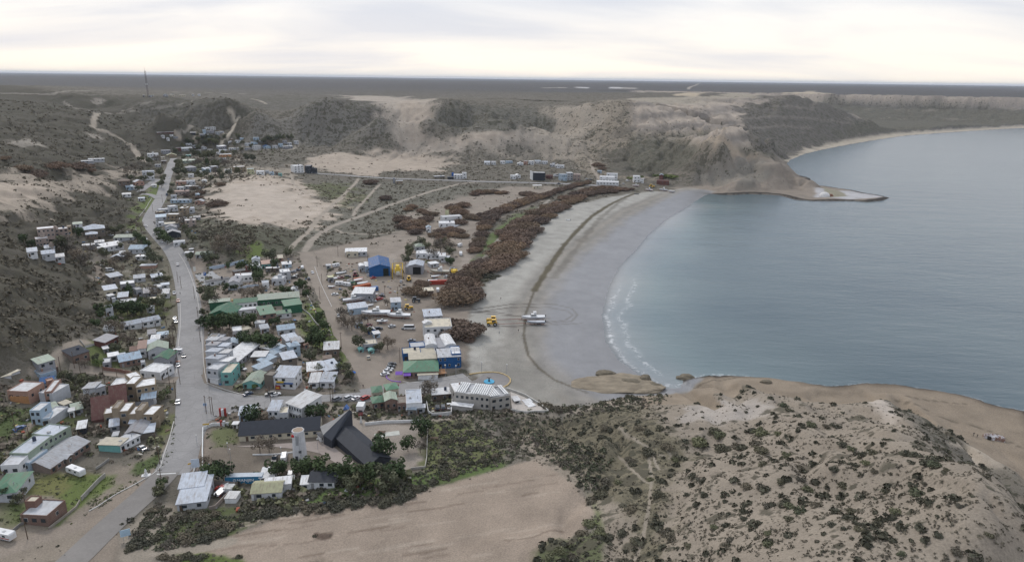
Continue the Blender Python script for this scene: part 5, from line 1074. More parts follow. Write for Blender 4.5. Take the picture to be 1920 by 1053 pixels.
bld('annex_house', 'orange walled house with pale roof and big grey lean-to', 'house', [(577,706,606,704,8,3.0,'m','o','w',2), (611,706,640,700,9,3.2,'m','e','u',1)])
bld('white_house', 'white house with two grey roofs facing the seafront street', 'house', [(600,727,626,728,8,3.4,'m','w','u',2), (580,728,598,728,8,3.2,'m','w','w',1)])
# school with green roofs
bld('school', 'school of white wings under many green metal roofs', 'school', [(484,576,562,571,8,5.0,'m','G','p',10,0), (440,581,483,577,8,4.4,'g','w','v',5,0), (391,603,438,602,15,4.2,'G','G','G',3,1), (394,583,432,579,4,5.4,'m','G','p',0,0,0), (443,593,487,588,4,3.6,'F','w','l',8,0), (490,608,518,604,11,6.0,'m','r','v',1,1), (535,589,567,585,8,5.4,'m','G','v',0,1), (520,598,547,595,4,3.2,'m','w','v',2,0)])
H(479,614,496,613,4,2.8,'F','w','w','small white box kiosk in front of the green school',cat='kiosk')
fence('garden_wall', [(562,577),(580,590),(592,606),(602,616)], 1.0, .3, CONC, 'curved pale wall right of the green roofed school', 'wall')
# fuel station
bld('fuel_station', 'fuel station with dark slab wings and grey gabled hall', 'fuel station', [(388,537,432,531,4,3.6,'F','w','k',2,1), (429,542,449,541,14,4.6,'G','w','g',2,1,1), (442,530,474,527,7,4.6,'f','w','w',4), (440,520,466,516,5,4.2,'F','n','k',0)])
H(463,519,471,518,4,7.5,'f','m','m','tall maroon tower slab with a white stripe at fuel station',cat='tower')
fence('screen_wall', [(393,506),(430,499),(458,492),(467,505)], 2.4, .3, M((.48, .56, .66), 'plaster'), 'long pale blue screen wall behind the fuel station', 'wall')
fence('screen_wall', [(428,545),(450,542),(466,538),(485,537)], 1.6, .3, M((.50, .56, .63), 'plaster'), 'pale wall in front of the fuel station hall', 'wall')
for (px_, py_, c_, n_) in ((384, 516, (.03, .12, .4), 'blue fuel pump island on the forecourt'), (388, 535, (.05, .25, .55), 'blue price panel at the corner of the fuel station')):
    x, y, z = G3(px_, py_); q = MB(); q.box(-.8, -.3, 0, .8, .3, 2.2, M(c_, 'paint')); q.box(-.5, -.33, 1.2, .5, -.3, 1.9, M((.6, .6, .6), 'paint')); q.build('fuel_pump'); tagm(COL.objects[-1], n_, 'fuel pump').location = (x, y, z)
row('east of the fuel station', [(472,510,489,508,8,4.0,'f','w','w'), (473,497,487,496,6,4.6,'G','w','u'), (492,504,508,502,7,3.6,'m','T','s'), (498,511,511,510,5,3,'f','e','w'), (513,511,527,509,5,3,'f','e','w'), (527,526,546,524,9,6,'f','l','w'), (510,535,531,535,8,4.6,'f','l','w','T'), (492,542,505,541,6,4.2,'f','w','u'), (530,503,547,501,5,3,'m','b','w'), (522,491,531,490,6,3,'m','s','c'), (504,497,510,496,3,3,'F','l','w'), (516,497,522,496,3,3,'F','l','u'), (484,512,491,511,4,3,'m','b','u')])
row('west of the fuel station', [(367,484,399,483,7,3.0,'g','l','p','t'), (355,473,362,472,3,2.4,'h','k','w'), (347,480,362,478,4,2.4,'F','l','w')])
for i, px_ in enumerate((545, 552)):
    x, y, z = G3(px_, 545 + i * -1); q = MB(); pr = [(1.3 * math.cos(t), 1.3 * math.sin(t)) for t in np.linspace(0, math.pi, 9)]; q.prism(pr, 'y', -.2, 5.2, WHITE); q.build('gas_tank'); tagm(COL.objects[-1], ('left' if i == 0 else 'right') + ' one of two white rounded tanks on a concrete slab', 'tank').location = (x, y, z + .1)
gpoly('tank_slab', [(536,540),(552,537),(562,545),(546,550)], M((.4, .4, .4), 'concrete'), .08)
# west side of the main street
row('west of street near green gable', [(199,656,224,649,6,5.0,'m','m','g'), (245,669,261,669,6,3.6,'g','w','r'), (261,671,276,670,8,5.2,'m','w','r'), (205,678,224,677,5,3.0,'F','l','w'), (224,678,237,677,4,3,'F','l','u'), (194,692,209,691,6,3.2,'f','g','l'), (278,655,296,653,6,3.2,'F','l','u'), (279,636,293,635,5,3.2,'m','g','g'), (296,638,316,636,5,3,'F','l','b'), (318,672,325,671,4,2.6,'F','g','w'), (196,663,205,663,4,2.8,'F','g','w'), (284,646,300,645,5,3,'m','l','w')])
bld('brick_house', 'long low brick house with pale blue metal roof', 'house', [(226,689,267,683,9,3.4,'g','r','b',4,1,1,None,0,1.9)])
bld('gable_house', 'green gabled blue grey house with a pale green gable behind', 'house', [(290,690,317,691,9,5.2,'G','g','G',2), (279,674,317,670,9,5.0,'G','l','p',1)])
bld('corner_shop', 'white flat roofed shop with cluttered roof facing the side street', 'shop', [(264,707,302,713,9,3.6,'f','w','w',4), (302,713,318,704,7,3.4,'f','w','w',2)])
H(266,692,274,691,3,3.4,'f','l','l','pale square tank block beside the white corner shop', cat='tank')
bld('long_shed', 'long white shed with pale sheet roof behind bare trees', 'shed', [(232,618,302,610,7,3.2,'g','w','u',6,1,1)])
fence('brick_wall', [(194,694),(220,697),(262,706)], 1.8, .25, M((.27, .12, .085), 'brick'), 'brick wall along the side street below pale sheds', 'wall')
x, y, z = G3(205, 621); q = MB(); q.loft([ringz(2.8, 0, 12), ringz(2.8, 2, 12), ringz(1.9, 3.6, 12), ringz(.4, 4.3, 12)], WHITE); q.build('dome_tank'); tagm(COL.objects[-1], 'white domed tank under a brown leafed tree', 'tank').location = (x, y, z)
row('west of the street mid valley', [(209,534,232,533,7,6,'m','e','u'), (252,529,273,528,6,3,'m','l','u'), (286,527,307,525,6,2.8,'m','g','u'), (198,557,222,555,7,5,'m','c','u'), (227,546,255,546,8,4.6,'f','g','w'), (257,557,269,556,6,5,'f','g','g'), (270,557,293,556,8,3,'m','g','g'), (291,548,305,547,7,3.4,'f','l','w'), (305,560,318,559,7,3.4,'m','w','w'), (222,569,241,568,7,4.2,'m','n','u'), (206,563,216,562,4,3,'F','l','w'), (200,593,214,592,7,4.5,'f','l','u'), (216,577,256,575,6,3.4,'f','w','w'), (212,575,219,573,3,5,'f','l','l'), (282,571,300,570,6,3,'F','s','c'), (276,587,290,586,5,3,'F','l','w'), (303,542,318,541,5,3,'F','w','u')])
bld('graffiti_wall', 'low painted wall block with pink and blue graffiti stains', 'building', [(263,504,292,503,5,2.4,'F','s','l',0,0,0)])
row('above the hillside trees', [(53,482,72,484,7,3.4,'m','w','u'), (80,486,104,485,8,3.6,'g','l','u'), (104,491,122,490,6,3.2,'m','l','w'), (85,473,104,471,6,3.2,'m','l','u'), (138,427,155,426,5,3,'m','w','p')])
bld('hillside_hotel', 'terraced pinkish hotel with white roofs and square chimney towers', 'hotel', [(68,459,94,464,8,6,'f','q','w',4), (72,447,104,443,8,7,'f','q','w',4), (104,444,129,441,7,5.6,'f','q','w',3), (128,441,136,440,6,7,'f','t','t',1)])
for i, (px_, py_) in enumerate([(75,446), (88,442), (101,437), (90,452)]):
    a = onz(px_, py_, gz(*G(90,450)) + 3); q = MB(); q.box(0, 0, 0, 2.3, 2.3, 6.5, M((.42, .345, .30), 'plaster')); q.box(.5, .5, 6.5, 1.8, 1.8, 7.6, M((.42, .345, .30), 'plaster')); q.build('chimney_tower'); tagm(COL.objects[-1], f'square pinkish tower on the terraced hotel, {nth(i, 4) if i < 3 else "front one below the others"}', 'tower').location = (a[0], a[1], gz(a[0], a[1]))
bld('lodge', 'large grey blue hip roofed lodge among grey trees', 'lodge', [(158,442,198,440,13,5,'h','e','u',5), (162,448,184,447,7,3.6,'h','n','u',3)])
row('between lodge and street', [(196,471,233,467,9,3.8,'m','w','w'), (214,454,250,450,7,3.2,'m','l','p'), (156,468,178,466,6,3,'F','g','w'), (179,461,196,459,5,3,'m','l','w'), (242,476,273,475,11,4,'g','l','b'), (255,488,275,487,5,3,'F','w','w'), (208,491,233,489,7,3.2,'G','e','u'), (226,481,236,480,4,3,'m','n','l'), (184,472,196,471,4,3,'F','w','w')])
# nearest left: Salmon house and neighbours
bld('salmon_house', 'salmon pink two level house with white roof and garage', 'house', [(16,748,56,757,9,4.6,'f','s','w',3,1,1), (56,757,72,749,7,3.8,'f','o','c',1)])
bld('deck_house', 'grey three storey house with brown balcony and mint roof', 'house', [(78,716,108,712,7,4.0,'f','b','g',3,1,1), (76,703,107,699,6,9.4,'m','g','p',2,1,0,3.2), (74,701,110,697,1.2,5.2,'F','n','n',0,0,0,3.2)])
H(77,733,102,733,7,4.2,'g','b','B','blue roofed small house below the grey balcony house')
bld('long_house', 'long pale rendered house with pink end and white roof', 'house', [(87,757,101,757,12,5.6,'f','s','w',1,0), (101,758,134,744,6,5.4,'f','l','w',0,0,0), (93,741,106,739,3,6.8,'f','s','s',0,0,0)])
bld('blue_house', 'pale blue two storey house joined to a white roofed wing', 'house', [(60,794,80,797,7,6.0,'f','b','w',2,1,1), (80,798,96,798,6,3.0,'f','b','w',1,0,1), (96,799,131,777,5,3.2,'f','l','w',0,0,0)])
row('behind the pale blue house', [(93,776,111,773,4,2.6,'m','g','p'), (138,779,157,776,5,2.6,'m','g','p'), (131,783,141,782,3,3,'F','w','w'), (122,768,136,764,4,2.4,'F','l','c')], 'shed')
bld('pale_house', 'grey gabled pale house with cluttered yard behind bare tree', 'house', [(158,749,180,748,9,4,'n','l','l',2), (180,747,200,741,8,3.6,'n','l','u',2)])
bld('open_foundation', 'unfinished pale flat slab frame beside the dirt track', 'slab', [(3,707,22,710,6,1.0,'F','l','c',0,0,0), (22,704,38,699,4,1.2,'F','l','c',0,0,0)])
bld('tan_apartments', 'tan stepped apartment block with white roofs, row nearest the camera', 'apartments', [(197,795,214,794,7,4.6,'f','t','w',1,0), (214,797,226,797,7,7.6,'f','t','e',0,0,0), (226,798,244,798,8,6.4,'f','t','w',1,0,0), (244,799,258,799,7,5.4,'f','t','w',1,0), (258,801,270,801,7,7.6,'f','t','e',0,0,0), (270,802,291,803,8,6.0,'f','t','w',2,0), (291,802,300,801,6,3.8,'f','t','t',0,0)])
bld('tan_apartments', 'tan stepped apartment block with white roofs, row behind the first', 'apartments', [(210,738,237,738,7,4.2,'f','w','w',2,0), (238,749,257,750,8,7.6,'f','t','w',1,0), (258,752,296,748,8,6.8,'f','t','w',3,1), (250,738,272,733,8,7,'f','t','w',0,0)])
H(220,753,237,752,5,5.2,'f','r','w','small brick tower house beside the tan apartments')
H(267,760,293,758,5,3.2,'m','w','b','white garage with pale sheet roof below the tan apartments', cat='garage')
H(174,792,207,789,7,1.6,'m','m','m','large maroon sloping roof shed, front one of two', cat='shed', rh=6.0, win=0, door=0)
H(208,771,239,768,7,1.8,'m','m','m','large maroon sloping roof shed, rear one of two', cat='shed', rh=6.4, win=0, door=0)
H(256,782,288,778,9,3.0,'h','n','k','dark grey hip roofed house among the tan apartments')
bld('workshop', 'grey gabled workshop with wide flat metal awning beside the road', 'workshop', [(236,825,268,824,9,3.0,'G','e','g',2,0), (268,824,290,821,7,2.9,'F','e','u',0,0,0), (244,806,270,804,5,3.2,'F','l','u',0)])
bld('mural_house', 'flat shed with turquoise sea mural and white end', 'shed', [(186,845,227,848,5,3.0,'F','T','c',0,0,0), (227,848,264,829,5,3.0,'F','w','l',4,0,1)])
x, y, z = G3(186, 845)
row('in the yard behind the mural shed', [(146,814,162,813,5,2.6,'m','k','w'), (207,810,224,808,5,2.6,'m','g','u'), (213,828,222,827,3,2.6,'F','l','l')], 'shed')
bld('green_building', 'long sea green two storey building beside a grey roofed hall', 'building', [(58,876,104,843,6.5,5.8,'f','p','u',5,0), (104,843,137,825,9,5.8,'f','p','u',4,0), (42,881,58,884,9,3.0,'f','b','w',1,0)])
bld('mural_hall', 'grey gabled hall with whale mural end and brick front', 'hall', [(96,889,170,842,10,3.0,'g','r','l',7,0,1,None,0,1.8), (128,873,139,866,4,3.2,'G','n','l',1,0,0)])
bld('white_building', 'plain white flat roofed building at the left edge', 'building', [(4,889,40,893,10,4.0,'f','w','l',2)])
H(-18,940,34,942,12,3.4,'h','l','v','green hip roofed house cut by the left edge')
bld('brick_house', 'small brick house with cream bands and roof tank block', 'house', [(41,981,92,987,8,3.4,'f','r','l',3,1,1), (52,968,72,970,3,5.6,'f','r','c',0,0,0)])
fence('garden_wall', [(153,938),(170,920),(185,904),(198,893)], 1.5, .25, M((.36, .34, .31), 'plaster'), 'grey block wall beside the dirt road', 'wall')
fence('garden_wall', [(92,992),(118,972),(143,952),(150,940)], .8, .3, M((.30, .27, .23), 'plaster'), 'low stone wall right of the small brick house', 'wall')
fence('garden_fence', [(20,1000),(38,985),(60,975)], .9, .2, M((.25, .24, .23), 'wood'), 'short dark fence behind the white caravan', 'fence')
fence('garden_fence', [(180,880),(192,872),(205,862)], .9, .2, M((.3, .29, .27), 'wood'), 'low grey fence in the yard by the long hall', 'fence')
fence('post_fence', [(150,640),(160,652),(190,645)], 1.1, .1, CONC, 'grey post fence on the bank above the side street', 'fence', posts=2)
H(138,682,170,676,8,4.6,'m','r','k','brick house with dark roof beside the side street')
# east side of the main street, upper town
row('east of the street bend', [(311,450,340,448,8,5.2,'G','k','g'), (311,437,330,434,7,4.4,'G','l','g'), (326,462,348,460,6,3.4,'f','w','l'), (293,425,308,424,6,3.4,'f','w','u'), (309,431,337,428,9,5.0,'f','l','c'), (348,427,369,426,7,6.4,'f','q','w','T'), (293,414,324,413,8,3.4,'m','l','b'), (295,406,310,404,5,4,'f','n','c'), (313,413,335,411,7,5,'f','t','w'), (336,404,351,403,9,7,'f','t','w','T'), (352,401,366,399,8,5,'f','l','u'), (299,401,318,399,6,4,'f','l','w'), (319,397,334,395,7,5,'f','l','w'), (364,414,376,413,5,3,'m','g','g'), (337,417,350,416,5,3,'m','l','u')])
row('east of the upper street', [(320,381,357,380,5,3.2,'f','b','w'), (321,374,332,373,5,4,'f','l','u'), (328,367,356,366,8,4.6,'f','q','s'), (332,358,345,357,6,4,'f','w','w'), (347,355,382,353,5,3,'F','l','w'), (330,348,350,347,7,4.4,'f','s','w'), (351,348,367,346,6,5,'f','l','w'), (366,384,381,383,7,3.4,'G','s','l'), (369,371,375,370,6,4,'F','b','b'), (379,344,388,343,6,3,'G','w','w'), (353,333,364,332,6,4,'f','w','w'), (350,322,369,321,9,5.5,'h','g','g'), (370,329,382,328,8,3.6,'G','l','l'), (384,324,396,323,8,5,'m','b','u'), (397,321,410,320,8,6,'f','g','w'), (342,306,376,305,8,3.4,'m','p','p'), (411,303,424,301,8,4,'f','l','w'), (422,325,435,323,8,4.6,'f','w','w')])
bld('tan_building', 'tan flat roofed building overlooking the dune bowl', 'building', [(440,323,462,322,10,7,'f','t','w',4), (464,327,477,325,8,7,'f','y','b',2)])
row('on the rim of the dune', [(481,328,496,327,8,4.6,'f','w','w'), (497,326,505,325,5,4,'f','l','l'), (506,328,514,327,5,3.4,'f','b','b'), (515,328,522,327,5,3.4,'f','n','n'), (522,330,529,329,5,3,'f','T','T')])
bld('orange_house', 'white house with orange and yellow lower floor', 'house', [(412,295,434,294,7,4.0,'F','o','w',4), (411,287,439,286,8,5,'f','w','u',4)])
row('in the village centre trees', [(277,298,298,297,9,7,'f','w','w','T'), (299,299,309,298,6,3,'f','c','w'), (313,295,331,294,8,3,'G','t','y'), (302,287,320,286,8,4,'f','g','l'), (330,283,340,282,7,4,'f','m','l'), (341,283,361,282,10,4,'g','l','w'), (362,277,374,276,7,3.4,'f','l','u'), (378,280,388,279,6,3,'G','l','w'), (349,274,360,273,6,4,'f','l','w'), (389,284,398,283,5,3,'F','c','w'), (409,280,425,279,8,5,'m','g','w'), (369,285,377,284,6,3,'F','w','w'), (405,289,411,288,4,3,'F','w','w'), (348,294,358,293,6,2.4,'F','T','T')])
row('in the hamlet beside the pass', [(295,252,326,251,6,3.4,'F','m','w'), (302,258,309,257,5,3,'G','w','w'), (312,263,318,262,5,3.6,'G','w','u'), (319,256,325,255,6,3,'F','w','w'), (326,260,334,259,5,3,'F','g','l'), (357,252,367,251,7,3,'F','k','w'), (375,257,385,256,8,5,'f','g','w'), (386,258,396,257,7,4,'G','b','w'), (384,243,391,242,6,4,'f','w','u'), (396,245,405,244,8,6,'f','w','w'), (388,251,402,250,7,5,'f','g','g'), (404,252,412,251,6,4,'f','l','u'), (413,251,420,250,6,4,'f','l','w'), (399,259,412,258,6,3,'F','n','n'), (380,249,386,248,6,5,'f','b','u')])
row('in the upper terrace hamlet', [(428,270,438,269,8,4,'G','w','w'), (441,268,450,267,6,4,'F','w','w'), (450,264,470,263,8,5,'f','b','w'), (475,264,486,263,7,5,'f','b','u'), (459,274,470,273,8,4,'f','l','l'), (471,272,483,271,8,4,'f','b','u'), (474,281,490,279,8,6,'f','w','w'), (445,281,458,280,8,3.6,'F','l','w'), (430,282,443,281,6,3.4,'F','w','w'), (459,282,471,281,6,3.4,'f','g','g'), (496,279,508,278,8,4,'G','b','B'), (513,279,521,278,7,5,'f','l','w'), (522,275,531,274,7,5,'f','b','u'), (531,279,549,278,7,4,'F','g','w'), (539,272,547,271,7,4,'f','l','w'), (551,269,560,268,7,4,'f','l','w'), (530,268,538,267,6,4,'f','g','g'), (486,268,493,267,5,3,'F','l','l'), (433,263,441,262,6,3,'F','o','l')])
row('west of the upper street', [(267,329,290,327,9,4.6,'f','l','u'), (268,337,290,335,7,3.4,'f','w','w'), (291,313,302,312,5,3,'F','l','l'), (222,347,244,346,9,4.6,'h','n','n'), (254,349,271,347,8,4.4,'G','s','l'), (237,356,251,355,7,3.6,'m','b','b'), (230,370,246,368,5,3,'m','w','w'), (260,377,272,375,6,3,'F','l','u'), (285,352,294,350,6,3,'h','w','w'), (303,306,312,305,5,3,'F','n','g'), (252,356,258,355,5,3,'G','w','w')])
row('on the dark slope', [(153,306,175,302,6,2.4,'F','g','l'), (166,303,196,301,7,2.6,'F','l','l')], 'barn')
# along the coast road
bld('modern_villa', 'white framed three storey villa with glazed terraces by coast road', 'villa', [(552,324,570,324,12,10,'f','w','w',3)])
bld('modern_villa', 'dark grey stepped villa right of the white framed villa', 'villa', [(572,324,583,325,12,10,'f','k','g',2), (583,325,595,325,10,7,'f','k','k',2)])
bld('white_villa', 'white cluster villa with blue tank behind the coast road', 'villa', [(851,336,868,336,10,6,'f','w','w',3), (867,336,875,336,7,9,'f','w','w',1), (839,336,850,335,8,3,'F','k','k',0)])
x, y, z = G3(849, 333); q = MB(); q.tube((0, 0, 0), (0, 0, 5.6), 1.6, M((.03, .12, .4), 'tank'), 10); q.build('water_tank'); tagm(COL.objects[-1], 'upright blue water tank left of the white cluster villa', 'tank').location = (x, y, z + 1)
bld('kiosk', 'small grey and orange kiosk on the beach side of coast road', 'kiosk', [(737,344,741,344,6,7,'f','g','g',0,0,0), (743,345,755,345,6,4.2,'F','t','l',2)])
row('behind the coast road', [(815,335,834,334,6,3,'F','e','l'), (908,309,919,308,8,4,'m','w','u'), (921,309,930,308,8,5,'f','w','w'), (938,307,947,306,7,4,'f','w','w'), (949,307,961,306,7,3.6,'f','b','u'), (970,310,981,309,9,3,'G','w','w'), (982,309,989,308,8,6,'f','s','l'), (991,309,1001,308,8,6,'f','w','w'), (1002,307,1014,306,9,5,'f','w','b'), (1015,308,1027,307,9,4.4,'f','w','u'), (1031,313,1040,312,8,4,'f','l','w'), (1041,315,1050,314,8,4,'G','w','w'), (1050,315,1058,314,8,4,'f','w','w'), (957,336,967,335,9,5,'f','w','w'), (969,335,976,334,7,5,'G','w','w'), (1023,335,1036,334,8,4.4,'f','m','m'), (1120,324,1128,323,6,3,'F','b','b'), (1035,311,1041,310,5,4,'f','g','l')])
bld('glass_villa', 'dark glass box villa in a white frame on coast road', 'villa', [(999,338,1021,339,11,11,'f','k','w',0,0,0), (998,338,999.5,338,12,12,'f','w','w',0,0,0)])
a = G3(999, 338); q = MB()
for i in range(4):
    for k in range(3): q.box(.5 + i * 4.2, -.12, .6 + k * 3.5, 4.3 + i * 4.2, -.04, 3.6 + k * 3.5, GLASS)
q.build('glazing', [o_ for o_ in COL.objects if o_.get('label', '').startswith('dark glass box')][0]); cg = COL.objects[-1]; cg.location = (a[0] - cg.parent.location.x, a[1] - cg.parent.location.y, 0)
bld('glass_villa', 'blue glazed villa with white roof canopy on coast road', 'villa', [(1052,339,1063,339,10,9,'f','b','l',3), (1064,338,1074,338,10,10.5,'F','l','w',2)])
bld('pink_villa', 'grey pink block villa rightmost before the big tamarisks', 'villa', [(1075,339,1088,338,11,9,'f','q','q',2)])
bld('beach_club', 'white rambling beach club with many roof terraces', 'building', [(1118,346,1160,345,12,4,'f','w','w',7), (1124,340,1152,339,10,6.6,'f','w','w',5), (1137,335,1158,334,8,7.5,'f','w','l',3)])
bld('beach_house', 'white two storey house beside the boat park', 'house', [(1188,342,1200,342,9,9,'f','w','w',2), (1200,343,1207,342,8,6,'f','w','c',1)])
bld('red_house', 'low dark red house beneath the green hedge', 'house', [(1231,345,1254,344,9,5,'f','m','m',3), (1236,338,1243,338,6,8,'G','m','b',0)])
bld('stranded_trailer', 'cream flat roofed mobile building alone on the sand flat', 'trailer', [(1000,354,1016,354,6,4.4,'F','c','w',3)])
# white beach building among the shrubs
bld('beach_building', 'white flat roofed building with wall painting among brown shrubs', 'building', [(823,426,853,426,10,4.0,'f','w','w',3,1), (830,418,866,416,8,6,'f','w','w',3,1), (835,412,842,412,3,9.5,'f','y','y',0,0,0), (853,427,872,418,3,1.0,'F','l','l',0,0,0)])
H(799,436,808,435,6,5,'G','w','b','tiny white gabled hut left of the painted white building', cat='hut')
# boat yard
bld('toilet_block', 'low pale pavilion with white roof on the bare lot', 'building', [(648,481,688,480,8,3.8,'m','l','w',4), (649,482,672,482,1.0,4.2,'f','c','l',2)])
bld('blue_hall', 'big deep blue metal hall with open dark doorway', 'hall', [(693,519,732,517,26,7.0,'G','B','B',0,0,0,None,0,2.2)])
R5 = [o_ for o_ in COL.objects if o_.get('label', '').startswith('big deep blue')][0]; a = G3(693, 519); b2 = G3(732, 517); rz = math.atan2(b2[1] - a[1], b2[0] - a[0]); w_ = math.hypot(b2[0] - a[0], b2[1] - a[1]); q = MB(); q.box(w_ * .66, -.06, 0, w_ * .92, .02, 5.6, M((.02, .025, .02), 'shadow')); q.build('door', R5, (a[0] - R5.location.x, a[1] - R5.location.y, 0), rz)  # dark panel painted as the shade inside the open doorway
row('beside the blue hall', [(674,510,686,509,7,4.2,'v','l','w'), (686,511,699,510,8,5,'m','b','w')], 'shed')
bld('grey_hangar', 'grey open fronted hangar right of the yellow boat lift', 'hangar', [(766,514,793,514,13,6.6,'G','g','u',0,0,0,None,0,1.4)])
R6 = [o_ for o_ in COL.objects if o_.get('label', '').startswith('grey open fronted')][0]; a = G3(766, 514); q = MB(); q.box(3.2, -.06, 0, 8.8, .02, 5.4, M((.02, .02, .02), 'shadow')); q.build('door', R6, (a[0] - R6.location.x, a[1] - R6.location.y, 0), 0)  # no door leaf: black panel stands for indoor shade behind the open front
bld('slab_wall', 'low grey wing left of the open hangar', 'shed', [(760,513,766,513,12,5.0,'f','g','g',0,0,0)])
bld('rambling_house', 'rambling white flat roofed house with cluttered roof behind hangar', 'house', [(780,484,800,484,9,4,'f','w','w',2), (800,486,824,486,9,4,'f','w','w',3), (823,492,836,492,11,5,'f','w','w',1), (836,493,844,492,8,4,'f','l','l',1)])
H(779,471,797,470,9,4,'h','l','p','pale green tent roofed hut behind the white house', cat='hut')
H(793,479,812,478,7,3,'F','l','l','long low pale shed behind the rambling house', cat='shed')
row('in the boat yard', [(661,563,699,564,9,5.0,'m','g','w'), (656,591,690,587,7,4.2,'m','b','u'), (734,582,752,581,6,5.6,'m','b','l'), (795,556,813,555,7,4,'F','n','c'), (612,505,620,503,4,3,'F','l','l'), (617,530,626,529,4,4,'F','g','y'), (808,502,823,500,6,3,'F','l','w')], 'shed')
container(665, 545, 699, 538, (.42, .11, .05), 'rusty orange shipping container lying behind a blue one', 12.2, trim=(.45, .14, .07)); container(677, 550, 706, 545, (.06, .14, .33), 'blue shipping container in front of the orange one', 12.2, trim=(.16, .24, .42)); container(806, 534, 836, 533, (.38, .06, .04), 'red shipping container under stacked boat hulls', 12.2, trim=(.36, .08, .06))
# cut roofs: antenna mast on the plateau
x, y, z = G3(278, 181); Rm = root('antenna_mast', 'tall thin lattice antenna mast on the plateau edge', 'mast', (x, y, z)); hM = 52; q = MB(); rm = M((.16, .13, .13), 'steel')
tri = [(1.6 * math.cos(t), 1.6 * math.sin(t)) for t in (0, 2.09, 4.19)]
for i in range(3): q.tube((*tri[i], 0), (*tri[i], hM), .20, rm, 4)
for k in range(0, hM, 4):
    for i in range(3): q.tube((*tri[i], k), (*tri[(i + 1) % 3], k + 4), .11, rm, 3); q.tube((*tri[i], k), (*tri[(i + 1) % 3], k), .10, rm, 3)
q.build('lattice', Rm); q = MB(); q.tube((0, 0, hM * .45), (0, 0, hM * .45 + 3), 1.9, M((.5, .5, .5), 'paint'), 8); q.build('antenna_drum', Rm)
q = MB(); q.tube((0, 0, hM), (0, 0, hM + 7), .15, rm, 4); q.build('whip_antenna', Rm)
row('on the plateau by the mast', [(268,182,271,182,7,4,'F','g','l'), (279,182,289,182,7,3.4,'F','l','l'), (306,181,315,181,7,3.4,'G','l','l'), (319,181,327,181,8,4,'F','c','w'), (336,181,348,181,8,3,'F','c','c'), (360,180,364,180,7,4,'F','w','w'), (371,180,376,180,7,4,'F','w','w')])

# ------------------------------------------------------------------ trees
for k, px, py, r, pl in [
 # motel compound
 ('pine',503,893,0,''), ] : pass
def trees(place, items):
    for k, px, py, r in items: tree(k, px, py, r, place)
trees('in the motel yard', [('pine',521,898,19),('dry',488,850,17),('dry',505,849,16),('pine',398,903,18),('pine',419,901,20),('dry',386,880,14),('pine',717,858,23),('pine',765,846,15),('dry',788,848,12),('pine',790,820,18),('dry',798,822,10)])
trees('hedging the white cottage', [('pine',565,895,16),('pine',586,893,17),('pine',603,894,17),('pine',620,900,17),('pine',640,903,19),('pine',657,907,20),('olive',676,912,22),('pine',693,910,20),('olive',716,906,20),('pine',738,904,19),('pine',747,897,17),('olive',655,925,16),('olive',730,922,18)])
trees('behind the long motel wing', [('pine',474,798,17),('dry',490,797,12),('dry',508,795,9),('pine',594,790,20),('dry',601,789,15),('fresh',547,797,7)])
trees('beside the seafront street', [('dry',803,748,16),('dry',808,737,12),('olive',801,757,9),('bare',625,655,14),('olive',673,652,12),('olive',712,660,11),('dry',727,655,12),('dry',735,650,9),('olive',690,628,8)])
trees('in front of the green school', [('pine',392,617,13),('pine',405,620,13),('pine',418,620,14),('pine',431,619,14),('pine',444,618,13),('pine',457,617,12),('pine',470,612,12),('pine',377,612,9),('pine',515,612,9)])
trees('in the middle block', [('pine',458,650,14),('pine',475,652,15),('pine',490,655,14),('pine',503,652,13),('pine',514,658,12),('dry',428,640,10),('dry',440,645,8),('pine',585,650,13),('pine',600,652,14),('pine',592,632,11),('pine',608,622,11),('pine',598,605,9),('bare',551,640,8),('bare',458,680,8),('fresh',452,695,8),('olive',580,675,9),('olive',600,700,10),('olive',645,700,12),('olive',655,712,10),('olive',630,722,9),('fresh',478,731,6),('olive',590,672,9)])
trees('around the fuel station', [('olive',387,560,14),('olive',395,573,15),('dry',405,578,12),('pine',480,520,12),('pine',485,533,12),('pine',455,508,10),('pine',428,505,7),('pine',440,545,6),('dry',480,560,12),('dry',465,565,12),('dry',492,555,10),('pine',425,546,7),('dry',458,560,9),('olive',545,480,10),('olive',538,483,9),('olive',510,488,10),('olive',500,487,9),('olive',358,490,9),('olive',390,495,10),('olive',402,493,10),('dry',410,470,14),('dry',425,465,14),('dry',440,475,12),('dry',430,480,12),('dry',450,480,12),('dry',460,483,10),('pine',516,502,7),('pine',550,560,8),('pine',560,540,9),('pine',568,545,9),('dry',562,525,8),('pine',535,555,9),('pine',575,560,8),('olive',378,590,7),('olive',380,610,7)])
trees('along the dirt street', [('dry',645,600,12),('dry',652,615,14),('dry',660,620,12),('dry',675,610,11),('dry',690,608,11),('dry',640,610,9),('olive',683,625,9),('dry',727,575,7),('dry',648,640,0.1)][:8])
trees('between street and left slope', [('cone',243,556,11),('pine',264,568,6),('dry',295,560,10),('dry',285,552,9),('olive',218,590,10),('pine',226,588,11),('pine',240,592,13),('pine',254,592,13),('pine',268,590,11),('olive',282,585,9),('olive',295,580,12),('olive',306,575,11),('pine',190,600,9),('pine',198,590,9),('dry',216,625,13),('dry',228,622,9),('dry',240,652,14),('dry',250,650,11),('bare',244,620,9),('bare',268,618,9),('bare',292,612,9),('bare',278,600,10),('bare',312,610,12),('bare',325,640,13),('bare',328,655,13),('dry',318,650,12),('bare',330,625,12),('olive',218,662,10),('olive',178,680,9),('fresh',185,688,10),('dry',160,690,9),('dry',300,655,9),('bare',275,560,9),('pine',212,610,8),('pine',180,615,8),('pine',186,585,8)])
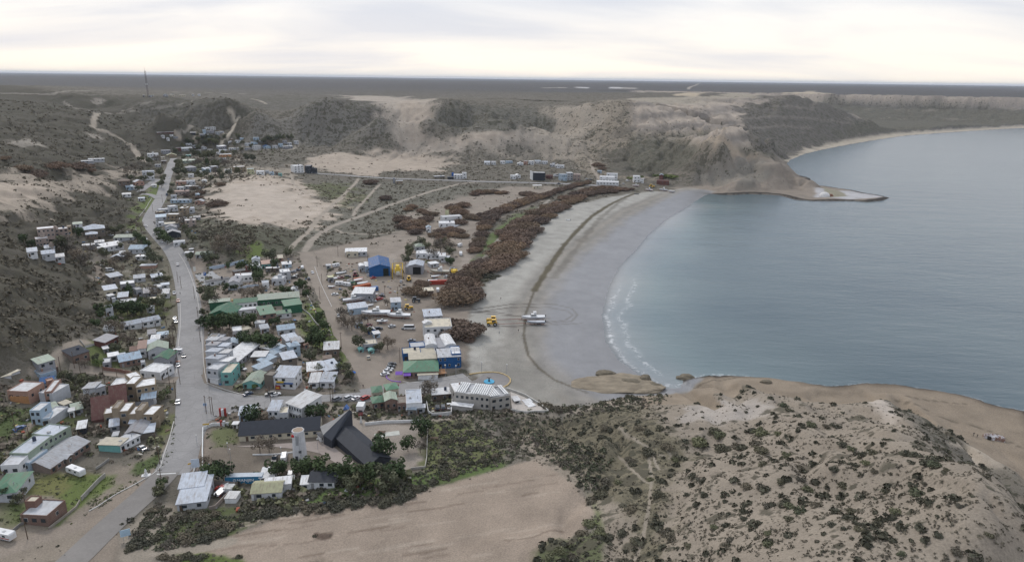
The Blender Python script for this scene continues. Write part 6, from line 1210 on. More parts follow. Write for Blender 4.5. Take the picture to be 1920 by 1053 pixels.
trees('around the left hillside houses', [('olive',112,472,14),('dry',125,480,16),('dry',140,488,16),('dry',152,495,14),('dry',160,500,12),('pine',148,446,10),('dry',185,440,13),('dry',196,442,11),('pine',60,466,8),('pine',45,458,8),('dry',265,434,9),('pine',258,452,9),('pine',268,460,8),('pine',277,468,8),('olive',288,492,12),('olive',295,496,10),('dry',240,492,11),('dry',228,514,9),('olive',225,468,8),('olive',200,482,8),('dry',215,502,9),('olive',190,478,7),('olive',215,440,8),('olive',228,436,8),('olive',205,438,7),('dry',258,520,9),('dry',282,520,8),('olive',315,530,7),('olive',302,530,7),('dry',170,476,9)])
trees('at the bend of main street', [('pine',298,445,9),('pine',306,452,10),('pine',314,458,9),('dry',345,420,10),('dry',338,426,8),('olive',352,445,7),('olive',362,455,8),('olive',348,432,6),('dry',294,424,5),('dry',405,480,10),('olive',395,488,9),('dry',385,445,8),('olive',345,470,7)])
trees('lining the upper street', [('olive',302,330,7),('olive',305,342,8),('olive',303,352,8),('olive',335,330,9),('olive',338,320,9),('olive',334,311,7),('olive',336,340,6),('dry',240,330,9),('dry',255,325,9),('olive',280,310,8),('dry',295,306,8),('olive',270,342,7),('olive',283,336,7),('olive',265,305,6),('olive',347,330,7),('dry',360,315,7),('dry',372,312,7),('olive',323,352,5),('olive',246,340,7),('olive',262,360,6),('olive',320,365,5),('dry',378,358,8),('dry',365,362,7),('dry',362,378,7),('olive',370,330,6),('olive',378,336,7),('olive',388,332,7),('dry',405,330,8)])
trees('through the village centre', [('olive',370,298,8),('olive',382,300,8),('olive',390,298,8),('cone',388,308,6),('dry',378,310,7),('olive',345,300,5),('olive',362,290,6),('olive',402,296,7),('olive',410,314,7),('dry',420,310,7),('dry',428,312,7),('dry',440,303,6),('dry',452,304,6),('olive',330,290,6),('olive',345,278,5),('olive',374,282,6),('olive',384,272,6),('olive',395,270,6),('olive',405,272,6),('olive',418,290,5),('olive',440,290,5),('dry',455,312,5),('olive',400,312,6),('olive',412,330,7),('olive',430,330,7),('olive',445,328,7),('olive',395,340,7),('olive',415,338,7),('olive',360,272,5),('olive',350,268,5),('olive',372,266,5)])
trees('in the terrace hamlet', [('olive',495,270,6),('olive',502,266,6),('olive',510,268,6),('olive',518,266,6),('olive',525,264,6),('olive',548,262,5),('olive',445,260,5),('olive',455,272,4),('olive',472,278,4),('olive',483,270,4),('dry',505,273,5),('olive',440,275,4),('olive',533,262,5),('olive',541,262,5),('olive',465,302,7),('olive',475,303,6),('olive',452,283,4),('olive',420,262,5),('olive',410,264,5),('olive',400,264,5),('olive',392,262,5),('olive',382,262,4),('olive',370,256,4)])
trees('behind the boat yard', [('olive',800,468,9),('dry',826,476,12),('dry',838,470,11),('dry',820,465,10),('olive',842,480,10),('dry',812,485,9),('dry',806,480,7),('olive',790,460,8),('olive',782,463,7),('olive',772,475,9),('olive',765,485,9),('olive',760,494,8),('pine',845,498,7),('pine',839,495,6),('dry',850,470,8),('olive',832,462,8)])
trees('near the tan apartments', [('dry',178,768,17),('dry',168,760,12),('bare',180,812,14),('bare',196,815,13),('olive',303,752,9),('fresh',308,745,10),('olive',120,712,10),('olive',135,716,10),('olive',150,722,9),('olive',140,735,9),('olive',170,720,9),('olive',296,775,6),('olive',293,728,0.1)][:12])
trees('around the brick house', [('olive',0,875,15),('pine',22,935,14),('olive',35,945,10),('pine',305,918,10),('olive',300,930,11),('olive',12,930,9),('olive',40,928,10),('dry',309,908,9)])
plant_trees()

# ------------------------------------------------------------------ tamarisks along the beach
TG = 'tamarisk shrubs'
TAMN = [0]
_ba = G(905, 500); _bb = G(1170, 360); BRZ = math.atan2(_bb[1] - _ba[1], _bb[0] - _ba[0])
def tam(place, items, run=False):
    items = sorted(items, key=lambda q: q[0])
    for i, (px, py, r) in enumerate(items):
        x, y = G(px, py); z = float(gz(x, y)); dep = (np.array([x, y, z - CAMZ]) @ FWD); rr = r * dep / FPX
        bush(random.choice(['tam', 'tam', 'tamg', 'tamp']), x, y, rr * 1.05, 'tamarisk_shrub', f"rusty brown {'' if run else 'rounded '}tamarisk shrub, {nth(i, len(items))} {place}", 'shrub', TG, .78, random.uniform(1.35, 1.6) if run else random.uniform(.95, 1.15), BRZ + random.uniform(-.2, .2) if run else None)
tam('at the near end of beach', [(862,628,34),(845,618,24),(880,625,20),(855,567,32),(878,560,26),(870,540,26),(850,548,18),(780,552,18),(790,535,12),(879,640,10),(845,640,9),(885,520,20),(868,522,18)])
tam('in the band beside the hangars', [(895,508,18),(905,500,18),(925,505,22),(945,495,22),(960,485,20),(940,478,20),(955,468,20),(975,462,20),(935,465,14),(985,448,16),(970,445,18)], True)
tam('along the middle beach', [(955,450,15),(945,440,14),(965,432,16),(985,430,17),(1000,437,15),(975,420,14),(995,415,15),(1012,418,14),(1003,402,13),(1020,402,13),(1030,408,10),(1040,397,12),(1025,392,12),(1055,392,11),(1045,386,11)], True)
tam('along the far beach', [(1065,382,11),(1078,378,10),(1060,374,10),(1090,372,10),(1080,366,10),(1105,366,10),(1098,360,9),(1120,363,9),(1135,361,9),(1113,356,8),(1128,354,8),(1145,355,8),(1160,357,8),(1150,361,8),(1172,357,7),(1183,356,5)], True)
tam('in the inner hedgerow', [(890,472,11),(895,462,11),(898,452,10),(902,442,11),(906,430,11),(912,422,12),(920,412,13),(915,404,11),(930,402,13),(942,398,13),(953,392,12),(963,388,12),(975,384,12),(987,380,11),(998,376,11),(1010,373,10),(1021,369,10),(1032,365,9),(1043,360,9),(1053,357,8),(1063,354,8),(1073,351,8),(1083,348,8),(1094,346,7),(1102,343,6),(985,366,9),(996,367,9)], True)
tam('around the white beach building', [(752,415,14),(765,425,15),(758,428,13),(778,420,12),(790,422,10),(800,414,12),(775,432,11),(780,438,12),(795,430,9),(862,402,14),(852,395,12),(868,388,12),(848,390,10),(812,404,9),(800,402,9),(790,398,9),(882,410,12),(893,412,9),(900,405,8),(898,363,10),(912,363,10),(925,362,9),(890,366,8),(936,364,7),(945,363,7),(860,420,12),(845,432,10),(825,436,10),(838,440,10),(850,443,10),(860,436,10),(868,445,9),(815,443,10),(830,449,9),(772,390,9),(765,395,8)])
tam('scattered on dunes and slopes', [(410,386,14),(413,348,8),(365,354,7),(375,364,9),(353,368,8),(695,345,11),(42,320,14),(70,332,17),(108,316,16),(150,318,17),(170,322,8),(8,300,9),(388,350,5),(1120,312,9),(1130,318,7),(372,372,7),(724,374,10)])
# dark scrub patch inside the beach band
for i, (px, py, r) in enumerate([(898,512,14),(912,518,12),(905,526,9),(925,522,7),(890,520,10),(935,518,6)]):
    x, y = G(px, py); bush('scrub', x, y, r * .39, 'scrub_bush', f'dark green black scrub on the dune gap, {nth(i, 6)}', 'bush', 'dark scrub on dune gap', .5)
for i, (px, py, r) in enumerate([(1185,335,7),(1198,332,8),(1178,334,5),(1232,331,9),(1245,331,10),(1258,332,10),(1268,332,6)]):
    x, y = G(px, py); bush('fresh', x, y, r * .7, 'hedge_shrub', f'deep green shrub in the hedge above the boat park, {nth(i, 7)}', 'shrub', 'green hedge above boat park', .6)

# ------------------------------------------------------------------ scrub: the largest bushes one by one
BG = 'bushes on the sandy foreground slope'; BL = {'scrub': 'dark rounded bush on the sandy foreground slope', 'scrub2': 'grey brown rounded bush on the sandy foreground slope', 'olive': 'olive green bush on the sandy foreground slope'}
big_ = [(1310,832,17),(1350,820,14),(1340,810,12),(1355,845,16),(1380,838,12),(1395,842,13),(1420,835,15),(1430,848,15),(1425,812,16),(1412,808,12),(1200,805,13),(1215,812,10),(1240,805,10),(1250,838,12),(1215,850,14),(1180,862,10),(1188,872,9),(1265,862,9),(1305,852,0.1),(1135,805,11),(1130,820,9),(1060,870,11),(1080,878,10),(1135,905,14),(1130,930,16),(1110,940,13),(1185,960,15),(1235,930,13),(1300,895,11),(1315,905,12),(1400,915,12),(1430,915,12),(1440,950,12),(1500,960,16),(1480,952,12),(1530,950,12),(1260,1010,15),(1250,1000,13),(1370,1012,10),(1290,1025,10),(1440,1020,12),(1465,905,10),(1515,920,12),(1565,880,11),(1500,900,9),(1500,878,10),(1475,855,12),(1430,870,10),(1460,815,10),(1520,800,9),(1480,770,8),(1470,762,9),(1745,870,20),(1755,875,14),(1720,928,16),(1715,920,10),(1710,853,12),(1625,870,10),(1640,885,9),(1580,910,13),(1512,918,10),(1550,800,8),(1570,800,8),(1520,795,8),(1600,960,11),(1680,962,14),(1650,983,12),(1480,975,10),(1580,835,10),(1595,842,9),(1640,850,10),(1710,868,8),(1770,888,7),(1775,882,7),(1735,908,8),(1800,950,8),(1855,1005,9),(1790,1035,10),(1610,993,10),(1440,1000,9),(1690,1040,9),(1340,990,9),(1070,985,0.1),(1395,975,9),(1560,985,9),(1105,985,14),(1125,1000,14),(1145,1010,11),(1165,1000,13),(1190,1015,12),(1090,1000,11),(1050,1035,11),(1030,1045,11),(1075,1045,10),(1220,900,8),(1160,905,8)]
RNG2 = random.Random(5); cnt = 0
# dark thickets along the foot of the field and beside the road, clicked one by one
THK = [(300,925,9),(285,960,11),(275,985,12),(262,1000,12),(255,1015,12),(270,1020,12),(290,1010,11),(300,975,9),(310,960,9),(330,975,12),(345,968,12),(360,972,13),(375,968,12),(390,972,12),(400,965,10),(325,990,10),(315,1018,10),(340,1010,11),(355,1015,12),(372,1010,12),(388,1012,12),(402,1005,12),(415,1000,12),(430,990,13),(410,985,11),(395,990,9),(365,995,10),(460,955,11),(465,968,12),(480,968,13),(495,962,12),(508,965,12),(520,958,11),(535,962,11),(550,955,11),(563,950,11),(575,958,11),(590,950,11),(605,958,11),(618,948,12),(632,955,11),(645,945,12),(660,940,12),(672,948,12),(560,935,9),(575,932,9),(720,945,12),(735,935,13),(750,938,13),(765,930,12),(700,940,12),(780,920,11),(795,915,10),(810,905,10),(830,895,10),(850,890,9),(825,865,8),(850,855,9),(870,870,9),(840,830,9),(865,825,8),(880,845,9),(900,840,8),(905,865,8),(930,855,8),(885,815,8),(915,815,8),(940,835,8),(950,815,8),(970,830,8),(835,810,8),(860,800,8),(745,765,9),(665,790,0.1),(760,770,9),(690,785,7),(700,783,7),(775,785,8),(818,780,7),(1020,760,9),(1030,765,9),(1045,768,10),(1060,768,8),(1075,765,7),(1098,764,7),(1180,745,7),(1190,748,6),(1235,742,6),(1130,758,7),(1160,756,8),(330,1050,11),(350,1045,11),(370,1048,11),(305,1045,9),(245,1030,10),(20,1055,0.1)]
TH = [q for q in THK if q[2] > 1]
TH.sort(key=lambda q: q[0])
for i, (px, py, r) in enumerate(TH):
    x, y = G(px, py); z = float(gz(x, y)); dep = (np.array([x, y, z - CAMZ]) @ FWD)
    bush(random.choice(['scrub', 'scrub2', 'scrub']), x, y, r * dep / FPX, 'thicket_shrub', 'dark purplish green shrub in the thickets between the compound and the bare field', 'shrub', 'thicket shrubs below the town', .75)
for px, py, r in big_:
    if r < 1: continue
    x, y = G(px, py); z = float(gz(x, y)); dep = (np.array([x, y, z - CAMZ]) @ FWD); k = RNG2.choice(['scrub', 'scrub2', 'olive', 'scrub'])
    bush(k, x, y, r * dep / FPX * .85, 'scrub_bush', BL[k], 'bush', BG + ' ' + k.replace('scrub2', 'grey brown').replace('scrub', 'dark').replace('olive', 'olive'), .72); cnt += 1
# the rest of the near scrub: far more than anyone could count
def scatter(n, test, seed, R0_=95, R1_=620):
    g = np.random.default_rng(seed); a = g.uniform(math.radians(-42), math.radians(42), n); l = np.log(R0_) + (np.log(R1_) - np.log(R0_)) * g.random(n); r = np.exp(l); x = r * np.sin(a); y = r * np.cos(a)
    return x, y
def nearest(arr, x, y):
    a = np.arctan2(x, y); l = 0.5 * np.log(x * x + y * y); i = np.clip(np.searchsorted(AZ, a), 0, len(AZ) - 1); j = np.clip(np.searchsorted(LR, l), 0, len(LR) - 1); return arr[j, i]
def scrub_field(name, label, n, seed, dens_, tmpl, nq, size, mat, kindcat, zone=None, hs=.7, R=(95, 620), even=False):
    g = np.random.default_rng(seed + 100); x, y = scatter(n, None, seed, *R); sb = nearest(SB, x, y); cd = nearest(CD, x, y)
    clump = 0.5 + 0.5 * fbm(x / 7, y / 7, 3, seed) ; p = np.clip((sb - .03) * dens_, 0, 1) * sst(.30, .60, clump); keep = (g.random(n) < (p if even is False else even * sst(.38, .58, clump) if even is not True and even > 0 else (.75 * sst(.38, .58, clump) if even is True else .8))) & (cd > 8)
    if zone is not None: keep &= zone(x, y)
    x, y = x[keep], y[keep]; m = len(x); z = gzv(x, y); s = size * (.45 + .9 * g.random(m) ** 2)
    d = g.normal(size=(m, nq, 3)); d /= np.linalg.norm(d, axis=2)[..., None]; d[..., 2] = np.abs(d[..., 2]) * hs; c = np.stack([x, y, z], 1)[:, None] + d * s[:, None, None] * (.6 + .4 * g.random((m, nq, 1)))
    nr = d + g.normal(size=d.shape) * .5; nr /= np.linalg.norm(nr, axis=2)[..., None]; u = np.cross(nr, g.normal(size=d.shape)); u /= np.linalg.norm(u, axis=2)[..., None]; v = np.cross(nr, u); q = s[:, None, None] * .34
    V = np.stack([c - u * q - v * q * .7, c + u * q - v * q * .5, c + u * q * .8 + v * q * .8, c - u * q * .6 + v * q], 2).reshape(-1, 3)
    me = raw(name, V, np.arange(m * nq * 4).reshape(-1, 4), 4, [mat]); fattr(me, 'tint', np.repeat(np.clip(np.repeat(g.random(m), nq) * .6 + g.random(m * nq) * .4, 0, 1), 4))
    o = link(name, me, kind='stuff'); o['label'] = label; o['category'] = kindcat; return m
front = lambda x, y: (np.degrees(np.arctan2(x, y)) > 1) | (np.hypot(x, y) < 215)
c1 = scrub_field('small_scrub', 'countless small grey brown shrubs dotting the sandy foreground hill', 80000, 3, 1.5, None, 9, .50, LF['scrub2'], 'scrub', front)
c2 = scrub_field('dark_scrub', 'countless small dark olive shrubs dotting the sandy foreground hill', 12500, 4, .95, None, 24, 1.2, LF['scrub'], 'scrub', front)
# yard shrubs: small growth between the houses, off the streets and out of the buildings
def town(x, y):
    m = np.zeros(len(x), bool)
    for poly in ([(-30,900),(-30,690),(80,705),(200,700),(325,715),(322,760),(318,800),(300,850),(220,870),(150,850),(60,870)], [(190,640),(195,560),(170,500),(60,490),(60,430),(245,430),(255,460),(300,480),(325,560),(330,640),(325,700),(200,695)], [(385,700),(380,640),(372,570),(360,520),(385,480),(560,475),(590,540),(640,660),(665,720),(620,735),(470,735),(400,720)],
                 [(395,780),(440,765),(560,765),(640,752),(700,748),(700,790),(660,790),(600,790),(440,805),(400,795)], [(385,850),(440,890),(560,880),(700,880),(770,890),(770,920),(640,950),(440,960),(330,960),(370,900)], [(335,450),(300,405),(310,350),(330,300),(300,270),(300,240),(420,235),(440,255),(560,258),(560,282),(450,300),(500,322),(520,335),(400,345),(385,400),(370,440),(350,470)], [(250,430),(268,395),(285,362),(305,330),(318,300),(270,290),(230,330),(225,370),(240,400)],
                 [(605,500),(640,490),(690,530),(650,560),(640,600),(660,640),(650,660),(620,600)], [(770,455),(850,455),(860,480),(840,500),(760,490)], [(690,735),(850,740),(960,765),(960,785),(700,785)]):
        V = np.array([G(*p) for p in poly]); m |= inpoly(x, y, V)
    return m
def free(x, y, pad=.6):
    ok = np.ones(len(x), bool)
    for ax, ay, rz, w_, d_ in FP:
        c, s_ = math.cos(rz), math.sin(rz); u = (x - ax) * c + (y - ay) * s_; v = -(x - ax) * s_ + (y - ay) * c; ok &= ~((u > -pad) & (u < w_ + pad) & (v > -pad) & (v < d_ + pad))
    for pts, w_ in ROADL: ok &= dseg(x, y, np.array([(p[0], p[1]) for p in pts])) > w_ / 2 + 1.0
    return ok

c3 = None
c3 = scrub_field('hill_scrub', 'low dark scrub covering the slopes above the left of town', 70000, 6, .9, None, 9, 2.4, LF['scrub2'], 'scrub', lambda x, y: (np.degrees(np.arctan2(x, y)) < -21) & (np.degrees(np.arctan2(x, y)) > -39) & free(x, y, 5) & ((np.degrees(np.arctan2(x, y)) < -29) | (np.hypot(x, y) > 560)), R=(330, 1500))

for nm_, lab_, n_, sd_, sz_, mt_, nq_ in (('yard_shrubs', 'dark low shrubs and weeds filling the yards between the houses', 34000, 21, 1.35, 'scrub', 12), ('garden_growth', 'olive garden growth and small bushes between the houses', 20000, 22, 1.9, 'olive', 16), ('dry_growth', 'dry grey brown growth between the houses', 16000, 23, 1.7, 'dry', 14)):
    scrub_field(nm_, lab_, n_, sd_, 1, None, nq_, sz_, LF[mt_], 'shrubs', lambda x, y: town(x, y) & free(x, y), R=(190, 1250), even=True, hs=.9)
def inside(polys):
    PV = [np.array([G(*p) for p in poly]) for poly in polys]
    def f(x, y):
        m = np.zeros(len(x), bool)
        for V in PV: m |= inpoly(x, y, V)
        return m
    return f
inb = inside([[(805,790),(1000,785),(1150,860),(1110,930),(1060,880),(1012,853),(960,866),(850,893),(790,910),(775,888),(803,870)], [(240,1030),(285,935),(335,965),(440,968),(640,952),(780,900),(850,890),(862,893),(700,928),(560,948),(470,980),(380,1018),(300,1033)], [(700,772),(1000,768),(1100,756),(1260,742),(1240,760),(1000,790),(800,786),(700,790)]])
scrub_field('slope_thicket', 'tangled dark olive thicket covering the slope right of the motel garden', 40000, 41, 1, None, 12, .85, LF['olive'], 'thicket', inb, R=(120, 420), even=-1, hs=.8)
scrub_field('slope_thicket', 'grey brown dry growth mixed into the thicket below the town', 26000, 42, 1, None, 12, .8, LF['dry'], 'thicket', inb, R=(120, 420), even=-1, hs=.8)
grs = inside([[(-20,870),(60,880),(200,885),(225,900),(160,950),(120,985),(60,970),(-20,990)], [(-20,756),(60,765),(140,775),(120,800),(30,835),(-20,850)], [(240,870),(310,845),(330,770),(325,850),(300,890),(250,895)], [(110,1000),(220,930),(265,905),(250,900),(150,950)], [(385,800),(450,800),(440,835),(390,850)]])
scrub_field('grass_tufts', 'uneven grass tufts and weeds on the vacant plots', 60000, 51, 1, None, 7, .55, LF['fresh'], 'grass', lambda x, y: grs(x, y) & free(x, y), R=(150, 420), even=True, hs=.5)
scrub_field('grass_tufts', 'dry straw coloured tufts on the vacant plots', 40000, 52, 1, None, 7, .6, LF['olive'], 'grass', lambda x, y: grs(x, y) & free(x, y), R=(150, 420), even=True, hs=.5)
# scrub of the open flats and dune margins, and of the near slopes behind the bowl
scrub_field('flat_scrub', 'low grey olive scrub spread over the flats behind the beach', 60000, 31, 1.0, None, 8, 1.7, LF['scrub2'], 'scrub', lambda x, y: (np.degrees(np.arctan2(x, y)) > -24) & (np.degrees(np.arctan2(x, y)) < 8) & free(x, y, 3), R=(560, 1400))
print('scrub', c1, c2, c3)

# ------------------------------------------------------------------ vehicles
car('car','white',334,755,(340,700),'white car driving down the main street at the junction'); car('car','white',334,686,(335,650),'white car parked against the kerb below the green gable'); car('van','white',332,662,(315,662),'white van turning in by the green gabled house'); car('car','orange',334,684,(334,640),'orange red car at the west kerb of main street') if False else None
car('car','orange',334,682,(334,640),'orange car parked at the west kerb of main street'); car('car','grey',336,655,(336,620),'dark car parked beside the bare street trees'); car('car','silver',330,604,(328,590),'silver car parked nearer of two at the upper kerb'); car('car','white',328,598,(326,580),'white car parked farther of two at the upper kerb')
car('car','white',333,497,(325,470),'white car alone on the street near the long block'); car('car','grey',303,488,(298,470),'grey car with pale roof parked by the hedge'); car('pickup','white',327,551,(326,530),'white pickup parked beside the west shops'); car('car','orange',334,565,(333,540),'beige orange car parked behind the white pickup')
car('car','white',274,425,(270,405),'white car rounding the bend against the grass bank'); car('car','dark',289,441,(295,450),'dark car under the pines at the bend'); car('car','maroon',296,448,(302,456),'maroon car under the pines at the bend'); car('car','white',303,455,(310,463),'white car under the pines at the bend'); car('car','white',318,334,(312,350),'white car high up the main street'); car('van','dark blue',313,366,(309,375),'blue van parked at the mouth of the side lane'); car('car','white',274,449,(278,460),'white car parked under the bend pines'); car('car','silver',240,437,(250,435),'silver car on the lane below the lodge'); car('car','white',208,442,(220,441),'white car on the lane near the lodge')
car('car','white',586,512,(590,520),'white car driving along the dirt street'); car('suv','dark',579,524,(576,512),'dark off road car stopped on the dirt street'); car('van','white',567,504,(567,495),'white van parked at the top of the dirt street'); car('pickup','dark blue',557,508,(564,507),'dark blue pickup beside the white van'); car('car','grey',550,511,(557,510),'grey car in the row east of the shops'); car('car','white',556,518,(548,519),'white car nose to the grey house'); car('suv','dark',552,522,(560,521),'dark off road car beside the white one'); car('pickup','white',635,594,(636,585),'small white truck on the dirt street')
G5 = 'cars parked side by side at the corner restaurant'
for i, (cx_, cy_, c_, l_) in enumerate([(722,703,'white','front white car in the line at the corner restaurant'), (727,697,'white','second white car in the line at the corner restaurant'), (730,694,'silver','silver car in the line at the corner restaurant'), (733,689,'dark','dark grey car in the line at the corner restaurant'), (735,684,'black','black car farthest in the line at the corner restaurant')]): car('car', c_, cx_, cy_, (cx_ + 15, cy_ - 2), l_, G5)
car('car','dark blue',465,740,(475,736),'dark blue car turning at the turquoise shop'); car('suv','dark',507,741,(500,742),'dark car left of a white one on the street'); car('car','white',517,741,(526,739),'white car beside the dark one on the street'); car('car','silver',485,726,(488,718),'silver car parked next to the low turquoise shop')
car('suv','grey',632,750,(642,746),'grey off road car leftmost of the kerb row'); car('suv','silver',654,748,(664,744),'silver off road car in the kerb row'); car('car','white',668,748,(678,744),'white car in the kerb row beside a red one'); car('suv','red',686,748,(696,744),'bright red car at the end of the kerb row')
car('suv','black',820,767,(819,755),'black car leftmost in the walled court'); car('suv','dark',831,766,(830,754),'dark grey car middle of the walled court'); car('pickup','white',842,764,(840,752),'white pickup rightmost in the walled court')
car('pickup','black',515,863,(520,850),'black pickup with red lights beside the white van'); car('van','white',533,861,(536,848),'white van parked beside the lookout tower'); car('suv','white',545,892,(548,880),'white car beside the round pine in the yard'); car('suv','red',417,919,(400,917),'red off road car inside the workshop yard')
car('car','blue',37,805,(46,802),'dark blue car on the grass track'); car('car','grey',266,842,(258,838),'grey car beside the white shed wing'); car('car','silver',455,693,(462,695),'silver car in the yard behind the terraces')
car('minibus','white',768,617,(785,617),'long white minibus on the dirt lot'); car('car','dark',760,617,(750,617),'dark car half hidden behind the minibus'); car('car','silver',735,613,(745,611),'silver car left of the long minibus'); car('car','grey',772,640,(785,639),'grey car parked beside the white hall'); car('car','beige',691,672,(690,664),'beige car in front of the grey island shop'); car('van','white',821,546,(821,535),'white van beside the stone shed'); car('car','silver',752,529,(753,522),'silver car in front of the yellow lift'); car('car','red',700,522,(710,520),'dark red car beside the blue hall'); car('suv','black',710,618,(725,616),'black car on the traffic island'); car('suv','maroon',692,612,(700,608),'maroon pickup beside the traffic island trees'); car('van','white',1043,331,(1050,331),'small white van beside the dark red house',sc=1.5)
car('pickup','maroon',676,776,(676,760),'maroon truck with tall white box beside the gravel garden'); x, y, z = G3(676, 774); q = MB(); q.box(-1.5, -1, 1.2, 1.5, 3.4, 3.6, WHITE); q.build('camper_box'); tagm(COL.objects[-1], 'tall white camper box on the maroon truck', 'camper').location = (x, y, z)
caravan(143,888,(125,880),'long white caravan parked below the grey hall',7.5); caravan(10,1009,(-6,1004),'white caravan with red stripe at the left edge',6,'red'); caravan(636,534,(628,534),'white caravan left of a pair in the boat yard'); caravan(650,536,(643,535),'white caravan right of a pair in the boat yard'); caravan(862,462,(870,458),'pale caravan beside a tall one on the sand',6); caravan(864,478,(864,466),'tall white camper bus on the sand lot',7)
caravan(630,500,(640,498),'old white trailer at the edge of the boat yard')

# ------------------------------------------------------------------ boats and tractors
boat(1000,600,(960,600),14,'larger white whale watching boat with high wheelhouse on the sand','white','dark blue',1); boat(1005,608,(960,607),10.5,'smaller white open boat in front on the sand','silver','blue',0)
tractor(922,604,(900,603),'yellow','yellow tractor farther of two on the beach',1.35); tractor(923,610,(900,609),'yellow','yellow tractor nearer of two on the beach',1.35)
for a_, b_, lab in (((931,602),(978,600),'long red tow bar behind the farther tractor'), ((932,610),(985,608),'long red tow bar behind the nearer tractor')):
    p = Vector(G3(*a_)); r_ = Vector(G3(*b_)); q = MB(); q.tube((0, 0, .9), r_ - p + Vector((0, 0, .9)), .13, M((.25, .06, .045), 'paint'), 6); c_ = r_ - p
    for s_ in (-.5, .5): q.tube((c_.x, c_.y + s_, .45), (c_.x + .3, c_.y + s_, .45), .45, DARKM, 8)
    q.build('tow_bar'); tagm(COL.objects[-1], lab, 'tow bar').location = p
boat(705,592,(670,592),17,'big white boat on stands in front of blue shed','white','blue',1); boat(748,596,(720,595),14,'slim white boat right of the big one in the yard','white','dark blue',1); boat(664,566,(700,562),14,'grey boat with tower cabin beside the grey shed','silver','maroon',1); boat(825,513,(790,512),14,'cream and yellow catamaran boat beside the open hangar','beige','grey',1)
boat(717,606,(735,606),6.5,'small white boat on the dirt lot','white','dark',1); boat(672,528,(690,525),7,'white boat with orange canopy beside the caravans','white','orange',0); boat(655,548,(0,548),0.1,'x') if False else None
boat(700,556,(715,554),7,'white hull beside the grey metal shed','white','red',0); boat(622,540,(640,540),5,'tiny white dinghy near the yard fence','white',None,0); boat(816,521,(830,520),6,'small boat stacked behind the red container','white',None,0)
boat(1192,350,(1170,348),9,'boat beside the white house on the boat park','white','red',1); boat(1217,358,(1200,356),10,'red bottomed boat on the far beach','white','red',1); boat(1244,358,(1225,356),11,'white boat with cabin on the far beach','white','blue',1); boat(1259,361,(1240,360),8,'blue trimmed boat rightmost on the far beach','white','blue',0); boat(1200,341,(1190,341),7,'small hull behind the boat park','white',None,0); boat(1205,337,(1195,337),7,'pale hull farthest back in boat park','silver',None,0)
boat(1065,413,(1050,413),5,'white dinghy lying on the upper beach','white',None,0,trailer=False); boat(1193,364,(1183,363),6,'dark little boat at the bend of beach','dark',None,0,trailer=False); boat(418,924,(435,910),6.5,'white boat hull inside the workshop yard','white',None,0)
tractor(766,580,(785,579),'yellow','yellow tractor beside the small blue shed',1.2); tractor(780,566,(790,566),'dark','black tractor crossing the dirt lot',1.2); tractor(767,526,(770,510),'yellow','yellow tractor right of the yellow boat lift',1.3); tractor(666,518,(667,500),'maroon','dark red tractor left of the blue hall',1.3); tractor(1222,352,(1235,352),'yellow','orange yellow tractor on the far beach',1.6)
def lift(px, py, label, w=6, l=14, h=6):
    x, y, z = G3(px, py); o = root('boat_lift', label, 'boat lift', (x, y, z), .15); m = M((.55, .36, .04), 'paint'); q = MB()
    for sx in (-1, 1):
        for sy in (-1, 1): q.tube((sx * w / 2, sy * l / 2, 0), (sx * w / 2, sy * l / 2, h), .28, m, 6)
        q.tube((sx * w / 2, -l / 2, h), (sx * w / 2, l / 2, h), .28, m, 6); q.tube((sx * w / 2, -l / 2, .8), (sx * w / 2, l / 2, h), .16, m, 4); q.tube((sx * w / 2, l / 2, .8), (sx * w / 2, -l / 2, h), .16, m, 4)
    for yy in (-l / 2, 0, l / 2): q.tube((-w / 2, yy, h), (w / 2, yy, h), .25, m, 6)
    q.build('frame', o); q = MB(); q.box(-2, -3, h * .45, 2, 4, h * .75, M((.7, .5, .08), 'paint')); q.box(-1.2, -1, h * .75, 1.2, 2.5, h * 1.1, M((.75, .55, .1), 'paint')); q.box(-1.0, -4.5, h * .3, 1.4, -3, h * .6, M((.6, .6, .55), 'paint')); q.build('winch_cabin', o)
    for sx in (-1, 1):
        for sy in (-1, 1): wl = link('wheel', wheel_mesh(.8, .5), o); wl.location = (sx * (w / 2 + .4), sy * l / 2, .8)
    return o
lift(746, 517, 'tall yellow boat lift frame between the blue hall and hangar', 7, 16, 7); lift(852, 515, 'smaller yellow frame trailer beside the tamarisks', 4, 8, 3.2)

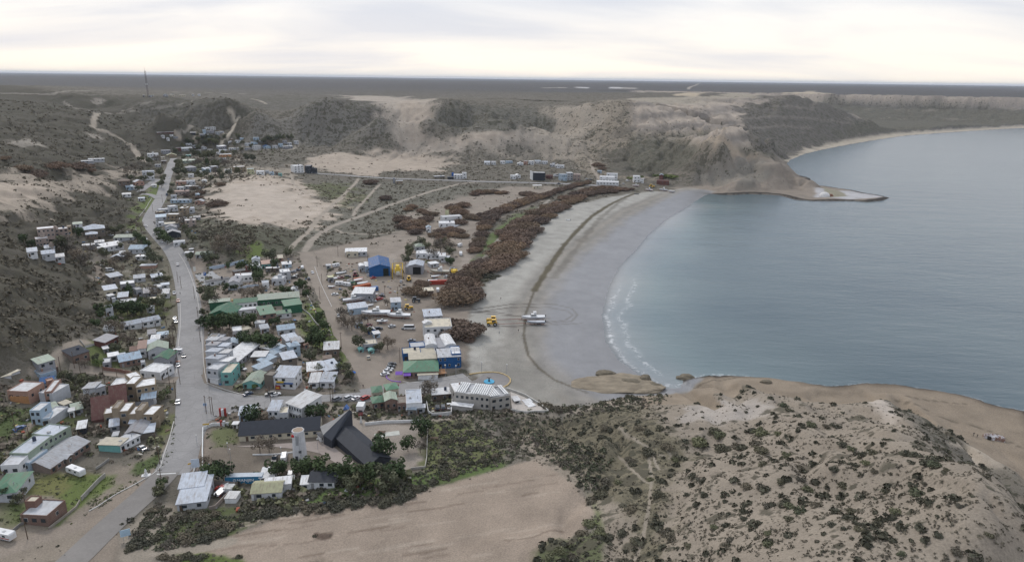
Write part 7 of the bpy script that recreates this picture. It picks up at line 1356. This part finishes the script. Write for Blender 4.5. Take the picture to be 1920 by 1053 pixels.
GV_ = 'vehicles in the boat yard'
for px, py, k_, c_, to_, lab in [(640,522,'pickup','maroon',(650,521),'dark red pickup behind the caravans in the boat yard'), (652,520,'suv','dark',(660,519),'dark off road car behind the caravans'), (628,553,'car','white',(640,552),'white car in the weeds by the grey shed'), (700,566,'car','silver',(712,565),'silver car right of the grey metal shed'), (712,562,'suv','red',(720,560),'red car right of the grey metal shed'), (716,556,'car','black',(728,555),'black car behind the grey metal shed'), (838,520,'car','white',(850,520),'white car beside the red container'), (660,531,'car','green',(668,530),'green covered car beside the caravans'), (848,505,'car','silver',(856,504),'silver car near the smaller yellow frame'), (680,548,'car','white',(690,547),'white car half behind the containers'), (1100,336,'car','white',(1110,336),'white car on the coast road before the club'), (1108,338,'suv','dark',(1118,338),'dark car on the coast road before the club'), (1169,345,'car','white',(1180,345),'white car left of the far boats'), (1177,340,'van','white',(1187,340),'white van behind the beach house'), (402,322,'car','white',(410,321),'white car in the village trees'), (345,668,'car','dark',(345,650),'dark car on the main street side by the terraces') , (441,281,'car','white',(450,281),'white car on the hamlet lane'), (556,318,'car','grey',(566,318),'grey car beside the white framed villa'), (690,517,'car','silver',(690,512),'silver car before the small blue shed'), (1048,345,'car','dark blue',(1060,345),'blue car on the coast road by the glass villa'),(1080,345,'car','grey',(1090,345),'grey car on the coast road by the pink villa'),(212,470,'car','white',(218,470),'white car in the yard above the long building'),(206,508,'van','white',(215,508),'white van standing on the grass below the hillside trees')]: car(k_, c_, px, py, to_, lab)
for px, py, L_, h_, to_, lab in [(628,523,7,'white',(645,521),'white hull left of the caravans'), (680,532,8,'white',(700,529),'white hull above the orange container'), (672,523,7,'orange',(690,521),'orange hull above the white one in the yard'), (640,513,8,'silver',(660,510),'silver hull at the yard fence'), (690,574,7,'white',(700,573),'white hull between the sheds'), (744,590,8,'silver',(765,587),'silver hull behind the slim white boat'), (812,527,7,'white',(835,526),'white hull stacked nearest the red container'), (830,527,6,'white',(845,526),'small white hull right of the stacked one')]: boat(px, py, to_, L_, lab, h_, None, 0, trailer=False)
# ------------------------------------------------------------------ wreck, dome and rocks
x, y, z = G3(1863, 822); o = root('wreck', 'rust stained white wrecked cabin on the flat rock shore', 'wreck', (x, y, z), -.35); g = random.Random(3); q = MB()
rings = []
for t in np.linspace(-1, 1, 8): rings.append([((3.6 * t + g.uniform(-.3, .3)), (1.9 - .5 * abs(t)) * math.cos(a_) + g.uniform(-.25, .25), 1.9 * (1 - .15 * abs(t)) * math.sin(a_) + (g.uniform(-.2, .3) if .3 < a_ < 2.8 else -.2)) for a_ in np.linspace(-.2, math.pi + .2, 9)])
mw_, tw_, bw_, ow_ = newmat('rusted_hull'); cow = objco(tw_); L(tw_, MIX(tw_, RAMP(tw_, noise(tw_, cow, .5, 5, .7), [(.45, 0.), (.55, 1.)]), (.48, .47, .48), (.20, .12, .09)), bw_.inputs['Base Color']); q.loft(rings, mw_); q.build('hull', o)
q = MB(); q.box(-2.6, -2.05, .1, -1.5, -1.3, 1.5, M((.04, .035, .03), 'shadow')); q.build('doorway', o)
x, y, z = G3(1546, 368); o = root('dome_tent', 'white striped dome on the rocky point', 'dome', (x, y, z), 0); q = MB(); q.loft([ringz(6.5 * math.cos(t), 5.5 * math.sin(t), 14) for t in np.linspace(0, 1.45, 6)], M((.66, .64, .62), 'plaster')); q.build('shell', o); q = MB(); q.tube((7, -1, -.3), (7, -1, 3), 4.2, M((.22, .12, .08), 'stone'), 8, 2.2); q.build('rock_base', o)
def boulder(px, py, r, label, kind='boulder', hs=.5, sx=1.5, seed=1, rgb=(.17, .145, .105), rz=0):
    x, y, z = G3(px, py); g = np.random.default_rng(seed); bm_ = bmesh.new(); bmesh.ops.create_icosphere(bm_, subdivisions=4, radius=1)
    for v in bm_.verts:
        p = np.array(v.co); nn = float(fbm(np.array(p[0] * 1.6 + seed * 9), np.array(p[1] * 1.6 + p[2] * 1.3), 4, seed)); v.co *= 1 + .28 * nn; v.co.z = math.copysign(abs(v.co.z) ** .7, v.co.z)
    me = bpy.data.meshes.new(kind); bm_.to_mesh(me); bm_.free(); me.materials.append(ROCK if rgb == (.17, .145, .105) else ROCK2)
    me.polygons.foreach_set('use_smooth', np.ones(len(me.polygons), bool)); o = bpy.data.objects.new(kind, me); COL.objects.link(o); tagm(o, label, 'rock'); o.location = (x, y, z + r * hs * .15); o.scale = (r * sx, r, r * hs); o.rotation_euler = (0, 0, rz); return o
def rockmat(rgb):
    m, t, b, o = newmat('rock'); co = objco(t); c = MIX(t, RAMP(t, noise(t, co, 2.2, 6, .7), [(.3, 0.), (.7, 1.)]), tuple(v * .5 for v in rgb), tuple(v * 1.25 for v in rgb)); L(t, c, b.inputs['Base Color'])
    bp = N(t, 'ShaderNodeBump', Strength=.7, Distance=.3); L(t, noise(t, co, 3.5, 5, .7), bp.inputs['Height']); L(t, bp.outputs[0], b.inputs['Normal']); return m
ROCK = rockmat((.17, .145, .105)); ROCK2 = rockmat((.27, .225, .165))
boulder(1135,702,3.2,'dark boulder alone on the wet sand',seed=1,hs=.6); boulder(1209,714,3.0,'upright dark boulder right of the flat reef',seed=2,hs=.9,sx=.9); boulder(1285,712,3.4,'dark boulder standing in the shallow water',seed=3,hs=.7); boulder(1183,719,3.6,'dark knob on the edge of the flat reef',seed=4,hs=.5); boulder(1225,724,2.6,'low boulder between reef and cliff',seed=5,hs=.6)
boulder(1150,722,9.5,'broad flat tan reef on the beach, left slab','reef_rock',.12,2.1,6,(.27,.225,.165),.1); boulder(1172,712,6.5,'broad flat tan reef on the beach, upper slab','reef_rock',.22,1.8,7,(.27,.225,.165),-.1); boulder(1206,728,6,'broad flat tan reef on the beach, right slab','reef_rock',.2,1.7,8,(.27,.225,.165),.2)
for i, (px, py, r) in enumerate([(1248,722,0.1),(1437,716,3),(1100,728,0.1),(1560,372,0.1)]):
    if r > 1: boulder(px, py, r * .6, 'small red brown hut sized rock on the near shore ledge', seed=10 + i)

# ------------------------------------------------------------------ people
def person_mesh(top, leg, seed):
    """one continuous skinned figure, walking"""
    me = bpy.data.meshes.new('person'); s = .12 if seed % 2 else -.12
    V = [(0, 0, .95), (0, 0, 1.15), (0, .01, 1.38), (0, .01, 1.50), (0, .02, 1.60), (0, .03, 1.72), (.19, 0, 1.40), (.24, s, 1.15), (.23, s * 1.9, .92), (-.19, 0, 1.40), (-.24, -s, 1.15), (-.23, -s * 1.9, .92), (.09, 0, .88), (.10, -s * 1.2, .48), (.10, -s * 2.2, .08), (.10, -s * 2.2 + .14, .04), (-.09, 0, .88), (-.10, s * 1.2, .48), (-.10, s * 2.2, .08), (-.10, s * 2.2 + .14, .04)]
    E = [(0, 1), (1, 2), (2, 3), (3, 4), (4, 5), (2, 6), (6, 7), (7, 8), (2, 9), (9, 10), (10, 11), (0, 12), (12, 13), (13, 14), (14, 15), (0, 16), (16, 17), (17, 18), (18, 19)]
    Rr = [.15, .14, .17, .065, .10, .085, .07, .05, .04, .07, .05, .04, .09, .065, .05, .04, .09, .065, .05, .04]
    me.from_pydata(V, E, []); o = bpy.data.objects.new('person', me); COL.objects.link(o); md = o.modifiers.new('skin', 'SKIN'); sv = me.skin_vertices[0].data
    for i, r in enumerate(Rr): sv[i].radius = (r, r * (.7 if i < 3 else 1))
    sv[0].use_root = True; ms = o.modifiers.new('sub', 'SUBSURF'); ms.levels = 1
    bpy.context.view_layer.update(); m2 = bpy.data.meshes.new_from_object(o.evaluated_get(bpy.context.evaluated_depsgraph_get())); bpy.data.objects.remove(o)
    m2.materials.clear()
    for c_ in (M(top, 'cloth'), M(leg, 'cloth'), M((.42, .27, .19), 'skin'), M((.04, .03, .025), 'hair')): m2.materials.append(c_)
    for p in m2.polygons:
        z = p.center.z; p.material_index = 3 if z > 1.68 else (2 if z > 1.50 or (abs(p.center.x) > .17 and z < .97) else (0 if z > .93 else 1))
    m2.polygons.foreach_set('use_smooth', np.ones(len(m2.polygons), bool)); return m2
PM = [person_mesh((.03, .03, .035), (.03, .03, .04), 0), person_mesh((.10, .14, .22), (.04, .04, .06), 1), person_mesh((.35, .05, .05), (.05, .05, .07), 2)]
for px, py, k, rz, lab in [(681,727,0,.3,'person in dark clothes walking by the parked cars'), (732,724,0,1.2,'left of two people in dark clothes on the street'), (736,725,1,1.0,'right of two people on the street, in a blue jacket'), (747,726,2,.5,'person in red top standing by the kerb'), (665,735,0,2.0,'person in dark clothes at the street edge'), (628,737,1,.2,'person in blue jacket beside the white house'),
  (936,626,1,.8,'person in blue standing on the sand below the tractors'), (972,622,0,.4,'person in dark clothes on the sand below the boats'), (905,562,0,.1,'person in dark clothes alone on the upper sand'), (939,562,0,.6,'person in dark clothes walking on the upper sand'), (1825,817,0,.2,'left of two people in dark clothes by the wreck'), (1832,820,0,.9,'right of two people in dark clothes by the wreck'), (338,552,0,.2,'person in dark clothes on the west pavement')]:
    x, y, z = G3(px, py); root('person', lab, 'person', (x, y, z + .1), rz, None, PM[k])

# ------------------------------------------------------------------ poles, signs
PN = [0]
q = MB(); q.tube((0, 0, -.5), (0, 0, 8.2), .14, WOOD, 6, .10); PL_ = q.mesh('shaft'); q = MB(); q.box(-.8, -.06, 7.5, .8, .06, 7.65, WOOD)
for xx in (-.7, 0, .7): q.tube((xx, 0, 7.65), (xx, 0, 7.85), .06, M((.5, .5, .5), 'paint'), 5)
PC_ = q.mesh('crossarm')
q = MB(); q.tube((0, 0, -.3), (0, 0, 4.2), .07, STEEL, 6); LS_ = q.mesh('shaft'); q = MB(); q.tube((0, 0, 4.2), (0, 0, 4.55), .22, M((.7, .7, .68), 'paint'), 8); LH_ = q.mesh('lamp_head')
def poles(place, pts, nm='utility_pole', lab='thin wooden utility pole', parts=None, sc=1.0):
    pts = sorted(pts)
    for i, (px, py) in enumerate(pts):
        x, y, z = G3(px, py); o = root(nm, f'{lab}, {nth(i, len(pts))} {place}', 'pole' if nm == 'utility_pole' else 'lamp post', (x, y, z), random.uniform(0, 3), lab + 's'); o.scale = (sc,) * 3
        for p in parts or (PL_, PC_): link(p.name.split('.')[0], p, o)
poles('along the main street', [(330,745),(333,685),(338,720),(376,640),(372,600),(365,560),(328,655),(340,540),(334,530),(330,425),(312,408),(305,380),(287,398),(320,565),(318,520)])
poles('at the junction corner', [(387,775),(396,776),(400,778),(508,757),(620,753),(625,753),(305,918),(318,720)])
poles('on the left side lanes', [(196,716),(222,722),(52,1010),(52,965),(30,810),(57,830),(152,705),(140,690),(115,700),(300,870),(295,850)])
poles('along the dirt street', [(595,500),(604,535),(640,650),(600,560),(662,720),(750,680),(746,560),(722,560),(776,555),(690,500),(634,480),(625,450)])
poles('along the coast road', [(600,322),(660,326),(720,330),(780,333),(899,340),(960,340),(1020,344),(1090,330),(880,470),(955,420),(970,396)])
poles('in the motel garden', [(428,850),(433,862),(528,858),(596,842),(782,800),(370,835)], 'lamp_post', 'slim grey garden lamp post', (LS_, LH_))
poles('beside the plaza', [(855,706),(903,699),(950,704),(835,705),(738,500),(1050,392)], 'lamp_post', 'slim grey street lamp', (LS_, LH_), 1.3)
def sign(px, py, w, h, zb, rz, rgb, label, legs=2, word=None):
    x, y, z = G3(px, py); o = root('sign', label, 'sign', (x, y, z), rz); q = MB(); q.box(-w / 2, -.06, zb, w / 2, .06, zb + h, M(rgb, 'paint')); q.build('board', o)
    for i in range(legs): q = MB(); u = -w / 2 + w * (i + .5) / legs; q.tube((u, .1, -.3), (u, .1, zb + h * .6), .06, STEEL, 5); q.build('post', o)
    if word: text(word, h * .3, (-w * .4, -.09, zb + h * .35), o, M((.15, .15, .18), 'paint'))
    return o
sign(369,891,2.6,3.2,3.2,.25,(.60,.66,.74),'tall pale notice board on legs at the compound corner',3); sign(237,1012,2.6,2.2,1.4,.5,(.45,.60,.72),'blue and white information board at the foot of the thicket'); sign(362,877,3.0,.5,1.8,.6,(.60,.36,.06),'small orange direction sign beside the road'); sign(387,803,2.4,.6,1.6,.2,(.6,.4,.1),'yellow orange sign on the white corner wall'); sign(385,766,1.4,1.2,1.4,.2,(.3,.4,.55),'small blue sign at the junction kerb'); sign(366,516,1.6,3.2,3.0,.2,(.7,.7,.65),'white price sign at the fuel station entrance',1)
# white roadside shrine
x, y, z = G3(274, 891); o = root('shrine', 'small white roadside shrine statue on a plinth', 'shrine', (x, y, z), .3); q = MB(); q.box(-1.4, -.8, -.2, 1.4, .8, .25, WHITE); q.box(-.5, -.4, .25, .5, .4, .9, WHITE); q.build('plinth', o); q = MB(); q.loft([ringz(.42, .9, 8), ringz(.34, 1.5, 8), ringz(.4, 1.9, 8), ringz(.14, 2.2, 8), ringz(.2, 2.45, 8), ringz(.05, 2.65, 8)], WHITE); q.build('statue', o)
# gas cylinders rack, umbrella, tents, flag boat sail
for i, (px, py, c_) in enumerate([(414,780,(.35,.05,.04)), (418,782,(.6,.6,.62)), (423,780,(.35,.05,.04)), (415,797,(.35,.05,.04)), (421,798,(.6,.6,.62))]):
    x, y, z = G3(px, py); q = MB(); q.tube((0, 0, 0), (0, 0, 3.6 if i < 3 else 2.2), .5, M(c_, 'paint'), 10); q.build('gas_cylinder'); tagm(COL.objects[-1], f'upright {"red" if c_[0] < .4 else "grey"} tank at the corner lot, {["first of the tall three","middle of the tall three","last of the tall three","left of the short pair","right of the short pair"][i]}', 'tank').location = (x, y, z)
x, y, z = G3(661, 706); q = MB(); q.loft([ringz(1.7, 2.2, 8), ringz(.05, 2.9, 8)], M((.03, .15, .5), 'fabric')); q.tube((0, 0, 0), (0, 0, 2.3), .04, STEEL, 5); q.build('parasol'); tagm(COL.objects[-1], 'bright blue parasol beside the grey lean-to house', 'parasol').location = (x, y, z)
x, y, z = G3(649, 766); q = MB(); q.prism([(-1.2, 0), (1.2, 0), (0, 1.7)], 'y', -1.3, 1.3, M((.12, .22, .5), 'fabric')); q.build('tent'); tagm(COL.objects[-1], 'small blue tent behind the prow roof of the motel', 'tent').location = (x, y, z)
x, y, z = G3(674, 793); q = MB(); q.add([(0, 0, 0), (1.2, 0, 0), (.7, 0, 3.8), (0, .1, 0), (1.2, .1, 0), (.7, .1, 3.8)], [(0, 1, 2), (5, 4, 3), (0, 3, 4, 1), (1, 4, 5, 2), (2, 5, 3, 0)], WHITE); q.build('sail_marker'); tagm(COL.objects[-1], 'white upright sail shaped marker in the gravel garden', 'marker').location = (x, y, z)
for i, (px, py, w_, l_) in enumerate([(715,812,3,1.6), (814,823,3.2,1.2), (437,937,3.5,4), (430,921,2.8,2.8)]):
    x, y, z = G3(px, py); q = MB()
    if i < 2: q.box(-w_ / 2, -l_ / 2, .6, w_ / 2, l_ / 2, .7, WOOD); q.box(-w_ / 2, -l_ / 2 - .6, .35, w_ / 2, -l_ / 2 - .3, .42, WOOD); q.box(-w_ / 2, l_ / 2 + .3, .35, w_ / 2, l_ / 2 + .6, .42, WOOD); [q.box(sx * w_ * .35 - .06, -l_ / 2 - .5, 0, sx * w_ * .35 + .06, l_ / 2 + .5, .6, WOOD) for sx in (-1, 1)]
    else: q.box(-w_ / 2, -l_ / 2, 0, w_ / 2, l_ / 2, 1.9, WHITE); q.box(-w_ / 2 - .15, -l_ / 2 - .15, 1.9, w_ / 2 + .15, l_ / 2 + .15, 2.05, M((.6, .6, .58), 'sheet'))
    q.build('picnic_table' if i < 2 else 'storage_hut'); tagm(COL.objects[-1], ['picnic table on the pale path of the gravel garden', 'picnic bench in the grass right of the garden wall', 'front white box hut inside the workshop yard', 'rear white box hut inside the workshop yard'][i], 'table' if i < 2 else 'hut').location = (x, y, z)
# ------------------------------------------------------------------ loose yard clutter nobody could count
g_ = np.random.default_rng(77); x_, y_ = scatter(9000, None, 78, 190, 1000); yard = inside([[(605,500),(690,490),(760,530),(780,590),(700,600),(640,600),(620,560)], [(770,455),(850,470),(850,520),(790,520)], [(700,745),(850,745),(850,780),(700,778)], [(400,775),(440,770),(440,795),(400,795)]])
kp = (town(x_, y_) & (g_.random(9000) < .45) | yard(x_, y_) & (g_.random(9000) < .9)) & free(x_, y_, .3); x_, y_ = x_[kp], y_[kp]; z_ = gzv(x_, y_); q = MB(); cm = [M(c_, 'paint') for c_ in ((.6, .6, .6), (.3, .3, .3), (.2, .14, .1), (.35, .1, .06), (.1, .2, .35), (.45, .42, .36), (.08, .08, .08), (.55, .45, .2))]
for i in range(min(len(x_), 2600)):
    a_, b_, c_ = g_.uniform(.2, 1.1), g_.uniform(.15, .6), g_.uniform(.15, .8); t_ = g_.uniform(0, 3.1); ca, sa = math.cos(t_), math.sin(t_); P8 = [(x_[i] + u * ca - v * sa, y_[i] + u * sa + v * ca, z_[i] + w__) for w__ in (-.1, c_) for u, v in ((-a_, -b_), (a_, -b_), (a_, b_), (-a_, b_))]
    q.add(P8, [(0, 3, 2, 1), (4, 5, 6, 7), (0, 1, 5, 4), (1, 2, 6, 5), (2, 3, 7, 6), (3, 0, 4, 7)], cm[int(g_.integers(8))])
o = q.build('yard_clutter'); o['kind'] = 'stuff'; o['label'] = 'loose boxes, boards, drums and scrap lying about the yards'; o['category'] = 'clutter'
# ------------------------------------------------------------------ air
q = MB(); hm_ = bpy.data.materials.new('haze'); hm_.use_nodes = True; ht = hm_.node_tree; ht.nodes.clear(); ho = N(ht, 'ShaderNodeOutputMaterial'); pv = N(ht, 'ShaderNodeVolumePrincipled'); pv.inputs['Color'].default_value = (.80, .88, 1.0, 1); pv.inputs['Density'].default_value = 2.6e-5; pv.inputs['Anisotropy'].default_value = 0.0
L(ht, pv.outputs[0], ho.inputs['Volume']); q.box(-61500, -300, -17, 61500, 61500, 205, hm_); q.build('haze')['kind'] = 'stuff'
bpy.context.view_layer.update()
bad = [(k, len(v)) for k, v in LABELS.items() if len(v) > 1]
print('repeated labels', bad[:20], 'objects', len(SC.objects))
